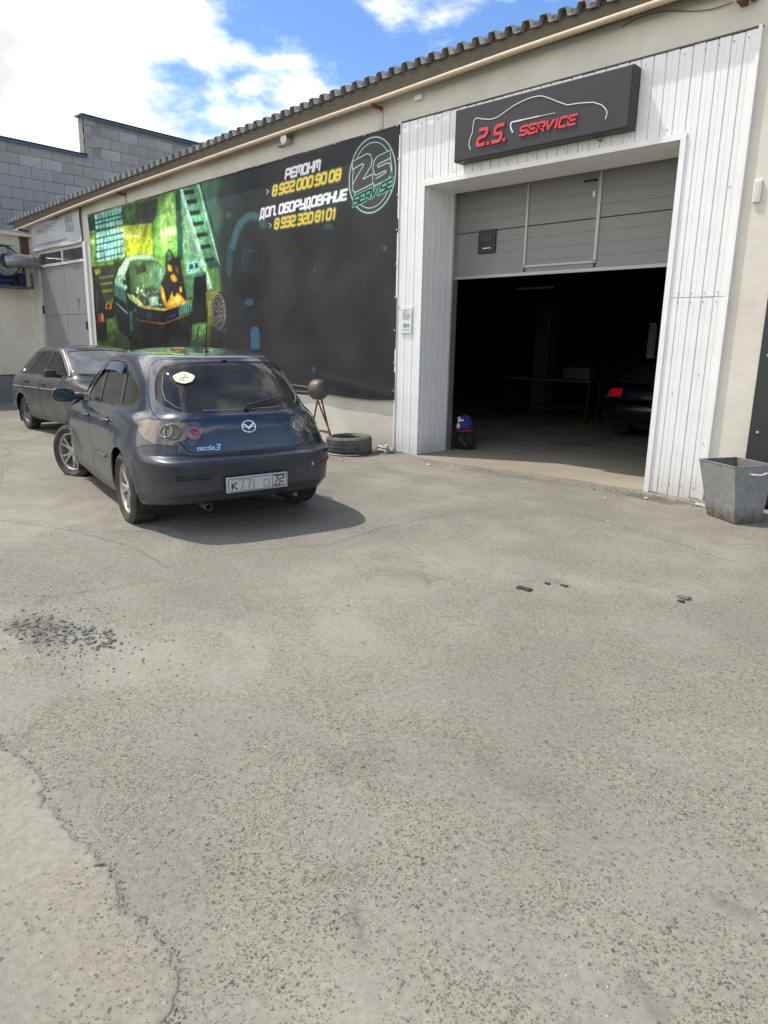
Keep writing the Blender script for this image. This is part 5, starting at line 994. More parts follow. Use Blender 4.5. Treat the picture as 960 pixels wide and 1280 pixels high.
((110,120,122),0.45,0,[(-11.17,2.66),(-11.15,2.66),(-11.15,2.65),(-11.17,2.65)]),
((110,120,122),0.45,0,[(-11.1,0.94),(-11.09,0.94),(-11.09,0.93),(-11.1,0.93)]),
((110,120,122),0.45,0,[(-7.41,1.7),(-7.39,1.7),(-7.39,1.69),(-7.41,1.69)]),
((110,120,122),0.45,0,[(-8.3,1.15),(-8.28,1.15),(-8.28,1.13),(-8.3,1.13)]),
((110,120,122),0.45,0,[(-8.05,2),(-8.03,2),(-8.03,1.99),(-8.05,1.99)]),
((110,120,122),0.45,0,[(-8.03,2.02),(-8.01,2.02),(-8.01,2.01),(-8.03,2.01)]),
((110,120,122),0.45,0,[(-10.59,1.33),(-10.57,1.34),(-10.57,1.32),(-10.59,1.32)]),
((110,120,122),0.45,0,[(-10.96,3.01),(-10.93,3.01),(-10.93,3),(-10.96,3)]),
((110,120,122),0.45,0,[(-10.03,2.43),(-10.01,2.43),(-10.01,2.42),(-10.04,2.42)]),
((110,120,122),0.45,0,[(-7.53,2.46),(-7.51,2.46),(-7.51,2.45),(-7.53,2.45)]),
((110,120,122),0.45,0,[(-9.25,3.2),(-9.23,3.2),(-9.23,3.19),(-9.25,3.19)]),
((110,120,122),0.45,0,[(-11.33,1.01),(-11.32,1.01),(-11.32,1),(-11.33,1)]),
((110,120,122),0.45,0,[(-10.58,1.33),(-10.55,1.33),(-10.55,1.31),(-10.58,1.31)]),
((110,120,122),0.45,0,[(-10.16,2.05),(-10.14,2.05),(-10.14,2.04),(-10.16,2.04)]),
((110,120,122),0.45,0,[(-8.06,2.78),(-8.04,2.78),(-8.04,2.77),(-8.06,2.77)]),
((110,120,122),0.45,0,[(-7.04,1.69),(-7.02,1.69),(-7.02,1.68),(-7.04,1.68)]),
((110,120,122),0.45,0,[(-7.26,2.35),(-7.24,2.35),(-7.24,2.34),(-7.26,2.34)]),
((110,120,122),0.45,0,[(-7.61,1.93),(-7.61,1.93),(-7.61,1.93),(-7.61,1.93)]),
((110,120,122),0.45,0,[(-8.44,1.23),(-8.43,1.23),(-8.43,1.22),(-8.44,1.22)]),
((110,120,122),0.45,0,[(-8.33,1.27),(-8.31,1.27),(-8.31,1.26),(-8.33,1.25)]),
((110,120,122),0.45,0,[(-11.18,1.87),(-11.17,1.87),(-11.17,1.86),(-11.18,1.86)]),
((110,120,122),0.45,0,[(-7.53,1.78),(-7.51,1.78),(-7.51,1.77),(-7.53,1.77)]),
((110,120,122),0.45,0,[(-7.39,1.86),(-7.38,1.86),(-7.38,1.85),(-7.39,1.85)]),
((110,120,122),0.45,0,[(-7.61,1.3),(-7.59,1.3),(-7.59,1.29),(-7.61,1.29)]),
((110,120,122),0.45,0,[(-7.44,1.79),(-7.42,1.79),(-7.42,1.78),(-7.44,1.78)]),
((110,120,122),0.45,0,[(-8.5,2.08),(-8.48,2.08),(-8.48,2.07),(-8.5,2.07)]),
((110,120,122),0.45,0,[(-9.56,3.11),(-9.54,3.11),(-9.54,3.1),(-9.56,3.1)]),
((110,120,122),0.45,0,[(-8.94,2.05),(-8.93,2.05),(-8.93,2.04),(-8.94,2.04)]),
((110,120,122),0.45,0,[(-10.04,2.87),(-10.03,2.87),(-10.03,2.87),(-10.04,2.87)]),
((110,120,122),0.45,0,[(-7.8,1.26),(-7.78,1.26),(-7.78,1.25),(-7.8,1.25)]),
((110,120,122),0.45,0,[(-10.8,0.99),(-10.78,0.99),(-10.78,0.97),(-10.8,0.97)]),
((110,120,122),0.45,0,[(-8.89,3.23),(-8.87,3.23),(-8.87,3.22),(-8.89,3.22)]),
((110,120,122),0.45,0,[(-8.42,1.87),(-8.41,1.87),(-8.41,1.86),(-8.42,1.86)]),
((110,120,122),0.45,0,[(-8,3.08),(-7.99,3.08),(-7.99,3.07),(-8,3.08)]),
((110,120,122),0.45,0,[(-10.58,2.53),(-10.56,2.53),(-10.56,2.51),(-10.58,2.51)]),
((110,120,122),0.45,0,[(-7.93,1.45),(-7.92,1.45),(-7.92,1.44),(-7.93,1.44)]),
((110,120,122),0.45,0,[(-9.42,1.92),(-9.41,1.92),(-9.41,1.91),(-9.42,1.91)]),
((110,120,122),0.45,0,[(-9.34,1.05),(-9.32,1.05),(-9.32,1.04),(-9.34,1.04)]),
((110,120,122),0.45,0,[(-7.53,2.52),(-7.51,2.52),(-7.51,2.51),(-7.53,2.51)]),
((110,120,122),0.45,0,[(-7.78,1.69),(-7.77,1.69),(-7.77,1.68),(-7.78,1.68)]),
((110,120,122),0.45,0,[(-10.4,3.33),(-10.37,3.32),(-10.37,3.31),(-10.4,3.31)]),
((110,120,122),0.45,0,[(-7.29,2.55),(-7.27,2.55),(-7.27,2.54),(-7.28,2.54)]),
((110,120,122),0.45,0,[(-9.35,1.87),(-9.32,1.87),(-9.32,1.85),(-9.35,1.85)]),
((110,120,122),0.45,0,[(-9.74,1.89),(-9.72,1.89),(-9.72,1.88),(-9.74,1.88)]),
((110,120,122),0.45,0,[(-8.88,3.17),(-8.86,3.16),(-8.86,3.16),(-8.88,3.16)]),
((110,120,122),0.45,0,[(-9.92,1.18),(-9.91,1.18),(-9.91,1.17),(-9.92,1.17)]),
((110,120,122),0.45,0,[(-7.91,2.97),(-7.89,2.97),(-7.89,2.96),(-7.91,2.96)]),
((110,120,122),0.45,0,[(-10.44,3.15),(-10.43,3.15),(-10.43,3.14),(-10.44,3.15)]),
((110,120,122),0.45,0,[(-7.26,1.77),(-7.24,1.77),(-7.24,1.76),(-7.26,1.76)]),
((110,120,122),0.45,0,[(-8.93,2.99),(-8.91,2.99),(-8.91,2.98),(-8.93,2.98)]),
((110,120,122),0.45,0,[(-9.14,1.02),(-9.13,1.02),(-9.13,1.02),(-9.14,1.01)]),
((110,120,122),0.45,0,[(-10.13,1.35),(-10.11,1.35),(-10.11,1.34),(-10.13,1.34)]),
((110,120,122),0.45,0,[(-7.15,2.51),(-7.13,2.51),(-7.13,2.5),(-7.15,2.5)]),
((110,120,122),0.45,0,[(-8.27,1.24),(-8.26,1.24),(-8.26,1.24),(-8.27,1.24)]),
((110,120,122),0.45,0,[(-7.59,2.76),(-7.57,2.76),(-7.57,2.75),(-7.59,2.75)]),
((110,120,122),0.45,0,[(-11.26,1.52),(-11.24,1.52),(-11.24,1.51),(-11.26,1.51)]),
((110,120,122),0.45,0,[(-10.24,3.27),(-10.23,3.27),(-10.23,3.26),(-10.24,3.26)]),
((110,120,122),0.45,0,[(-9.73,1.02),(-9.71,1.02),(-9.71,1.01),(-9.73,1.01)]),
((110,120,122),0.45,0,[(-9.56,1.01),(-9.54,1.01),(-9.54,1),(-9.56,1)]),
((110,120,122),0.45,0,[(-10.29,1.07),(-10.26,1.07),(-10.26,1.05),(-10.29,1.05)])]
PX = 200; BX0, BX1, BZ0, BZ1 = -16.62, -6.90, .70, 4.48
CW, CH = int((BX1-BX0)*PX), int((BZ1-BZ0)*PX)
canvas = np.zeros((CH, CW, 3), np.float32)+.14
def blurbox(a, r):
    for ax in (0, 1):
        for _ in range(2):
            k = 2*r+1; p = np.pad(a, [(k//2+1, k//2) if i == ax else (0, 0) for i in range(2)], mode='edge')
            c = np.cumsum(p, axis=ax); a = (np.take(c, range(k, p.shape[ax]), ax)-np.take(c, range(0, p.shape[ax]-k), ax))/k
    return a
def paint(col, al, mask, y0, x0):
    h, w = mask.shape; c = np.array(col, np.float32)/255
    m = (mask*al)[..., None]; canvas[y0:y0+h, x0:x0+w] = canvas[y0:y0+h, x0:x0+w]*(1-m)+c*m
def fill(col, al, bl, pts):
    P = np.array([((x-BX0)*PX, (z-BZ0)*PX) for x, z in pts]); pad = bl*3+3
    x0 = max(0, int(P[:, 0].min())-pad); x1 = min(CW, int(P[:, 0].max())+pad); y0 = max(0, int(P[:, 1].min())-pad); y1 = min(CH, int(P[:, 1].max())+pad)
    if x1 <= x0 or y1 <= y0: return
    gx, gy = np.meshgrid(np.arange(x0, x1)+.5, np.arange(y0, y1)+.5); ins = np.zeros(gx.shape, bool)
    for (ax, ay), (bx, by) in zip(P, np.roll(P, -1, 0)):
        if ay == by: continue
        c = ((ay > gy) != (by > gy)) & (gx < (bx-ax)*(gy-ay)/(by-ay)+ax); ins ^= c
    m = ins.astype(np.float32)
    paint(col, al, blurbox(m, max(1, bl)) if bl > 0 else m, y0, x0)
def stroke(col, al, pl, w, soft=.8):
    P = np.array([((x-BX0)*PX, (z-BZ0)*PX) for x, z in pl]); w = w*PX/2; pad = int(w+4)
    x0 = max(0, int(P[:, 0].min())-pad); x1 = min(CW, int(P[:, 0].max())+pad); y0 = max(0, int(P[:, 1].min())-pad); y1 = min(CH, int(P[:, 1].max())+pad)
    gx, gy = np.meshgrid(np.arange(x0, x1)+.5, np.arange(y0, y1)+.5); d = np.full(gx.shape, 1e9)
    for (ax, ay), (bx, by) in zip(P[:-1], P[1:]):
        vx, vy = bx-ax, by-ay; t = np.clip(((gx-ax)*vx+(gy-ay)*vy)/max(1e-6, vx*vx+vy*vy), 0, 1)
        d = np.minimum(d, np.hypot(gx-ax-t*vx, gy-ay-t*vy))
    paint(col, al, np.clip((w-d)/soft+.5, 0, 1), y0, x0)
for i_, (c_, a_, b_, p_) in enumerate(PRINT): fill(c_, a_*(.66 if i_ and min(q_[0] for q_ in p_) > -11.3 else 1), b_, p_)
# lettering: white heads, yellow numbers with a green glow
for txt, a in (('РЕмОНм', (-9.41, -8.57, 4.085, 4.10, .125)), ('ДОП. ОБОРУДОВАНИЕ', (-10.08, -7.98, 3.575, 3.62, .125))):
    for st in layout(txt, *a, slant=.24, gap=.34): stroke((70, 74, 84), .8, round_corners(st, .02), .075, 5)
    for st in layout(txt, *a, slant=.24, gap=.34): stroke((236, 238, 240), 1, round_corners(st, .02), .040)
for txt, a in (('8 922 000 90 08', (-9.745, -8.12, 3.876, 3.905, .135)), ('8 932 320 81 01', (-9.70, -8.225, 3.370, 3.380, .135))):
    for st in layout(txt, *a, slant=.22, gap=.36): stroke((70, 110, 50), .7, round_corners(st, .03), .085, 5)
    for st in layout(txt, *a, slant=.22, gap=.36): stroke((140, 170, 90), .7, round_corners(st, .03), .052, 1.5)
    for st in layout(txt, *a, slant=.22, gap=.36): stroke((236, 194, 78), 1, round_corners(st, .03), .034)
for x, z in ((-9.90, 3.915), (-9.84, 3.395)):
    stroke((170, 210, 150), 1, [(x, z+.07), (x+.055, z+.035), (x, z)], .018)
# round logo
cxl, czl = -7.49, 3.865
def circ(cx, cz, rx, rz, a0=0, a1=360, n=60): return [(cx+rx*math.cos(math.radians(a0+(a1-a0)*i/n)), cz+rz*math.sin(math.radians(a0+(a1-a0)*i/n))) for i in range(n+1)]
def logo(cx, cz, s, g, ln, dk, sx=1.0):
    T = lambda pts: [(cx+(x-cxl)*s*sx, cz+(z-czl)*s) for x, z in pts]
    fill(g, .5, 5, T(circ(cxl, czl, .50, .53))); fill(dk, 1, 1, T(circ(cxl, czl, .455, .49))); fill(g, 1, 1, T(circ(cxl, czl, .385, .425)))
    for r1, r2, w in ((.455, .49, .016), (.385, .425, .012)): stroke(ln, 1, T(circ(cxl, czl, r1, r2)), w*s)
    two = [(-7.88, 4.105), (-7.66, 4.15), (-7.594, 4.165), (-7.52, 4.14), (-7.488, 4.07), (-7.505, 4.0), (-7.663, 3.841), (-7.474, 3.885), (-7.474, 3.757), (-7.82, 3.685), (-7.87, 3.72), (-7.868, 3.81), (-7.68, 4.00), (-7.65, 4.03), (-7.68, 4.045), (-7.88, 4.0), (-7.88, 4.105)]
    es = [(-7.135, 4.14), (-7.38, 4.10), (-7.45, 4.05), (-7.471, 3.95), (-7.44, 3.87), (-7.38, 3.862), (-7.24, 3.895), (-7.208, 3.88), (-7.22, 3.865), (-7.453, 3.803), (-7.451, 3.724), (-7.18, 3.775), (-7.13, 3.81), (-7.118, 3.90), (-7.15, 3.975), (-7.20, 3.985), (-7.36, 3.957), (-7.385, 3.975), (-7.36, 3.995), (-7.135, 4.04), (-7.135, 4.14)]
    for q in (two, es): fill(g, 1, 0, T(q)); stroke(ln, 1, T(q), .013*s)
    for x in range(4): stroke((60, 52, 48), .5, T([(-7.62+x*.09, 3.43), (-7.62+x*.09, 3.55)]), .01*s)
    for pss, col, w in ((0, (110, 190, 165) if s == 1 else ln, .055), (1, (26, 52, 48), .030)):
        for st in layout('SERVISE', -7.85, -7.09, 3.505, 3.66, .115, slant=.12, gap=.30): stroke(col, 1, T(st), w*s)
    for x, z in ((-7.44, 3.80), (-7.10, 3.83)): fill((40, 90, 80), 1, 1, T(circ(x, z, .03, .035)))
logo(cxl, czl, 1, (66, 68, 66), (196, 220, 210), (50, 70, 66))
logo(-11.39, 2.10, .62, (74, 68, 62), (205, 200, 186), (56, 52, 50), sx=.77)
gx_, gy_ = np.meshgrid(np.arange(CW)/PX+BX0, np.arange(CH)/PX+BZ0)
inpic = 1/(1+np.exp((gx_+11.35)*9))
tex = np.zeros((CH, CW), np.float32)
for r_, a_ in ((1, .05), (3, .07), (9, .10), (26, .12)):
    q_ = blurbox(np.random.normal(0, 1, (CH, CW)).astype(np.float32), r_); tex += a_*q_/q_.std()
shade = np.exp(tex*inpic*.9)*(1+.12*inpic)
soft = np.stack([blurbox(canvas[..., q], 2) for q in range(3)], -1); canvas = canvas*(1-.75*inpic[..., None])+soft*.75*inpic[..., None]
for cx_g, cz_g, rg_, cg in ((-14.3, 3.15, .75, (.20, .22, .04)), (-13.3, 3.35, .55, (.12, .20, .06)), (-15.5, 3.6, .5, (.05, .12, .10)), (-13.9, 2.5, .4, (.14, .12, .03))):
    gl_ = np.exp(-(((gx_-cx_g)/rg_)**2+((gy_-cz_g)/(rg_*.8))**2))*inpic; canvas = canvas+gl_[..., None]*np.array(cg)
vg = np.clip(((gy_-.8)/1.6), .35, 1)*inpic+(1-inpic); canvas = canvas*vg[..., None]
lum = canvas.mean(2, keepdims=True); pic = np.clip(lum+(canvas-lum)*.86, 0, 1)
pic = np.where(pic < .5, pic*(.82+.36*pic), pic)*shade[..., None]
canvas = canvas*(1-inpic[..., None])+pic*inpic[..., None]
vx_ = np.exp(blurbox(np.random.normal(0, 1, (CH, CW)).astype(np.float32), 30)*2.2); canvas *= (1+(vx_-1)*(1-inpic)*.6)[..., None]
for k_ in range(110):
    x_ = np.random.uniform(-16.3, -11.6); z_ = np.random.uniform(1.2, 4.1); a_ = np.random.choice([0, math.pi/2, 1.2]); l_ = np.random.uniform(.05, .3)
    stroke([(18, 30, 24), (150, 190, 110), (60, 100, 80)][k_ % 3], .5, [(x_, z_), (x_+l_*math.cos(a_), z_+l_*math.sin(a_))], .012, 1.5)
rgb = np.clip(canvas+np.random.normal(0, .008, canvas.shape), 0, 1)
img = bpy.data.images.new('banner_print', CW, CH); px_ = np.ones((CH, CW, 4), np.float32); px_[..., :3] = rgb; img.pixels.foreach_set(px_.ravel()); img.update()
bm_ = bpy.data.materials.new('banner_vinyl'); bm_.use_nodes = True; n = bm_.node_tree.nodes; l = bm_.node_tree.links; b = n['Principled BSDF']
ti = n.new('ShaderNodeTexImage'); ti.image = img; uvn = n.new('ShaderNodeUVMap'); l.new(uvn.outputs[0], ti.inputs[0])
ns = n.new('ShaderNodeTexNoise'); ns.inputs['Scale'].default_value = 1.3; ns.inputs['Detail'].default_value = 6; tcn = n.new('ShaderNodeTexCoord'); l.new(tcn.outputs['Object'], ns.inputs['Vector'])
mrn = n.new('ShaderNodeMapRange'); mrn.inputs[1].default_value = .35; mrn.inputs[2].default_value = .75; mrn.inputs[4].default_value = .10; l.new(ns.outputs['Fac'], mrn.inputs[0])
mxn = n.new('ShaderNodeMix'); mxn.data_type = 'RGBA'; mxn.inputs[7].default_value = (.25, .24, .23, 1); l.new(mrn.outputs[0], mxn.inputs[0]); l.new(ti.outputs[0], mxn.inputs[6]); l.new(mxn.outputs[2], b.inputs['Base Color'])
b.inputs['Roughness'].default_value = .6; b.inputs['Specular IOR Level'].default_value = .3
def ban_y(x, z):
    d = max(0, 1.15-z)
    return -.045+.004*math.sin(x*2.1+z)+.004*math.sin(z*5+x*.7)-.010*d*math.sin(x*5.3+1)*(1 if x > -9.5 else .4)-max(0, .018*math.exp(-((z-(.98-.16*(x+8.2)/1.2))/.05)**2))*(1 if -8.6 < x < -7.0 else 0)
def ban_edge(x):   # lower and upper edge
    u = (x+16.46)/9.5; return .80-.03*u-.012*math.sin(x*3.2)-(.03*math.sin((x+8.9)*1.7) if x > -8.9 else 0), 4.285+.145*u-.006*abs(math.sin((x+16.46)*2.6))
nx, nz = 150, 60; V = []; UV = []
for i in range(nx+1):
    for j in range(nz+1):
        x = -16.44+.01*math.sin(j*.4)*(i == 0)+(9.485)*i/nx; a, c = ban_edge(x); z = a+(c-a)*j/nz
        V.append((x, ban_y(x, z), z)); UV.append(((x-BX0)/(BX1-BX0), (z-BZ0)/(BZ1-BZ0)))
F = [(i*(nz+1)+j, (i+1)*(nz+1)+j, (i+1)*(nz+1)+j+1, i*(nz+1)+j+1) for i in range(nx) for j in range(nz)]
bn = mo('mural_banner', V, F, bm_, smooth=True); uvl = bn.data.uv_layers.new(name='UVMap')
for lp in bn.data.loops: uvl.data[lp.index].uv = UV[lp.vertex_index]
tag(bn, 'huge dark vinyl banner with a green workshop picture, phone numbers and a round 2S logo', 'banner')
hem = MB(); hem2 = MB()
for i in range(60):
    x0 = -16.44+9.485*i/60; x1 = -16.44+9.485*(i+1)/60; a0, c0 = ban_edge(x0); a1, c1 = ban_edge(x1)
    hem.add([(x0, -.050, c0), (x1, -.050, c1), (x1, -.030, c1), (x0, -.030, c0), (x0, -.050, c0-.02), (x1, -.050, c1-.02)], [(0, 1, 2, 3), (0, 4, 5, 1)])
    hem2.add([(x0, ban_y(x0, a0)-.004, a0), (x1, ban_y(x1, a1)-.004, a1), (x1, ban_y(x1, a1)-.004, a1+.018), (x0, ban_y(x0, a0)-.004, a0+.018)], [(0, 1, 2, 3)])
hem.build('hem', M['black'], bn); hem2.build('hem', M['black'], bn)
e0 = MB().lathe([(0, -.012), (.012, -.01), (.014, 0)], 8).build('grommet', M['galv'], bn)
k = 0
for i in range(16):
    x = -16.3+.62*i; a, c = ban_edge(x)
    for z in (c-.012,) if i % 1 == 0 else ():
        q = e0 if k == 0 else inst('grommet', e0.data, bn, (0, 0, 0)); q.location = (x, -.052, z); k += 1
for z in (.9, 1.3, 1.75, 2.2, 2.65, 3.1, 3.55, 4.0): inst('grommet', e0.data, bn, (-6.975, -.052, z))

# ------------------------------------------------------------ shed wing at the left end
wg = MB()
wg.box((-26, -9, -.5), (XL, 0.0, 4.10)); o = wg.build('shed_wing', M['oldwall']); tag(o, 'cream plastered shed standing out from the left end of the garage, with a grey plinth', 'shed')
MB().box((-26, -9, -.5), (XL+.035, -.002, .58), bev=.01).build('plinth', M['plinth'], o)
MB().box((-26, -9, .58), (XL+.012, -.002, .625)).build('band', M['rust'], o)
MB().box((-26.2, -9.2, 4.10), (XL+.16, .0, 4.17)).build('roof_edge', M['oldwall'], o)
MB().box((-26.2, -9.2, 4.171), (XL+.12, -.01, 4.22)).build('roof_sheet', M['roof'], o)
MB().box((XL, -.03, .0), (XL+.05, .0, 4.1)).build('corner_strip', M['plaster'], o)
# extractor fan with its duct
fan = empty('extractor_fan', (XL, -.75, 3.3)); tag(fan, 'grey snail-shell extractor fan with silver duct and blue motor on the shed wall', 'fan')
T = Matrix.Translation((.30, 0, .15)) @ Matrix.Rotation(math.radians(90), 4, 'Z')
B = MB(); B.lathe([(0, -.16), (.33, -.16), (.36, -.14), (.36, .14), (.33, .16), (0, .16)], 28, tf=Matrix.Translation((.32, -.05, .12)) @ Matrix.Rotation(math.radians(90), 4, 'Z')); B.build('fan_housing', M['drum'], fan, True)
for rr_, xo in ((.30, .17), (.25, .21), (.20, .24)): MB().lathe([(rr_-.02, -.01), (rr_+.01, -.012), (rr_+.01, .012), (rr_-.02, .01)], 24, tf=Matrix.Translation((.32+xo, -.05, .12)) @ Matrix.Rotation(math.radians(90), 4, 'Z'), closed=True).build('rim', M['galv'], fan, True)
dpts = [(.52, -.05, .12), (.60, .10, .14), (.55, .30, .16), (.48, .50, .16), (.43, .68, .16), (.40, .80, .16)]
MB().tube(dpts, .155, 20).build('duct', M['galv'], fan, True)
for i in (1, 2, 3, 4): 
    p = Vector(dpts[i]); d = (Vector(dpts[i+1])-Vector(dpts[i-1])).normalized(); MB().tube([p-d*.014, p+d*.014], .166, 20).build('duct_seam', M['frame_grey'], fan, True)
B = MB(); B.box((.02, -.42, .28), (.58, -.02, .46), bev=.02); B.box((.02, -.50, .48), (.66, .12, .50)); B.build('cowl', M['galv'], fan, False)
B = MB(); B.box((.0, -.55, -.50), (.52, .56, -.46)); B.box((.0, .50, -.5), (.03, .56, 1.0)); B.box((.0, -.5, -.5), (.05, .56, -.1)); B.box((.48, .50, -.5), (.52, .56, -.12)); B.build('bracket', M['drum'], fan)
B = MB(); B.tube([(.25, -.35, -.33), (.25, .12, -.33)], .13, 16); B.box((.12, -.3, -.46), (.38, .05, -.40)); B.box((.2, .3, -.46), (.26, .46, -.16)); B.box((.30, -.30, -.2), (.40, -.1, -.05)); B.build('motor', M['motorblue'], fan, True)
B = MB(); B.box((-.0, .55, .2), (.012, .74, .98)); B.build('soot_board', M['rust'], fan)

# ------------------------------------------------------------ block building behind
bb = empty('block_building', (-22, 0, 0)); tag(bb, 'tall stepped building of bare grey concrete blocks behind the garage roof', 'building')
BXW = -22.0; LOWT, HIGHT, STEP = 6.86, 7.93, 2.62
MB().box((-.40, -14, -.5), (-.02, STEP+.02, LOWT-.01)).build('wall', M['mortar'], bb)
MB().box((-.40, STEP, -.5), (-.02, 30, HIGHT-.01)).build('wall', M['mortar'], bb)
bl = MB().box((-.10, 0, 0), (0, .590, .289), bev=.008)
bls = []
for v_ in range(3):
    b2 = MB().box((-.10, 0, 0), (0, .590, .289), bev=.007+.003*v_); b2.V = [(x+random.uniform(-.003, .003), y+random.uniform(-.004, .004), z+random.uniform(-.004, .004)) for x, y, z in b2.V]
    o = b2.build('block', M['block'], bb); bls.append(o.data); bpy.data.objects.remove(o)
M['block2'] = mat('block_dark', (.30, .292, .268), .95, var=.16, vscale=1.6, bump=.6, bscale=30)
M['block3'] = mat('block_pale', (.385, .375, .345), .95, var=.14, vscale=1.6, bump=.6, bscale=30)
rows_ = 0; z = LOWT-.30*9; cnt = 0
while z < HIGHT-.05:
    y = -2.6+(.30 if rows_ % 2 else 0)
    while y < 8.6:
        top = LOWT if y+.3 < STEP else HIGHT
        if z+.2 < top and cnt < 298 and not (y > 2.2 and z < 5.0) and not (y > 6 and z < 6.2):
            a = y; b_ = y+.588; 
            if z > LOWT-.1 and a < STEP: y += .60; continue
            q = inst('block', random.choice(bls), bb, (random.uniform(-.006, .004), a, z), sc=(1, 1, min(1, (top-z-.01)/.286)))
            t_ = random.random()
            if t_ < .5:
                q.material_slots[0].link = 'OBJECT'; q.material_slots[0].material = M['block2'] if t_ < .28 else M['block3']
            cnt += 1
        y += .60
    z += .30; rows_ += 1
# half blocks at the step
for i in range(4): MB().box((-.10, STEP+.0, LOWT+.0+.30*i-.04), (.004, STEP+.2+.15*(i % 2), LOWT+.24+.30*i), bev=.008).build('block', M['block'], bb)
B = MB(); B.box((-.35, -14, LOWT), (.09, STEP-.0, LOWT+.035)); B.box((.07, -14, LOWT-.07), (.09, STEP, LOWT+.03)); B.build('coping', M['flash'], bb)
B = MB(); B.box((-.35, STEP-.12, HIGHT), (.10, 30, HIGHT+.035)); B.box((.08, STEP-.12, HIGHT-.07), (.10, 30, HIGHT+.03)); B.build('coping', M['flash'], bb)

# ------------------------------------------------------------ grey steel bin
bt = [(-1.95, -.99), (-1.88+.02, -.40), (-2.27, -.20+.0), (-2.36, -.72)]
bin_ = empty('steel_bin', (-2.08, -.66, 0), 0)
tag(bin_, 'grey painted tapered steel bin with rust spots standing by the right end of the cladding', 'bin')
c0 = Vector((-1.945, -.985)); c1 = Vector((-2.345, -.735)); c3 = c0+Vector((.20, .40))*1.04; c2 = c1+(c3-c0)
b0 = Vector((-1.905, -.925)); b1 = Vector((-2.225, -.69)); b3 = b0+Vector((.14, .29)); b2_ = b1+(b3-b0)
O = Vector((-2.08, -.66)); HB = .53
Tq = [c0-O, c3-O, c2-O, c1-O]; Bq = [b0-O, b3-O, b2_-O, b1-O]; cen = (Tq[0]+Tq[1]+Tq[2]+Tq[3])/4; cb = sum(Bq, Vector((0, 0)))/4
V = []; F = []; n = 6
def lerp(a, b, t): return a+(b-a)*t
for side in range(4):
    s0 = len(V)
    for i in range(n+1):
        for j in range(n+1):
            t = j/n; A_ = lerp(Bq[side], Tq[side], t); C_ = lerp(Bq[(side+1) % 4], Tq[(side+1) % 4], t); p = lerp(A_, C_, i/n)
            k_ = .0025*math.sin(i*2.1+side*2)*math.sin(j*1.7)*(0 if i in (0, n) else 1); d = (p-lerp(cb, cen, t)).normalized()
            V.append((p.x+d.x*k_, p.y+d.y*k_, .006+t*HB))
    F += [(s0+i*(n+1)+j, s0+(i+1)*(n+1)+j, s0+(i+1)*(n+1)+j+1, s0+i*(n+1)+j+1) for i in range(n) for j in range(n)]
mo('side_sheets', V, F, M['binpaint'], bin_, True)
V2 = []
for side in range(4):
    for t in (.12, 1):
        p = lerp(Bq[side], Tq[side], t); c_ = lerp(cb, cen, t); q = p+(c_-p).normalized()*.007; V2.append((q.x, q.y, .006+t*HB))
F2 = [(s*2, s*2+1, ((s+1) % 4)*2+1, ((s+1) % 4)*2) for s in range(4)]+[(0, 2, 4, 6)]
mo('inside', V2, F2, M['bin_in'], bin_)
B = MB()
for s in range(4):
    p, q = Tq[s], Tq[(s+1) % 4]; B.tube([(p.x, p.y, HB+.004), (q.x, q.y, HB+.004)], .005, 6)
    p, q = Bq[s], Tq[s]; B.tube([(p.x, p.y, .006), (q.x, q.y, HB+.006)], .0035, 6)
B.build('rolled_edge', M['binpaint'], bin_)
pa = lerp(lerp(Bq[0], Bq[1], .40), lerp(Tq[0], Tq[1], .40), .86); pb = lerp(lerp(Bq[0], Bq[1], .78), lerp(Tq[0], Tq[1], .78), .86); nrm = Vector((.9, -.45)).normalized()
zz = .006+.86*HB
MB().tube([(pa.x, pa.y, zz), (pa.x+nrm.x*.03, pa.y+nrm.y*.03, zz), (lerp(pa, pb, .5).x+nrm.x*.036, lerp(pa, pb, .5).y+nrm.y*.036, zz-.008), (pb.x+nrm.x*.03, pb.y+nrm.y*.03, zz+.004), (pb.x, pb.y, zz)], .009, 8).build('handle', M['white'], bin_, True)

# ------------------------------------------------------------ tyre lying by the wall, stand with drum
def tyre_bm(Ro, Ri, w, m=0, groove=True):
    pr = []; n = 10
    pr += [(Ri, -w*.36), (Ri+.012, -w*.42), (Ri+.04, -w*.49), ((Ri+Ro)/2, -w*.53), (Ro-.03, -w*.50), (Ro-.010, -w*.44)]
    g = [-.32, -.12, .12, .32]
    for q in g:
        pr += [(Ro, w*(q-.035)), (Ro-.008, w*(q-.03)), (Ro-.008, w*(q+.03)), (Ro, w*(q+.035))]
    pr += [(Ro-.010, w*.44), (Ro-.03, w*.50), ((Ri+Ro)/2, w*.53), (Ri+.04, w*.49), (Ri+.012, w*.42), (Ri, w*.36), (Ri+.02, w*.33), (Ro-.03, w*.36), (Ro-.025, 0), (Ro-.03, -w*.36), (Ri+.02, -w*.33)]
    return pr
B = MB(); B.lathe(tyre_bm(.335, .215, .24), 56, tf=Matrix.Rotation(math.radians(90), 4, 'X'), closed=True)
ty = B.build('old_tyre', M['rubber_grey'], None, True, 50); ty.location = (-7.33, -.60, .133+gz(-7.3)); ty.rotation_euler = (math.radians(1.5), math.radians(-1), 0)
tag(ty, 'worn dusty car tyre lying flat by the wall behind the blue-grey hatchback', 'tyre')
o = MB().tube([(-7.33+.33*math.cos(a/10), -.60+.33*math.sin(a/10), .012) for a in range(-22, -2)], .006, 6).build('pale_hose', M['white']); tag(o, 'thin pale hose end curled under the rim of the lying tyre', 'hose')
st = empty('steel_stand', (-7.82, -.72, 0)); tag(st, 'rusty A-frame stand carrying a scuffed grey drum beside the lying tyre', 'stand')
B = MB()
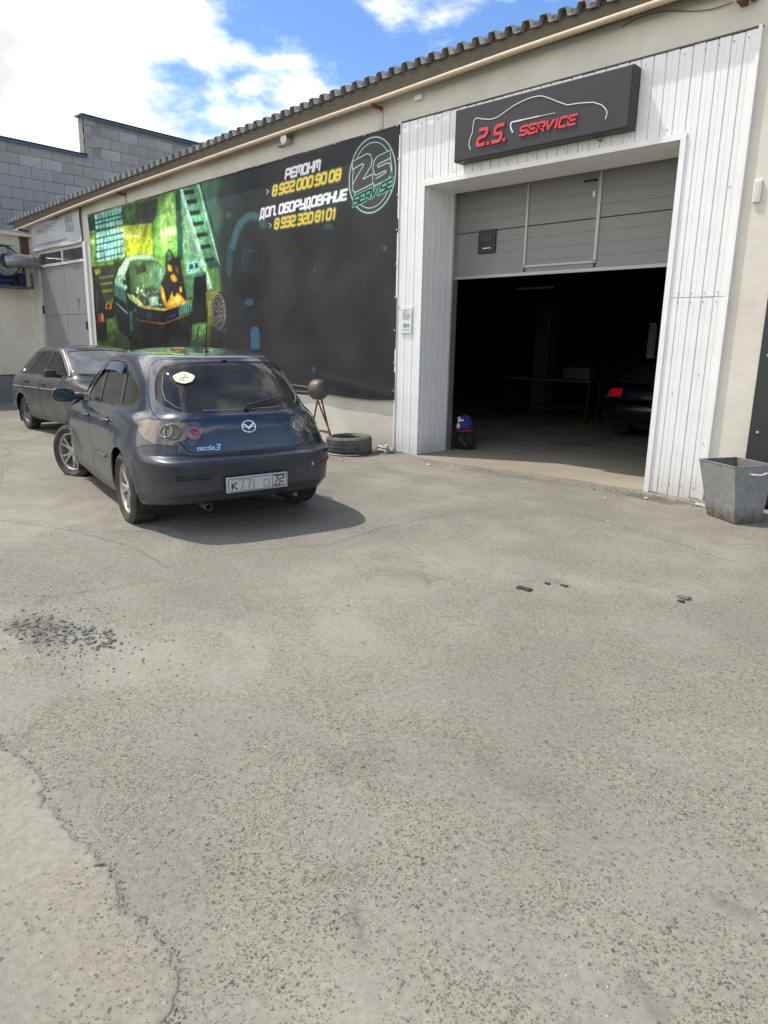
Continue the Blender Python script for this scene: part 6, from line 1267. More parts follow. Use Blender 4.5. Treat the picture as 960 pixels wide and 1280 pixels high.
for s in (-1, 1):
    B.tube([(-.02, s*.04, .74), (.26, s*.05 if s < 0 else .30, .30 if s < 0 else .05)], .013, 8) if s < 0 else B.tube([(-.02, .04, .74), (-.06, .30, .02)], .013, 8)
B.tube([(-.02, -.04, .74), (-.16, -.10, .02)], .013, 8); B.tube([(.26, -.05, .30), (.36, -.06, .02)], .013, 8)
B.tube([(.26, -.05, .30), (-.62, -.05, .30)], .012, 8); B.tube([(.26, -.05, .27), (-.62, .25, .27)], .010, 8); B.build('frame', M['rust'], st, True)
tfd = Matrix.Translation((-.02, 0, .86)) @ Matrix.Rotation(math.radians(90), 4, 'Z') @ Matrix.Rotation(math.radians(-14), 4, 'X')
tfd = Matrix.Translation((.0, 0, .89)) @ Matrix.Rotation(math.radians(-75), 4, 'Z')
MB().lathe([(0, .09), (.05, .088), (.10, .075), (.135, .05), (.148, .01), (.148, -.10), (.13, -.13), (.06, -.14), (0, -.14)], 28, tf=tfd).build('drum', M['drum'], st, True)
MB().tube([(-.05, 0, .89), (-1.0, .02, .93)], .026, 10).build('arm', M['black'], st, True); MB().tube([(-.05, -.02, .83), (-.9, 0, .82)], .030, 10).build('arm', M['black'], st, True)
# weeds at the pillar foot
B = MB(); rg = random.Random(8)
for i in range(70):
    x = -7.12+rg.gauss(0, .09); y = -.10+rg.uniform(-.05, .06); a = rg.uniform(0, 6.28); h = rg.uniform(.02, .07); w = .006
    B.add([(x-w*math.sin(a), y+w*math.cos(a), 0), (x+w*math.sin(a), y-w*math.cos(a), 0), (x+h*.6*math.cos(a), y+h*.6*math.sin(a), h)], [(0, 1, 2)])
o = B.build('weeds', mat('weed', (.10, .12, .045), .8, var=.4)); tag(o, 'dry little weeds at the foot of the left pillar', 'weeds', kind='stuff')
# crumpled grey rag by the tyre
bm = bmesh.new(); bmesh.ops.create_icosphere(bm, subdivisions=4, radius=1)
for v in bm.verts:
    p = v.co; q = 1+.25*math.sin(p.x*7+p.y*3)+.22*math.sin(p.y*11+p.z*5)+.12*math.sin(p.x*19); v.co = (p.x*.14*q, p.y*.07*q, max(-.01, p.z*.06*q+.04))
me_ = bpy.data.meshes.new('crumpled_film'); bm.to_mesh(me_); bm.free(); me_.materials.append(M['galv']); me_.polygons.foreach_set('use_smooth', [True]*len(me_.polygons))
M['film'] = mat('film', (.36, .36, .35), .5, var=.4, vscale=30); me_.materials[0] = M['film']
o = bpy.data.objects.new('crumpled_film', me_); COL.objects.link(o); o.location = (-7.02, -.17, .0); tag(o, 'crumpled grey plastic film on the ground between the lying tyre and the left pillar', 'film')
# sack just inside the gateway
sk = empty('rubbish_sack', (-6.40, .98, .01)); tag(sk, 'black sack with a blue patterned bag on top just inside the left pillar', 'sack')
def blob(name, c, r, m, par, f=.1, k=9):
    bm = bmesh.new(); bmesh.ops.create_icosphere(bm, subdivisions=4, radius=1)
    for v in bm.verts:
        p = v.co.copy(); q = 1+f*math.sin(p.x*k+p.z*4)+f*.8*math.sin(p.y*k*1.3+p.x*5)+f*.5*math.sin(p.z*k*1.7)
        v.co = (c[0]+p.x*r[0]*q, c[1]+p.y*r[1]*q, max(0, c[2]+p.z*r[2]*q))
    o = MB().add([v.co[:] for v in bm.verts], [[v.index for v in f_.verts] for f_ in bm.faces]).build(name, m, par, True); bm.free(); return o
blob('sack', (0, 0, .14), (.15, .15, .17), M['bagblack'], sk); blob('bag', (-.03, 0, .37), (.11, .11, .15), M['bagblue'], sk, .08)
B = MB(); B.box((-.07, -.125, .42), (-.03, -.11, .50)); B.box((-.03, -.125, .44), (.03, -.11, .47)); B.box((-.09, -.12, .33), (-.04, -.108, .40)); B.build('pattern', M['white'], sk)
B = MB(); B.tube([(-.1, -.11, .30), (0, -.13, .28), (.10, -.09, .31), (.16, -.05, .30)], .014, 8); B.build('strap', M['bagred'], sk, True)
# things that show faintly in the dark garage
wb = empty('workbench', (-8.6, 6.3, 0)); tag(wb, 'dim workbench with pale top deep inside the dark garage', 'workbench')
MB().box((-.5, -.3, .86), (1.6, .3, .91), bev=.01).build('bench_top', M['drum'], wb)
for x in (-.45, 1.55):
    for y in (-.25, .25): MB().box((x-.03, y-.03, 0), (x+.03, y+.03, .86)).build('leg', M['black'], wb)
MB().box((-.4, -.2, .3), (1.5, .2, .34)).build('shelf', M['black'], wb)
o = MB().box((-7.7, 6.1, .92), (-7.1, 6.4, 1.16), bev=.02).build('tool_case', M['drum']); tag(o, 'dark tool case on the workbench deep inside the garage', 'case')
o = MB().box((-9.4, 7.6, .0), (-9.0, 8.0, 2.6), bev=.02).build('locker', M['drum']); tag(o, 'tall dim locker at the back left of the dark garage', 'locker')
o = MB().tube([(-9.6, 7, 2.9), (-8.6, 7, 2.9)], .025, 8).build('tube_lamp', M['white']); tag(o, 'unlit white tube lamp hanging in the dark garage', 'lamp')
o = MB().box((-6.30, 7.0, .9), (-6.14, 7.1, 2.1)).build('wall_strip', M['frame_grey']); tag(o, 'tall thin grey strip standing inside the garage at the right', 'strip')

# ------------------------------------------------------------ cars
def pchip(t, P):
    P = np.asarray(P, float); n = len(P); x = np.arange(n); d = np.diff(P, axis=0); m = np.zeros_like(P)
    for i in range(1, n-1):
        a, b = d[i-1], d[i]; same = (a*b) > 0; m[i] = np.where(same, 2*a*b/np.where(np.abs(a+b) < 1e-12, 1, a+b), 0)
    m[0] = d[0]; m[-1] = d[-1]; i = np.clip(np.floor(t).astype(int), 0, n-2); s = (t-i)[:, None]
    return (2*s**3-3*s**2+1)*P[i]+(s**3-2*s**2+s)*m[i]+(-2*s**3+3*s**2)*P[i+1]+(s**3-s**2)*m[i+1]
NU, NT = 640, 300
LU, LT = 5.4, 2.2
class Shell:
    def __init__(s, rows, xm, wheels, rw, post=None):
        R = pchip(np.linspace(0, len(rows)-1, NT+1), rows); G = np.zeros((NU+1, NT+1, 3)); h = NU//2
        ph = np.linspace(0, math.pi/2, 1500)
        for j in range(NT+1):
            xr, xf, w, zr_, zm, zf, nr, nf = R[j]
            for half, (xe, nn, ze) in enumerate(((xr, nr, zr_), (xf, nf, zf))):
                a = abs(xm-xe); c = np.cos(ph)**(2/nn)*a; y = np.sin(ph)**(2/nn)*w
                L_ = np.concatenate([[0], np.cumsum(np.hypot(np.diff(c), np.diff(y)))]); q = np.interp(np.linspace(0, L_[-1], h+1), L_, c); yy = np.interp(np.linspace(0, L_[-1], h+1), L_, y)
                z = zm+(ze-zm)*(q/max(a, 1e-6))**1.8
                if half == 0: G[:h+1, j] = np.stack([xm-q, yy, z], 1)
                else: G[h:, j] = np.stack([xm+q, yy, z], 1)[::-1]
        for wx in wheels:
            r = np.hypot(G[..., 0]-wx, G[..., 2]-rw); G[..., 1] += np.where(G[..., 1] > .6, .016*np.exp(-((r-rw-.045)/.06)**2), 0)
        if post: post(G)
        s.G = G
        du = np.gradient(G, axis=0); dt = np.gradient(G, axis=1); nrm = np.cross(du, dt); ln = np.linalg.norm(nrm, axis=2, keepdims=True); nrm = nrm/np.maximum(ln, 1e-9)
        if nrm[NU//2, NT//3, 1] < 0: nrm = -nrm
        nrm[ln[..., 0] < 1e-7] = (0, 0, 1); nrm[:, -3:] = (0, 0, 1); s.Nn = nrm
    def ev(s, u, t, A=None):
        A = s.G if A is None else A; u = np.clip(u, 0, 1)*NU; t = np.clip(t, 0, 1)*NT; i = np.minimum(np.floor(u).astype(int), NU-1); j = np.minimum(np.floor(t).astype(int), NT-1); a = (u-i)[..., None]; b = (t-j)[..., None]
        return A[i, j]*(1-a)*(1-b)+A[i+1, j]*a*(1-b)+A[i, j+1]*(1-a)*b+A[i+1, j+1]*a*b
    def inv(s, kind, a, z):
        G = s.G
        if kind == 's': ax = 0; mask = G[..., 1] > .35*G[NU//2, :, 1].max(); mask[:int(NU*.03)] = False; mask[int(NU*.97):] = False; mask[:, -12:] = False
        elif kind == 'r': ax = 1; mask = np.zeros(G.shape[:2], bool); mask[:int(NU*.30)] = True
        elif kind == 'f': ax = 1; mask = np.zeros(G.shape[:2], bool); mask[int(NU*.70):] = True
        elif kind == 't': # top view: (x,y)
            d = (G[..., 0]-a)**2+(G[..., 1]-z)**2; d[:, :int(NT*.45)] = 9; i, j = np.unravel_index(np.argmin(d), d.shape); return i/NU, j/NT
        d = (G[..., ax]-a)**2+(G[..., 2]-z)**2; d = np.where(mask, d, 99); i, j = np.unravel_index(np.argmin(d), d.shape)
        u, t = i/NU, j/NT
        for _ in range(6):
            p = s.ev(np.array(u), np.array(t)); e = np.array([a-p[ax], z-p[2]])
            pu = s.ev(np.array(min(1, u+.002)), np.array(t))-s.ev(np.array(max(0, u-.002)), np.array(t)); pt = s.ev(np.array(u), np.array(min(1, t+.003)))-s.ev(np.array(u), np.array(max(0, t-.003)))
            J = np.array([[pu[ax], pt[ax]], [pu[2], pt[2]]]); 
            if abs(np.linalg.det(J)) < 1e-9: break
            st_ = np.linalg.solve(J, e); st_ = np.clip(st_, -4, 4); u = min(1, max(0, u+st_[0]*(.004))); t = min(1, max(0, t+st_[1]*.006))
        return u, t
    def poly(s, pts):
        """pts: (kind,a,z); dense polygon in the flat domain"""
        out_ = []; n = len(pts)
        for i in range(n):
            k0, a0, z0 = pts[i]; k1, a1, z1 = pts[(i+1) % n]
            if k0 == k1 and k0 != 'u':
                m = max(1, int(math.hypot(a1-a0, z1-z0)/.07))
                for q in range(m):
                    u, t = s.inv(k0, a0+(a1-a0)*q/m, z0+(z1-z0)*q/m); out_.append((u*LU, t*LT))
            else:
                u, t = (a0, z0) if k0 == 'u' else s.inv(k0, a0, z0); out_.append((u*LU, t*LT))
        return out_
def pip(P, x, y):
    c = False; n = len(P)
    for i in range(n):
        ax, ay = P[i]; bx, by = P[i-1]
        if (ay > y) != (by > y) and x < (bx-ax)*(y-ay)/(by-ay)+ax: c = not c
    return c
def offset(P, g):
    n = len(P); ar = sum(P[i-1][0]*P[i][1]-P[i][0]*P[i-1][1] for i in range(n)); sg_ = 1 if ar > 0 else -1; o_ = []
    for i in range(n):
        a = Vector(P[i-1]); b = Vector(P[i]); c = Vector(P[(i+1) % n]); d1 = (b-a); d2 = (c-b)
        if d1.length < 1e-6 or d2.length < 1e-6: o_.append(tuple(b)); continue
        d1.normalize(); d2.normalize(); nn = Vector((-(d1.y+d2.y), d1.x+d2.x))*sg_
        if nn.length < 1e-6: nn = Vector((-d1.y, d1.x))*sg_
        nn.normalize(); k = 1/max(.4, nn.dot(Vector((-d1.y, d1.x))*sg_)); o_.append(tuple(b+nn*g*k))
    return o_
def build_shell(sh, entries, root, mats, center, nu=150, nt=62, rim=.012, parents={}):
    bm = bmesh.new(); vs = [[bm.verts.new((LU*i/nu, LT*j/nt, 0)) for j in range(nt+1)] for i in range(nu+1)]
    for i in range(nu):
        for j in range(nt): bm.faces.new((vs[i][j], vs[i+1][j], vs[i+1][j+1], vs[i][j+1]))
    ent = []
    for name, P, g in entries:
        Pi = offset(P, g) if g else None; ent.append((name, P, Pi))
        for Q in ([P, Pi] if Pi else [P]):
            x0 = min(p[0] for p in Q)-.05; x1 = max(p[0] for p in Q)+.05; y0 = min(p[1] for p in Q)-.05; y1 = max(p[1] for p in Q)+.05
            cand = set()
            for f in bm.faces:
                c = f.calc_center_median()
                if x0 < c.x < x1 and y0 < c.y < y1: cand.add(f)
            for i in range(len(Q)):
                a = Q[i-1]; b = Q[i]; dx, dy = b[0]-a[0], b[1]-a[1]
                if math.hypot(dx, dy) < 1e-6: continue
                ex0, ex1 = min(a[0], b[0]), max(a[0], b[0]); ey0, ey1 = min(a[1], b[1]), max(a[1], b[1]); sub = []
                for f in cand:
                    fx = [v.co.x for v in f.verts]; fy = [v.co.y for v in f.verts]
                    if max(fx) >= ex0-1e-5 and min(fx) <= ex1+1e-5 and max(fy) >= ey0-1e-5 and min(fy) <= ey1+1e-5:
                        sd_ = [(v.co.x-a[0])*dy-(v.co.y-a[1])*dx for v in f.verts]
                        if min(sd_) < -1e-8 and max(sd_) > 1e-8: sub.append(f)
                if not sub: continue
                geo = list(sub)+list({e for f in sub for e in f.edges})+list({v for f in sub for v in f.verts})
                res = bmesh.ops.bisect_plane(bm, geom=geo, dist=1e-7, plane_co=(a[0], a[1], 0), plane_no=(dy, -dx, 0))
                cand = {f for f in cand if f.is_valid}|{f for f in res['geom'] if isinstance(f, bmesh.types.BMFace) and f.is_valid}
    groups = {}
    for f in bm.faces:
        c = f.calc_center_median(); who = 'body'
        for name, P, Pi in ent:
            if pip(P, c.x, c.y):
                who = name if (Pi is None or pip(Pi, c.x, c.y)) else 'gap:'+name
                break
        groups.setdefault(who, []).append(f)
    made = {}
    for who, fs in groups.items():
        if who == 'hole': continue
        base = who.split(':')[-1]; gap = who.startswith('gap:')
        if gap:
            m_ = mats.get('gap_'+base)
            if m_ is None: continue
        vid = {}; V = []
        for f in fs:
            for v in f.verts:
                if v not in vid: vid[v] = len(V); V.append((v.co.x/LU, v.co.y/LT))
        U = np.array(V); P3 = sh.ev(U[:, 0], U[:, 1]); N3 = sh.ev(U[:, 0], U[:, 1], sh.Nn); N3 /= np.maximum(np.linalg.norm(N3, axis=1, keepdims=True), 1e-9)
        if base.startswith('glass') and not gap: P3 = P3-N3*.006
        if gap: P3 = P3-N3*.003
        F = [[vid[v] for v in f.verts] for f in fs]
        bd = {}
        for f in fs:
            vv = list(f.verts)
            for q in range(len(vv)):
                a, b = vid[vv[q]], vid[vv[(q+1) % len(vv)]]
                if (b, a) in bd: del bd[(b, a)]
                else: bd[(a, b)] = 1
        bd = [(a, b) for a, b in bd if not (P3[a][1] < 1e-4 and P3[b][1] < 1e-4)]
        def side(sy):
            Vv = [(p[0], p[1]*sy, p[2]) for p in P3]; Nv = [(p[0], p[1]*sy, p[2]) for p in N3]; Fv = [list(f)[::-1] if sy > 0 else list(f) for f in F]
            if not gap:
                for a, b in bd:
                    pa, pb, na, nb = P3[a], P3[b], N3[a], N3[b]; e = pb-pa; l_ = np.linalg.norm(e)
                    if l_ < 1e-7: continue
                    o1 = len(Vv); q1 = pa-na*rim; q2 = pb-nb*rim; rn = -np.cross(e/l_, na)
                    for p in (pa, pb, q2, q1): Vv.append((p[0], p[1]*sy, p[2])); Nv.append((rn[0], rn[1]*sy, rn[2]))
                    Fv.append([o1, o1+1, o1+2, o1+3] if sy > 0 else [o1+3, o1+2, o1+1, o1])
            return Vv, Fv, Nv
        m_ = mats.get('gap_'+base) if gap else mats.get(base, mats['body'])
        nm = {'glass_rear': 'rear_window', 'glass_front': 'windscreen', 'glass_fdoor': 'side_window', 'glass_rdoor': 'side_window', 'glass_quarter': 'quarter_window', 'front_door': 'front_door', 'rear_door': 'rear_door'}.get(base, base)
        if gap: nm = 'window_seal'
        par = parents.get(base)
        if base in center:
            V1, F1, N1 = side(1); V2, F2, N2 = side(-1); o1 = len(V1); Vt = V1+V2; Ft = F1+[[i+o1 for i in f] for f in F2]
            o = mo(nm, Vt, Ft, m_, made.get((par, 1)) if par else root, True, None, N1+N2); made[(base, 1)] = made[(base, -1)] = o
        else:
            for sy in (1, -1):
                V1, F1, N1 = side(sy); o = mo(nm, V1, F1, m_, None, True, None, N1); made[(base if not gap else who, sy)] = o
    for (base, sy), o in list(made.items()):
        key = base.split(':')[-1]; par = parents.get(key) if not base.startswith('gap:') else (parents.get(key) or None)
        if o.parent is None or o.parent == root:
            o.parent = made.get((par, sy), root) if par else root
    bm.free(); return made
def rr_poly(kind, pts): return [(kind, a, z) for a, z in pts]
def arch_poly(x, z, r, zb): 
    P = [('s', x+r*math.cos(a), z+r*math.sin(a)) for a in np.linspace(math.radians(-30), math.radians(210), 26)]
    u0, _ = 0, 0
    return P
def add_wheel(root, x, y, r, w, rim_r, style, steer=0, mrim=None, mt=None):
    sy = 1 if y > 0 else -1
    T = Matrix.Translation((x, y, r)) @ Matrix.Rotation(math.radians(steer), 4, 'Z') @ (Matrix.Identity(4) if sy > 0 else Matrix.Rotation(math.pi, 4, 'Z')) @ Matrix.Rotation(random.uniform(0, 1), 4, 'Y')
    wh = MB().lathe([(0, w*.15), (.13, w*.15), (.14, w*.05), (.14, -w*.3), (0, -w*.3)], 24, tf=T).build('wheel', M['drum'], root, True)
    MB().lathe(tyre_bm(r, rim_r, w), 52, tf=T, closed=True).build('tyre', mt or M['rubber'], wh, True, 50)
    B = MB(); o_ = w*.36
    B.lathe([(rim_r+.004, o_+.004), (rim_r-.006, o_+.008), (rim_r-.016, o_-.002), (rim_r-.022, o_-.03), (rim_r-.035, -w*.35), (rim_r, -w*.4)], 48, tf=T)
    if style == 'alloy':
        ns = 5
        for k in range(ns):
            for da in (-.17, .17):
                a = 2*math.pi*k/ns+da*.62; a2 = 2*math.pi*k/ns+da*1.35; V = []
                for rr2, aa, ww, dd, th in ((.03, a, .016, o_-.012, .03), (.11, (a+a2)/2, .012, o_-.004, .028), (rim_r-.02, a2, .013, o_-.002, .024)):
                    cx, cz = rr2*math.cos(aa), rr2*math.sin(aa); nx_, nz_ = -math.sin(aa), math.cos(aa)
                    V += [(cx+nx_*ww, dd-.006, cz+nz_*ww), (cx+nx_*ww*.45, dd, cz+nz_*ww*.45), (cx-nx_*ww*.45, dd, cz-nz_*ww*.45), (cx-nx_*ww, dd-.006, cz-nz_*ww), (cx-nx_*ww*.8, dd-th, cz-nz_*ww*.8), (cx+nx_*ww*.8, dd-th, cz+nz_*ww*.8)]
                F = [(i*6+q, i*6+(q+1) % 6, (i+1)*6+(q+1) % 6, (i+1)*6+q) for i in range(2) for q in range(6)]
                B.add([T @ Vector(v) for v in V], F)
        B.lathe([(0, o_+.004), (.022, o_+.003), (.030, o_-.004), (.052, o_-.012), (.06, o_-.03), (0, o_-.035)], 24, tf=T)
        for k in range(5):
            a = 2*math.pi*(k+.5)/5; B.lathe([(0, .006), (.008, .004), (.009, 0)], 8, tf=T @ Matrix.Translation((.040*math.cos(a), o_-.010, .040*math.sin(a))))
    else:
        B.lathe([(0, o_-.02), (.035, o_-.02), (.04, o_-.035), (.08, o_-.04), (.095, o_-.022), (rim_r-.05, o_-.03), (rim_r-.03, o_-.055), (rim_r-.02, o_-.06)], 36, tf=T)
        for k in range(12):
            a = 2*math.pi*k/12; B2 = Matrix.Translation((.117*math.cos(a), o_-.0255, .117*math.sin(a))); B.lathe([(0, .004), (.010, .003), (.011, -.001)], 10, m=1, tf=T @ B2)
    B.build('rim', [mrim or M['alloy'], M['black']], wh, True, 35)
    return wh
def underside(root, L_, w, wheels, r, aw=.36):
    B = MB(); B.box((.50, -w+.12, .27), (L_-.4, w-.12, .31)); B.box((.60, -.35, .17), (L_-.9, .35, .26), bev=.02); B.build('underbody', M['black'], root)
    for wx in wheels:
        for sy in (1, -1):
            T = Matrix.Translation((wx, sy*(w-.22), r+.02)); B = MB(); n = 18; V = []
            for i in range(n+1):
                a = math.radians(-35+250*i/n)
                for yy in (-.16, .19): V.append(T @ Vector((aw*math.cos(a), yy*sy, aw*math.sin(a))))
            F = [(2*i, 2*i+2, 2*i+3, 2*i+1) for i in range(n)]; F.append(tuple(2*i for i in range(n+1)))
            B.add(V, F).build('wheel_well', M['black'], root)
def seats(root, xs_, zb=.55):
    for x in xs_:
        for y in (-.36, .36):
            B = MB(); tf = Matrix.Translation((x, y, 0)); B.box((0, -.24, zb-.25), (.5, .24, zb-.05), bev=.05, tf=tf); B.box((-.12, -.24, zb-.1), (.06, .24, zb+.42), bev=.05, tf=tf @ Matrix.Translation((0, 0, 0))); B.box((-.10, -.12, zb+.44), (.0, .12, zb+.62), bev=.04, tf=tf); B.build('seat', M['interior'], root, True)
def letters(root, txt, T, w, h, sw, m, th=.004, name='lettering', slant=0, gap=.35):
    B = MB()
    for s_ in layout(txt, 0, w, 0, 0, h, slant=slant, gap=gap): ribbon(B, s_, sw, -th, 0, tf=T)
    return B.build(name, m, root)

# ---- blue-grey hatchback
rowsM = [
 [0.3, 4.22, 0.79, 0.25, 0.17, 0.22, 5.9, 4.3], [0.16, 4.31, 0.825, 0.27, 0.205, 0.25, 5.9, 4.3], [0.085, 4.37, 0.848, 0.335, 0.29, 0.32, 5.9, 4.3], [0.045, 4.39, 0.856, 0.365, 0.32, 0.35, 5.9, 4.3], [0.02, 4.41, 0.865, 0.5, 0.47, 0.5, 5.9, 4.3],
 [0, 4.42, 0.875, 0.6, 0.6, 0.6, 5.9, 4.3], [0.006, 4.41, 0.877, 0.622, 0.63, 0.62, 5.9, 4.3], [0.05, 4.38, 0.878, 0.648, 0.67, 0.65, 5.7, 4.3], [0.088, 4.36, 0.877, 0.664, 0.71, 0.69, 5.5, 4.3], [0.1, 4.3, 0.872, 0.72, 0.78, 0.74, 5.1, 4.3], [0.115, 4.15, 0.862, 0.8, 0.85, 0.79, 4.7, 4.3],
 [0.135, 3.95, 0.845, 0.875, 0.9, 0.84, 4.5, 4.3], [0.165, 3.55, 0.812, 0.945, 0.935, 0.9, 4.4, 4.8], [0.2, 3.25, 0.775, 0.99, 0.962, 0.945, 4.4, 5.3],
 [0.33, 2.98, 0.722, 1.14, 1.1, 1.08, 4.5, 6.3], [0.47, 2.72, 0.668, 1.28, 1.245, 1.22, 4.7, 6.3], [.60, 2.46, .612, 1.385, 1.382, 1.345, 4, 6],
 [.66, 2.36, .565, 1.42, 1.435, 1.39, 4, 5], [.76, 2.28, .45, 1.437, 1.472, 1.42, 4, 4], [.90, 2.2, .25, 1.450, 1.496, 1.44, 4, 4], [1.1, 2.1, .002, 1.458, 1.505, 1.45, 4, 4]]
shM = Shell(rowsM, 1.75, (.87, 3.51), .316)
def E_(name, pts, g=0, sh=None): return (name, sh.poly(pts), g)
sM = shM
eM = [
 E_('hole', [('s', .87+.355*math.cos(a), .325+.355*math.sin(a)) for a in np.linspace(math.radians(-24), math.radians(204), 24)]+[('u', .12, -.02)][:0], 0, sM),
 E_('hole', [('s', 3.51+.365*math.cos(a), .325+.365*math.sin(a)) for a in np.linspace(math.radians(-24), math.radians(204), 24)], 0, sM),
 E_('glass_rear', [('u', -.01, sM.inv('r', 0, .975)[1])]+rr_poly('r', [(.30, .977), (.50, .990), (.600, 1.025), (.632, 1.09), (.605, 1.20), (.555, 1.30), (.500, 1.357), (.40, 1.372), (.2, 1.378)])+[('u', -.01, sM.inv('r', 0, 1.38)[1])], .010, sM),
 E_('tail_lamp', rr_poly('r', [(.50, .925), (.455, .89), (.47, .82), (.52, .785), (.60, .765)])+rr_poly('s', [(.17, .750), (.28, .758), (.40, .79), (.50, .85), (.57, .915), (.44, .942), (.25, .938)])+rr_poly('r', [(.62, .925)]), .004, sM),
 E_('lamp_panel', rr_poly('r', [(.40, .925), (.37, .86), (.40, .80), (.455, .745), (.50, .735), (.52, .785), (.47, .82), (.455, .89), (.50, .925)]), .003, sM),
 E_('hatch', [('u', -.01, sM.inv('r', 0, .668)[1])]+rr_poly('r', [(.30, .670), (.46, .678), (.515, .70), (.56, .76), (.62, .86), (.655, .925), (.668, .96), (.672, 1.05), (.655, 1.15), (.61, 1.27), (.565, 1.355), (.50, 1.40)])+[('u', -.01, sM.inv('r', 0, 1.402)[1])], .009, sM),
 E_('bumper', [('u', -.01, sM.inv('r', 0, .662)[1])]+rr_poly('r', [(.30, .664), (.50, .672), (.60, .70)])+rr_poly('s', [(.15, .745), (.30, .755), (.42, .74), (.50, .70), (.53, .60), (.53, .45), (.56, .30), (.56, .2)])+[('u', sM.inv('s', .56, .22)[0], -.02), ('u', -.01, -.02)], .004, sM),
 E_('glass_fdoor', rr_poly('s', [(2.08, .972), (2.55, .966), (2.90, .962), (2.98, .975), (2.86, 1.06), (2.70, 1.16), (2.50, 1.265), (2.32, 1.325), (2.14, 1.347), (2.12, 1.2)]), .016, sM),
 E_('glass_rdoor', rr_poly('s', [(1.22, .995), (1.6, .985), (2.0, .975), (2.04, 1.2), (2.05, 1.350), (1.75, 1.358), (1.50, 1.345), (1.34, 1.325), (1.27, 1.15)]), .016, sM),
 E_('glass_quarter', rr_poly('s', [(1.16, .998), (1.21, 1.15), (1.27, 1.310), (1.10, 1.285), (.92, 1.225), (.78, 1.15), (.72, 1.09), (.735, 1.05), (.82, 1.015)]), .016, sM),
 E_('front_door', rr_poly('s', [(2.055, .25), (2.5, .25), (2.98, .26), (3.06, .45), (3.10, .70), (3.10, .90), (3.04, .965), (2.89, 1.065), (2.72, 1.175), (2.52, 1.285), (2.33, 1.348), (2.08, 1.37), (2.07, 1.1), (2.055, .8)]), .007, sM),
 E_('rear_door', rr_poly('s', [(1.36, .25), (1.7, .25), (2.05, .25), (2.05, .8), (2.065, 1.1), (2.075, 1.372), (1.75, 1.382), (1.48, 1.368), (1.30, 1.338), (1.235, 1.15), (1.19, .99), (1.12, .85), (1.16, .74), (1.27, .60), (1.34, .45)]), .007, sM),
 E_('sill', rr_poly('s', [(1.22, .245), (1.7, .242), (3.15, .242)])+[('u', sM.inv('s', 3.15, .24)[0], -.02), ('u', sM.inv('s', 1.22, .24)[0], -.02)], 0, sM),
 E_('glass_front', rr_poly('f', [(0.0, .955), (.35, .955), (.60, .965), (.66, 1.0), (.62, 1.12), (.57, 1.25), (.53, 1.335), (.40, 1.352), (.0, 1.36)])[1:]+[('u', 1.01, sM.inv('f', 0, 1.36)[1]), ('u', 1.01, sM.inv('f', 0, .955)[1])], .012, sM),
]
hb = empty('hatchback_car', (0, 0, 0)); tag(hb, 'dusty blue-grey five door hatchback parked with its tail to the camera', 'car', 'cars parked along the garage')
mats = {'body': M['paint_blue'], 'hatch': M['paint_blue'], 'bumper': M['paint_shaded'], 'glass_rear': M['glass_rear'], 'gap_glass_rear': M['black'], 'tail_lamp': M['lens'], 'lamp_panel': M['lens_dark'],
 'glass_fdoor': M['glass_side'], 'glass_rdoor': M['glass_side'], 'glass_quarter': M['glass_side'], 'gap_glass_fdoor': M['trim'], 'gap_glass_rdoor': M['trim'], 'gap_glass_quarter': M['trim'], 'sill': M['paint_shaded'], 'glass_front': M['glass_side'], 'gap_glass_front': M['trim']}
mdM = build_shell(sM, eM, hb, mats, {'body', 'hatch', 'bumper', 'glass_rear', 'glass_front'}, parents={'glass_fdoor': 'front_door', 'glass_rdoor': 'rear_door', 'glass_rear': 'hatch'})
underside(hb, 4.42, .86, (.87, 3.51), .316)
for x, y, s_ in ((.87, .765, 0), (.87, -.765, 0), (3.51, .775, 27), (3.51, -.775, 25)): add_wheel(hb, x, y, .316, .205, .215, 'alloy', s_)
seats(hb, (1.3, 2.2)); MB().box((2.75, -.68, .75), (3.15, .68, .93), bev=.06).build('dashboard', M['interior'], hb, True)
MB().box((.35, -.6, .60), (1.1, .6, .93), bev=.04).build('parcel_shelf', M['interior'], hb, True); MB().box((.5, -.78, .28), (3.2, .78, .36)).build('floor', M['interior'], hb)
mirr = MB()
for s_ in (1, -1):
    bm = bmesh.new(); bmesh.ops.create_uvsphere(bm, u_segments=20, v_segments=14, radius=1)
    V = []
    for v in bm.verts:
        p = v.co; x = p.x*.085*(1 if p.x > 0 else .35); V.append((2.86+x, s_*(.955+math.copysign(abs(p.y)**.75, p.y)*.115), 1.01+math.copysign(abs(p.z)**.75, p.z)*.075+p.y*.01))
    mb = MB().add(V, [[v.index for v in f.verts] for f in bm.faces]); bm.free(); o = mb.build('mirror', M['paint_blue'], hb, True)
    gl_ = [(2.828, s_*(.955+math.copysign(abs(math.cos(a))**.7, math.cos(a))*.095), 1.01+math.copysign(abs(math.sin(a))**.7, math.sin(a))*.058) for a in np.linspace(0, 2*math.pi, 25)[:-1]]
    fr_ = [(2.833, s_*(.955+(y_*s_-.955)*1.12), 1.01+(z_-1.01)*1.14) for _, y_, z_ in gl_]
    mo('mirror_rim', fr_, [tuple(range(24))], M['black'], o); mo('mirror_glass', gl_, [tuple(range(24))], M['mirror'], o)
    MB().tube([(2.88, s_*.76, .985), (2.87, s_*.87, .99)], [.045, .03], 10).build('mirror_arm', M['black'], o, True)
def surf(sh, kind, a, z, off=0):
    u, t = sh.inv(kind, a, z); p = sh.ev(np.array(u), np.array(t)); n_ = sh.ev(np.array(u), np.array(t), sh.Nn); n_ = n_/np.linalg.norm(n_); return Vector(p+n_*off), Vector(n_)
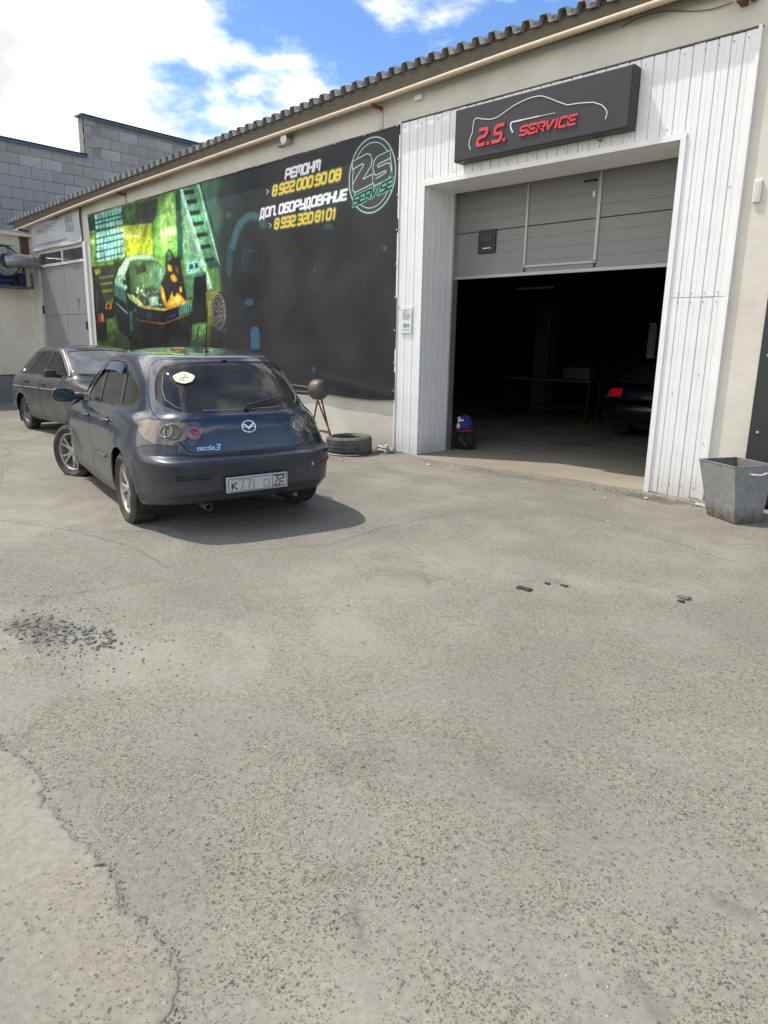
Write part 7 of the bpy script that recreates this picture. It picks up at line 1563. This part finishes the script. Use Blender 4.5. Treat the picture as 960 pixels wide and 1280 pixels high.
def frame_at(sh, kind, a, z, off=0, sy=1):
    """local x to the right as seen from outside, y inwards, z up along the surface"""
    p, n_ = surf(sh, kind, abs(a), z, off)
    if sy < 0: p.y = -p.y; n_.y = -n_.y
    r_ = n_.cross(Vector((0, 0, -1))).normalized(); r_ = Vector((0, 0, 1)).cross(n_).normalized(); u_ = n_.cross(r_).normalized(); y_ = -n_
    return Matrix(((r_.x, y_.x, u_.x, p.x), (r_.y, y_.y, u_.y, p.y), (r_.z, y_.z, u_.z, p.z), (0, 0, 0, 1)))
# door handles, side strips, wind deflectors
for sy in (1, -1):
    for x, z, pn in ((2.20, .85, 'front_door'), (1.33, .865, 'rear_door')):
        T = frame_at(sM, 's', x, z, .0, sy); par = mdM[(pn, sy)]
        MB().lathe([(0, -.001), (.05, -.002), (.058, -.0005)], 20, tf=T @ Matrix.Diagonal((1, 1, .62, 1))).build('handle_cup', M['black'], par, True)
        MB().tube([T @ Vector((-.085, -.004, 0)), T @ Vector((-.06, -.028, .003)), T @ Vector((.05, -.030, .003)), T @ Vector((.085, -.004, 0))], [.011, .014, .014, .011], 10).build('handle', M['paint_shaded'], par, True)
        MB().tube([T @ Vector((-.06, -.038, .0)), T @ Vector((.05, -.040, .0))], .006, 6).build('handle_trim', M['chrome'], par, True)
    for x0, x1, pn in ((1.42, 1.98, 'rear_door'), (2.12, 2.95, 'front_door')):
        P_ = []
        for x in np.linspace(x0, x1, 9): p, n_ = surf(sM, 's', x, .53, .006); P_.append((p.x, p.y*sy, p.z))
        if pn == 'rear_door' or sy < 0: MB().tube(P_, .013, 8).build('rub_strip', M['paint_blue'], mdM[(pn, sy)], True)
    for P0, pn in (([(2.10, 1.352), (2.32, 1.330), (2.50, 1.270), (2.70, 1.165), (2.84, 1.075)], 'front_door'), ([(1.36, 1.330), (1.50, 1.350), (1.75, 1.362), (2.05, 1.355)], 'rear_door')):
        V = []
        for x, z in P0:
            p, n_ = surf(sM, 's', x, z, .012); q, m_ = surf(sM, 's', x+(.02 if pn == 'front_door' else 0)*0, z-.075, .030); V += [(p.x, p.y*sy, p.z), (q.x-.02, q.y*sy, q.z)]
        mo('wind_deflector', V, [(2*i, 2*i+2, 2*i+3, 2*i+1) for i in range(len(P0)-1)], M['visor'], mdM[(pn, sy)], True)
# lamp details
for sy, mm in ((1, M['lens_red']), (-1, M['lens_clear'])):
    T = frame_at(sM, 'r', .452, .835, .003, sy)
    o = MB().lathe([(0, -.012), (.026, -.011), (.041, -.006), (.044, 0)], 28, tf=T).build('round_lamp', mm, mdM[('lamp_panel', sy)], True)
    MB().lathe([(.042, -.004), (.044, -.011), (.048, -.011), (.051, .0)], 32, tf=T).build('lamp_ring', M['chrome'], o, True)
    T = frame_at(sM, 'r', .60, .850, .001, sy)
    MB().lathe([(.052, -.001), (.055, -.005), (.062, -.005), (.065, 0)], 32, tf=T).build('lamp_ring', M['lens_dark'], mdM[('tail_lamp', sy)], True)
    T = frame_at(sM, 's', .24, .855, .001, sy)
    MB().lathe([(.042, -.001), (.046, -.005), (.054, -.005), (.057, 0)], 32, tf=T).build('lamp_ring', M['lens_clear'], mdM[('tail_lamp', sy)], True)
# winged oval badge
T = frame_at(sM, 'r', .0, .862, .004); B = MB()
B.lathe([(.052, .0), (.052, -.007), (.058, -.009), (.064, -.007), (.064, 0)], 36, tf=T @ Matrix.Diagonal((1, 1, .82, 1)))
ribbon(B, round_corners([(-.052, .022), (-.028, .016), (0, -.014), (.028, .016), (.052, .022)], .02), .011, -.008, 0, tf=T)
ribbon(B, round_corners([(-.05, -.006), (-.03, .006), (0, -.022)], .02), .006, -.007, 0, tf=T); ribbon(B, round_corners([(.05, -.006), (.03, .006), (0, -.022)], .02), .006, -.007, 0, tf=T)
B.build('badge', M['chrome'], mdM[('hatch', 1)], True)
T = frame_at(sM, 'r', .43, .705, .003, 1)
letters(mdM[('hatch', 1)], 'mazda', T @ Matrix.Translation((-.015, 0, 0)), .135, .034, .0065, M['chrome'], .003)
letters(mdM[('hatch', 1)], '3', T @ Matrix.Translation((.128, 0, -.004)), .040, .040, .009, M['chrome'], .003, slant=.3)
# wiper, brake light line, sticker
wp = MB(); a_, n1_ = surf(sM, 'r', .0, 1.01, .02); a_.y = -.02
pts_ = []
for q in range(9):
    t_ = q/8; y = .03+.42*t_; p, n_ = surf(sM, 'r', y, 1.015+.06*t_, .022+.008*math.sin(t_*3)); pts_.append((p.x, -y, p.z))
wp.tube(pts_, [.014, .012, .010, .009, .008, .007, .006, .005, .004], 8); p0, _ = surf(sM, 'r', .03, 1.005, .0); wp.tube([(p0.x+.02, -.03, p0.z), (p0.x-.03, -.03, p0.z+.01)], .024, 12)
pts_ = [(x-.012, y, z-.022+.006*i/8) for i, (x, y, z) in enumerate(pts_)][1:]
wp.tube(pts_, .006, 6); wp.build('rear_wiper', M['black'], mdM[('hatch', 1)], True)
T = frame_at(sM, 'r', .40, 1.255, .002, 1)
B = MB(); B.add([T @ Vector((.085*math.cos(a)*(1+.05*math.sin(5*a)), -.002, .062*math.sin(a)*(1+.05*math.cos(4*a)))) for a in np.linspace(0, 2*math.pi, 33)[:-1]], [tuple(range(32))]); stk = B.build('sticker', M['sticker'], mdM[('hatch', 1)])
B = MB(); [ribbon(B, q, .008, -.004, -.0025, tf=T) for q in ([(-.03, .0), (.035, .005)], [(-.01, -.03), (.01, .035)], [(-.04, -.02), (.0, -.03)])]; B.build('mark', mat('sticker_ink', (.5, .47, .32), .6), stk)
# defogger outline and notch at the top of the glass
T = frame_at(sM, 'r', .0, 1.385, .004); MB().box((-.02, -.006, -.006), (.02, .004, .010), bev=.003, tf=T).build('washer_nozzle', M['black'], mdM[('hatch', 1)])
P_ = []
for y, z in [(-.53, 1.29), (-.572, 1.18), (-.58, 1.09), (-.52, 1.03), (-.3, 1.005), (0, 1.0), (.3, 1.005), (.52, 1.03), (.58, 1.09), (.572, 1.18), (.53, 1.29)]:
    p, n_ = surf(sM, 'r', abs(y), z, -.002); P_.append((p.x, math.copysign(p.y, y), p.z))
MB().tube(P_, .0022, 5).build('glass_line', M['frame_grey'], mdM[('hatch', 1)])
# handle recess, number plate, slots, exhaust, scuffs on the bumper
T = frame_at(sM, 'r', .0, .655, .0); MB().box((-.10, -.012, -.02), (.10, .03, .015), bev=.008, tf=T).build('handle_recess', M['black'], mdM[('bumper', 1)])
T = Matrix(((0, 1, 0, -.012), (-1, 0, 0, 0), (0, 0, 1, .42), (0, 0, 0, 1))) @ Matrix.Rotation(math.radians(3), 4, 'X')
pl = MB().box((-.265, -.012, -.062), (.265, .02, .062), bev=.004, tf=T).build('number_plate', M['plate'], hb)
B = MB(); ribbon(B, round_corners([(-.255, -.052), (-.255, .052), (.255, .052), (.255, -.052), (-.255, -.052)], .01), .004, -.0145, -.0115, tf=T); ribbon(B, [(.125, -.052), (.125, .052)], .003, -.0145, -.0115, tf=T); B.build('plate_frame', M['ink'], pl)
letters(pl, 'K', T @ Matrix.Translation((-.225, -.0118, -.035)), .045, .055, .010, M['ink'], .003)
letters(pl, '77', T @ Matrix.Translation((-.165, -.0118, -.040)), .10, .078, .009, M['ink_faint'], .0025)
letters(pl, '1', T @ Matrix.Translation((-.055, -.0118, -.040)), .02, .078, .009, M['ink_faint'], .0025)
letters(pl, 'О', T @ Matrix.Translation((.050, -.0118, -.035)), .045, .055, .009, M['ink_faint'], .0025)
letters(pl, '72', T @ Matrix.Translation((.143, -.0118, -.012)), .085, .056, .009, M['ink'], .003)
letters(pl, 'RUS', T @ Matrix.Translation((.140, -.0118, -.044)), .055, .018, .004, M['ink'], .003)
for i, mm_ in enumerate((M['white'], M['bagblue'], M['bagred'])): MB().box((.205, -.0135, -.030-.006*i), (.238, -.0118, -.024-.006*i), tf=T).build('flag', mm_, pl)
for sy in (1,):
    T = frame_at(sM, 'r', .52, .50, .0, sy); MB().box((-.13, -.004, -.012), (.13, .03, .016), bev=.004, tf=T).build('slot', M['black'], mdM[('bumper', 1)]); MB().box((-.12, -.009, -.030), (.13, .0, -.016), bev=.003, tf=T).build('slot_lip', M['paint_shaded'], mdM[('bumper', 1)])
T = frame_at(sM, 'r', .40, .545, .0, -1)
P_ = []
for i in range(12): p, n_ = surf(sM, 'r', .56+.022*i, .50+.004*i+.008*math.sin(i*1.7), .003); P_.append((p.x, -p.y, p.z))
M['scuff'] = mat('red_scuff', (.20, .022, .03), .6, var=.5, vscale=40); MB().tube(P_, [.004+.006*abs(math.sin(i*1.3)) for i in range(12)], 6).build('red_scuff', M['scuff'], mdM[('bumper', 1)])
p, n_ = surf(sM, 'r', .53, .52, .002); blob('pale_scuff', (p.x, -p.y, p.z), (.002, .010, .013), M['stone_light'], mdM[('bumper', 1)])
MB().lathe([(.024, .14), (.026, -.03), (.030, -.03), (.030, .14)], 20, tf=Matrix(((0, 1, 0, .14), (1, 0, 0, .38), (0, 0, 1, .235), (0, 0, 0, 1))), closed=True).build('exhaust', M['drum'], hb, True)
MB().tube([(.5, -.42, .22), (.16, -.42, .24)], .02, 12).build('tow_eye', M['drum'], hb, True)
MB().box((.30, -.20, .27), (.52, .55, .36), bev=.03).build('silencer', M['black'], hb)
# lower bumper lip between crease lines
# antenna
p, n_ = surf(sM, 't', 1.06, .02, 0)
p = Vector((1.06, 0, 1.452)); an = MB().lathe([(.032, 0), (.026, .015), (.012, .028), (0, .03)], 16, tf=Matrix.Translation(p) @ Matrix.Rotation(math.radians(90), 4, 'X')).build('antenna', M['black'], hb, True)
MB().tube([p+Vector((0, 0, .02)), p+Vector((-.02, 0, .06)), p+Vector((-.10, 0, .30)), p+Vector((-.13, 0, .40))], [.009, .006, .0035, .003], 8).build('mast', M['black'], an, True)
hb.location = (-4.607, -4.243, .006); hb.rotation_euler = (math.radians(-1.1), math.radians(.68), math.radians(166.56)); hb.rotation_mode = 'XYZ'

# ---- boxy liftback
rowsL = [
 [0.26, 4, 0.75, 0.27, 0.2, 0.22, 7.5, 5.5], [0.14, 4.08, 0.79, 0.3, 0.25, 0.26, 7.5, 5.5], [0.03, 4.15, 0.822, 0.4, 0.36, 0.36, 7.5, 5.5], [0, 4.17, 0.835, 0.54, 0.52, 0.48, 7.5, 6], [0.02, 4.15, 0.84, 0.63, 0.62, 0.56, 7.5, 6],
 [0.07, 4.11, 0.842, 0.7, 0.71, 0.63, 6.5, 6], [0.1, 4.05, 0.835, 0.8, 0.8, 0.69, 6.5, 6], [0.13, 3.95, 0.818, 0.89, 0.865, 0.76, 6.1, 6], [0.17, 3.55, 0.792, 0.945, 0.9, 0.84, 5.9, 6.5], [0.21, 3.02, 0.762, 0.965, 0.93, 0.9, 5.9, 7],
 [0.45, 2.76, 0.7, 1.1, 1.07, 1.05, 6, 8.5], [0.7, 2.48, 0.635, 1.235, 1.215, 1.2, 6.5, 8.5], [0.95, 2.22, 0.575, 1.355, 1.35, 1.335, 6.5, 8.5], [1.05, 2.12, .525, 1.39, 1.392, 1.372, 5, 6], [1.12, 2.06, .40, 1.405, 1.415, 1.39, 5, 5], [1.22, 2.0, .2, 1.415, 1.43, 1.40, 5, 5], [1.35, 1.95, .002, 1.42, 1.437, 1.405, 5, 5]]
shL = Shell(rowsL, 1.65, (.86, 3.35), .285); sL = shL
eL = [
 E_('hole', [('s', .86+.325*math.cos(a), .30+.325*math.sin(a)) for a in np.linspace(math.radians(-16), math.radians(196), 24)], 0, sL),
 E_('hole', [('s', 3.35+.33*math.cos(a), .30+.33*math.sin(a)) for a in np.linspace(math.radians(-18), math.radians(198), 24)], 0, sL),
 E_('glass_rear', [('u', -.01, sL.inv('r', 0, .985)[1])]+rr_poly('r', [(.30, .985), (.60, 1.0), (.635, 1.03), (.56, 1.2), (.50, 1.325), (.3, 1.335)])+[('u', -.01, sL.inv('r', 0, 1.34)[1])], .012, sL),
 E_('tail_lamp', rr_poly('r', [(.42, .90), (.42, .75), (.60, .745)])+rr_poly('s', [(.12, .745), (.26, .76), (.27, .88), (.14, .90)]), .004, sL),
 E_('glass_fdoor', rr_poly('s', [(1.80, .945), (2.3, .945), (2.72, .945), (2.60, 1.03), (2.42, 1.14), (2.26, 1.24), (2.10, 1.318), (1.90, 1.335), (1.86, 1.15)]), .018, sL),
 E_('glass_rdoor', rr_poly('s', [(1.02, .955), (1.4, .95), (1.73, .945), (1.79, 1.15), (1.83, 1.335), (1.60, 1.34), (1.42, 1.325), (1.30, 1.24), (1.14, 1.08)]), .018, sL),
 E_('pillar_panel', rr_poly('s', [(.62, .985), (.80, .96), (.96, .955), (1.10, 1.10), (1.24, 1.24), (1.34, 1.32), (1.20, 1.31), (1.0, 1.20), (.80, 1.08)]), .010, sL),
 E_('front_door', rr_poly('s', [(1.76, .27), (2.3, .27), (2.84, .28), (2.88, .5), (2.88, .8), (2.84, .93), (2.64, 1.035), (2.45, 1.155), (2.29, 1.258), (2.12, 1.345), (1.86, 1.36), (1.82, 1.15), (1.77, .94), (1.76, .6)]), .006, sL),
 E_('rear_door', rr_poly('s', [(1.26, .27), (1.5, .27), (1.755, .27), (1.755, .6), (1.765, .94), (1.815, 1.15), (1.855, 1.36), (1.60, 1.365), (1.38, 1.345), (1.26, 1.24), (1.10, 1.08), (.99, .94), (.97, .80), (1.02, .70), (1.18, .56), (1.24, .42)]), .006, sL),
 E_('rear_bumper', [('u', -.01, sL.inv('r', 0, .665)[1])]+rr_poly('r', [(.40, .665), (.65, .668)])+rr_poly('s', [(.14, .66), (.40, .64), (.52, .60), (.53, .40), (.55, .28)])+[('u', sL.inv('s', .55, .28)[0], -.02), ('u', -.01, -.02)], .005, sL),
 E_('front_bumper', [('u', 1.01, sL.inv('f', 0, .56)[1])]+rr_poly('f', [(.40, .56), (.62, .565)])+rr_poly('s', [(4.0, .56), (3.80, .56), (3.72, .46), (3.70, .30)])+[('u', sL.inv('s', 3.70, .3)[0], -.02), ('u', 1.01, -.02)], .005, sL),
 E_('headlamp', rr_poly('f', [(.40, .70), (.40, .60), (.62, .60), (.72, .61), (.72, .70)]), .005, sL),
 E_('glass_front', [('u', 1.01, sL.inv('f', 0, .935)[1])]+rr_poly('f', [(.35, .935), (.60, .940), (.675, .955), (.64, 1.06), (.57, 1.20), (.515, 1.305), (.45, 1.332), (.25, 1.345)])+[('u', 1.01, sL.inv('f', 0, 1.35)[1])], .014, sL),
 E_('bonnet', [('u', 1.01, sL.inv('f', 0, .72)[1])]+rr_poly('f', [(.3, .72), (.60, .725)])+rr_poly('s', [(3.7, .83), (3.3, .865), (3.0, .905)])+rr_poly('f', [(.62, .91), (.3, .905)])+[('u', 1.01, sL.inv('f', 0, .905)[1])], .005, sL),
]
lf = empty('liftback_car', (0, 0, 0)); tag(lf, 'dusty dark violet-grey boxy five door liftback parked behind the blue-grey hatchback', 'car', 'cars parked along the garage')
mL = {'body': M['paint_lada'], 'glass_rear': M['glass_rear'], 'gap_glass_rear': M['black'], 'tail_lamp': M['lens_red'], 'glass_fdoor': M['glass_side'], 'glass_rdoor': M['glass_side'], 'gap_glass_fdoor': M['trim'], 'gap_glass_rdoor': M['trim'],
 'pillar_panel': M['trim'], 'rear_bumper': M['paint_lada'], 'front_bumper': M['paint_lada'], 'headlamp': M['lens_clear'], 'glass_front': M['glass_front'], 'gap_glass_front': M['trim']}
mdL = build_shell(sL, eL, lf, mL, {'body', 'glass_rear', 'rear_bumper', 'front_bumper', 'glass_front', 'bonnet'}, parents={'glass_fdoor': 'front_door', 'glass_rdoor': 'rear_door'}, nu=120, nt=52)
underside(lf, 4.17, .83, (.86, 3.35), .285, .335)
for x, y, s_ in ((.86, .705, 0), (.86, -.705, 0), (3.35, .715, 3), (3.35, -.715, 3)): add_wheel(lf, x, y, .285, .18, .175, 'steel', s_, M['steel_rim'])
seats(lf, (1.25, 2.05)); MB().box((2.5, -.66, .72), (2.85, .66, .90), bev=.05).build('dashboard', M['interior'], lf, True); MB().box((.5, -.76, .28), (3.0, .76, .36)).build('floor', M['interior'], lf); MB().box((.4, -.6, .6), (1.05, .6, .93), bev=.03).build('parcel_shelf', M['interior'], lf)
for sy in (1, -1):
    o = MB().box((2.50, sy*.85, .935), (2.64, sy*1.03, 1.055), bev=.035).build('mirror', M['trim'], lf, True); MB().tube([(2.58, sy*.77, .95), (2.58, sy*.88, .97)], .03, 8).build('mirror_arm', M['black'], o)
    MB().box((2.498, sy*.87, .95), (2.505, sy*1.01, 1.04), bev=.003).build('mirror_glass', M['chrome'], o)
    for x, z, pn in ((1.93, .80, 'front_door'), (1.16, .82, 'rear_door')):
        T = frame_at(sL, 's', x, z, 0, sy); MB().box((-.085, -.022, -.022), (.085, .004, .022), bev=.01, tf=T).build('handle', M['trim'], mdL[(pn, sy)], True)
    for x0, x1, par in ((.15, .93, lf), (1.02, 1.73, mdL[('rear_door', sy)]), (1.79, 2.85, mdL[('front_door', sy)]), (2.93, 3.95, lf)):
        P_ = []
        for x in np.linspace(x0, x1, 9): p, n_ = surf(sL, 's', x, .735, .002); P_.append((p.x, p.y*sy, p.z))
        MB().tube(P_, .007, 6).build('crease_strip', M['frame_grey'], par, True)
    P_ = []
    for t_ in np.linspace(0, 1, 8): p, n_ = surf(sL, 'f', .70-.155*t_, .95+.385*t_, .008); P_.append((p.x, p.y*sy, p.z))
    MB().tube(P_, .016, 8).build('pillar_strip', M['alloy'], lf, True)
    T = frame_at(sL, 's', .82, 1.0, .003, sy); MB().box((-.06, -.002, -.02), (.05, .0, .03), tf=T).build('pale_label', M['white'], mdL.get(('pillar_panel', sy), lf))
B = MB(); p, n_ = surf(sL, 'f', .25, .955, .02); q, _ = surf(sL, 'f', .62, .975, .02); B.tube([(p.x+.05, -.22, p.z-.02), (p.x, -.26, p.z), (q.x, -.60, q.z)], .008, 6); B.tube([(p.x+.05, .22, p.z-.02), (p.x, .2, p.z), (p.x, -.1, p.z+.01)], .008, 6); B.build('wiper', M['black'], lf)
P_ = [surf(sL, 'f', y, 1.30, .0)[0] for y in (.0, .2, .4)]
MB().box((4.13, -.26, .36), (4.19, .26, .47), bev=.004).build('number_plate', M['plate'], lf)
def tree_copy_far(src, loc, rz, lab, swap):
    r_ = copy_tree(src); r_.location = loc; r_.rotation_euler = (0, 0, rz); r_['label'] = lab; del r_['group']
    def walk(o):
        for sl in o.material_slots:
            nm_ = sl.material.name if sl.material else ''
            if nm_ in swap: sl.link = 'OBJECT'; sl.material = swap[nm_]
        for c_ in o.children: walk(c_)
    walk(r_); return r_
gar = tree_copy_far(lf, (-4.93, 3.85, .009), math.radians(90), 'dark navy car with a red tail lamp standing deep in the shade of the garage', {M['paint_lada'].name: M['paint_dark'], M['lens_red'].name: mat('bright_red_lens', (.85, .02, .03), .25, coat=.9)})
lf.scale = (1.06, 1.06, 1.07); lf.location = (-14.72, -1.83, -.10); lf.rotation_euler = (math.radians(.2), math.radians(-.6), math.radians(-1.8))
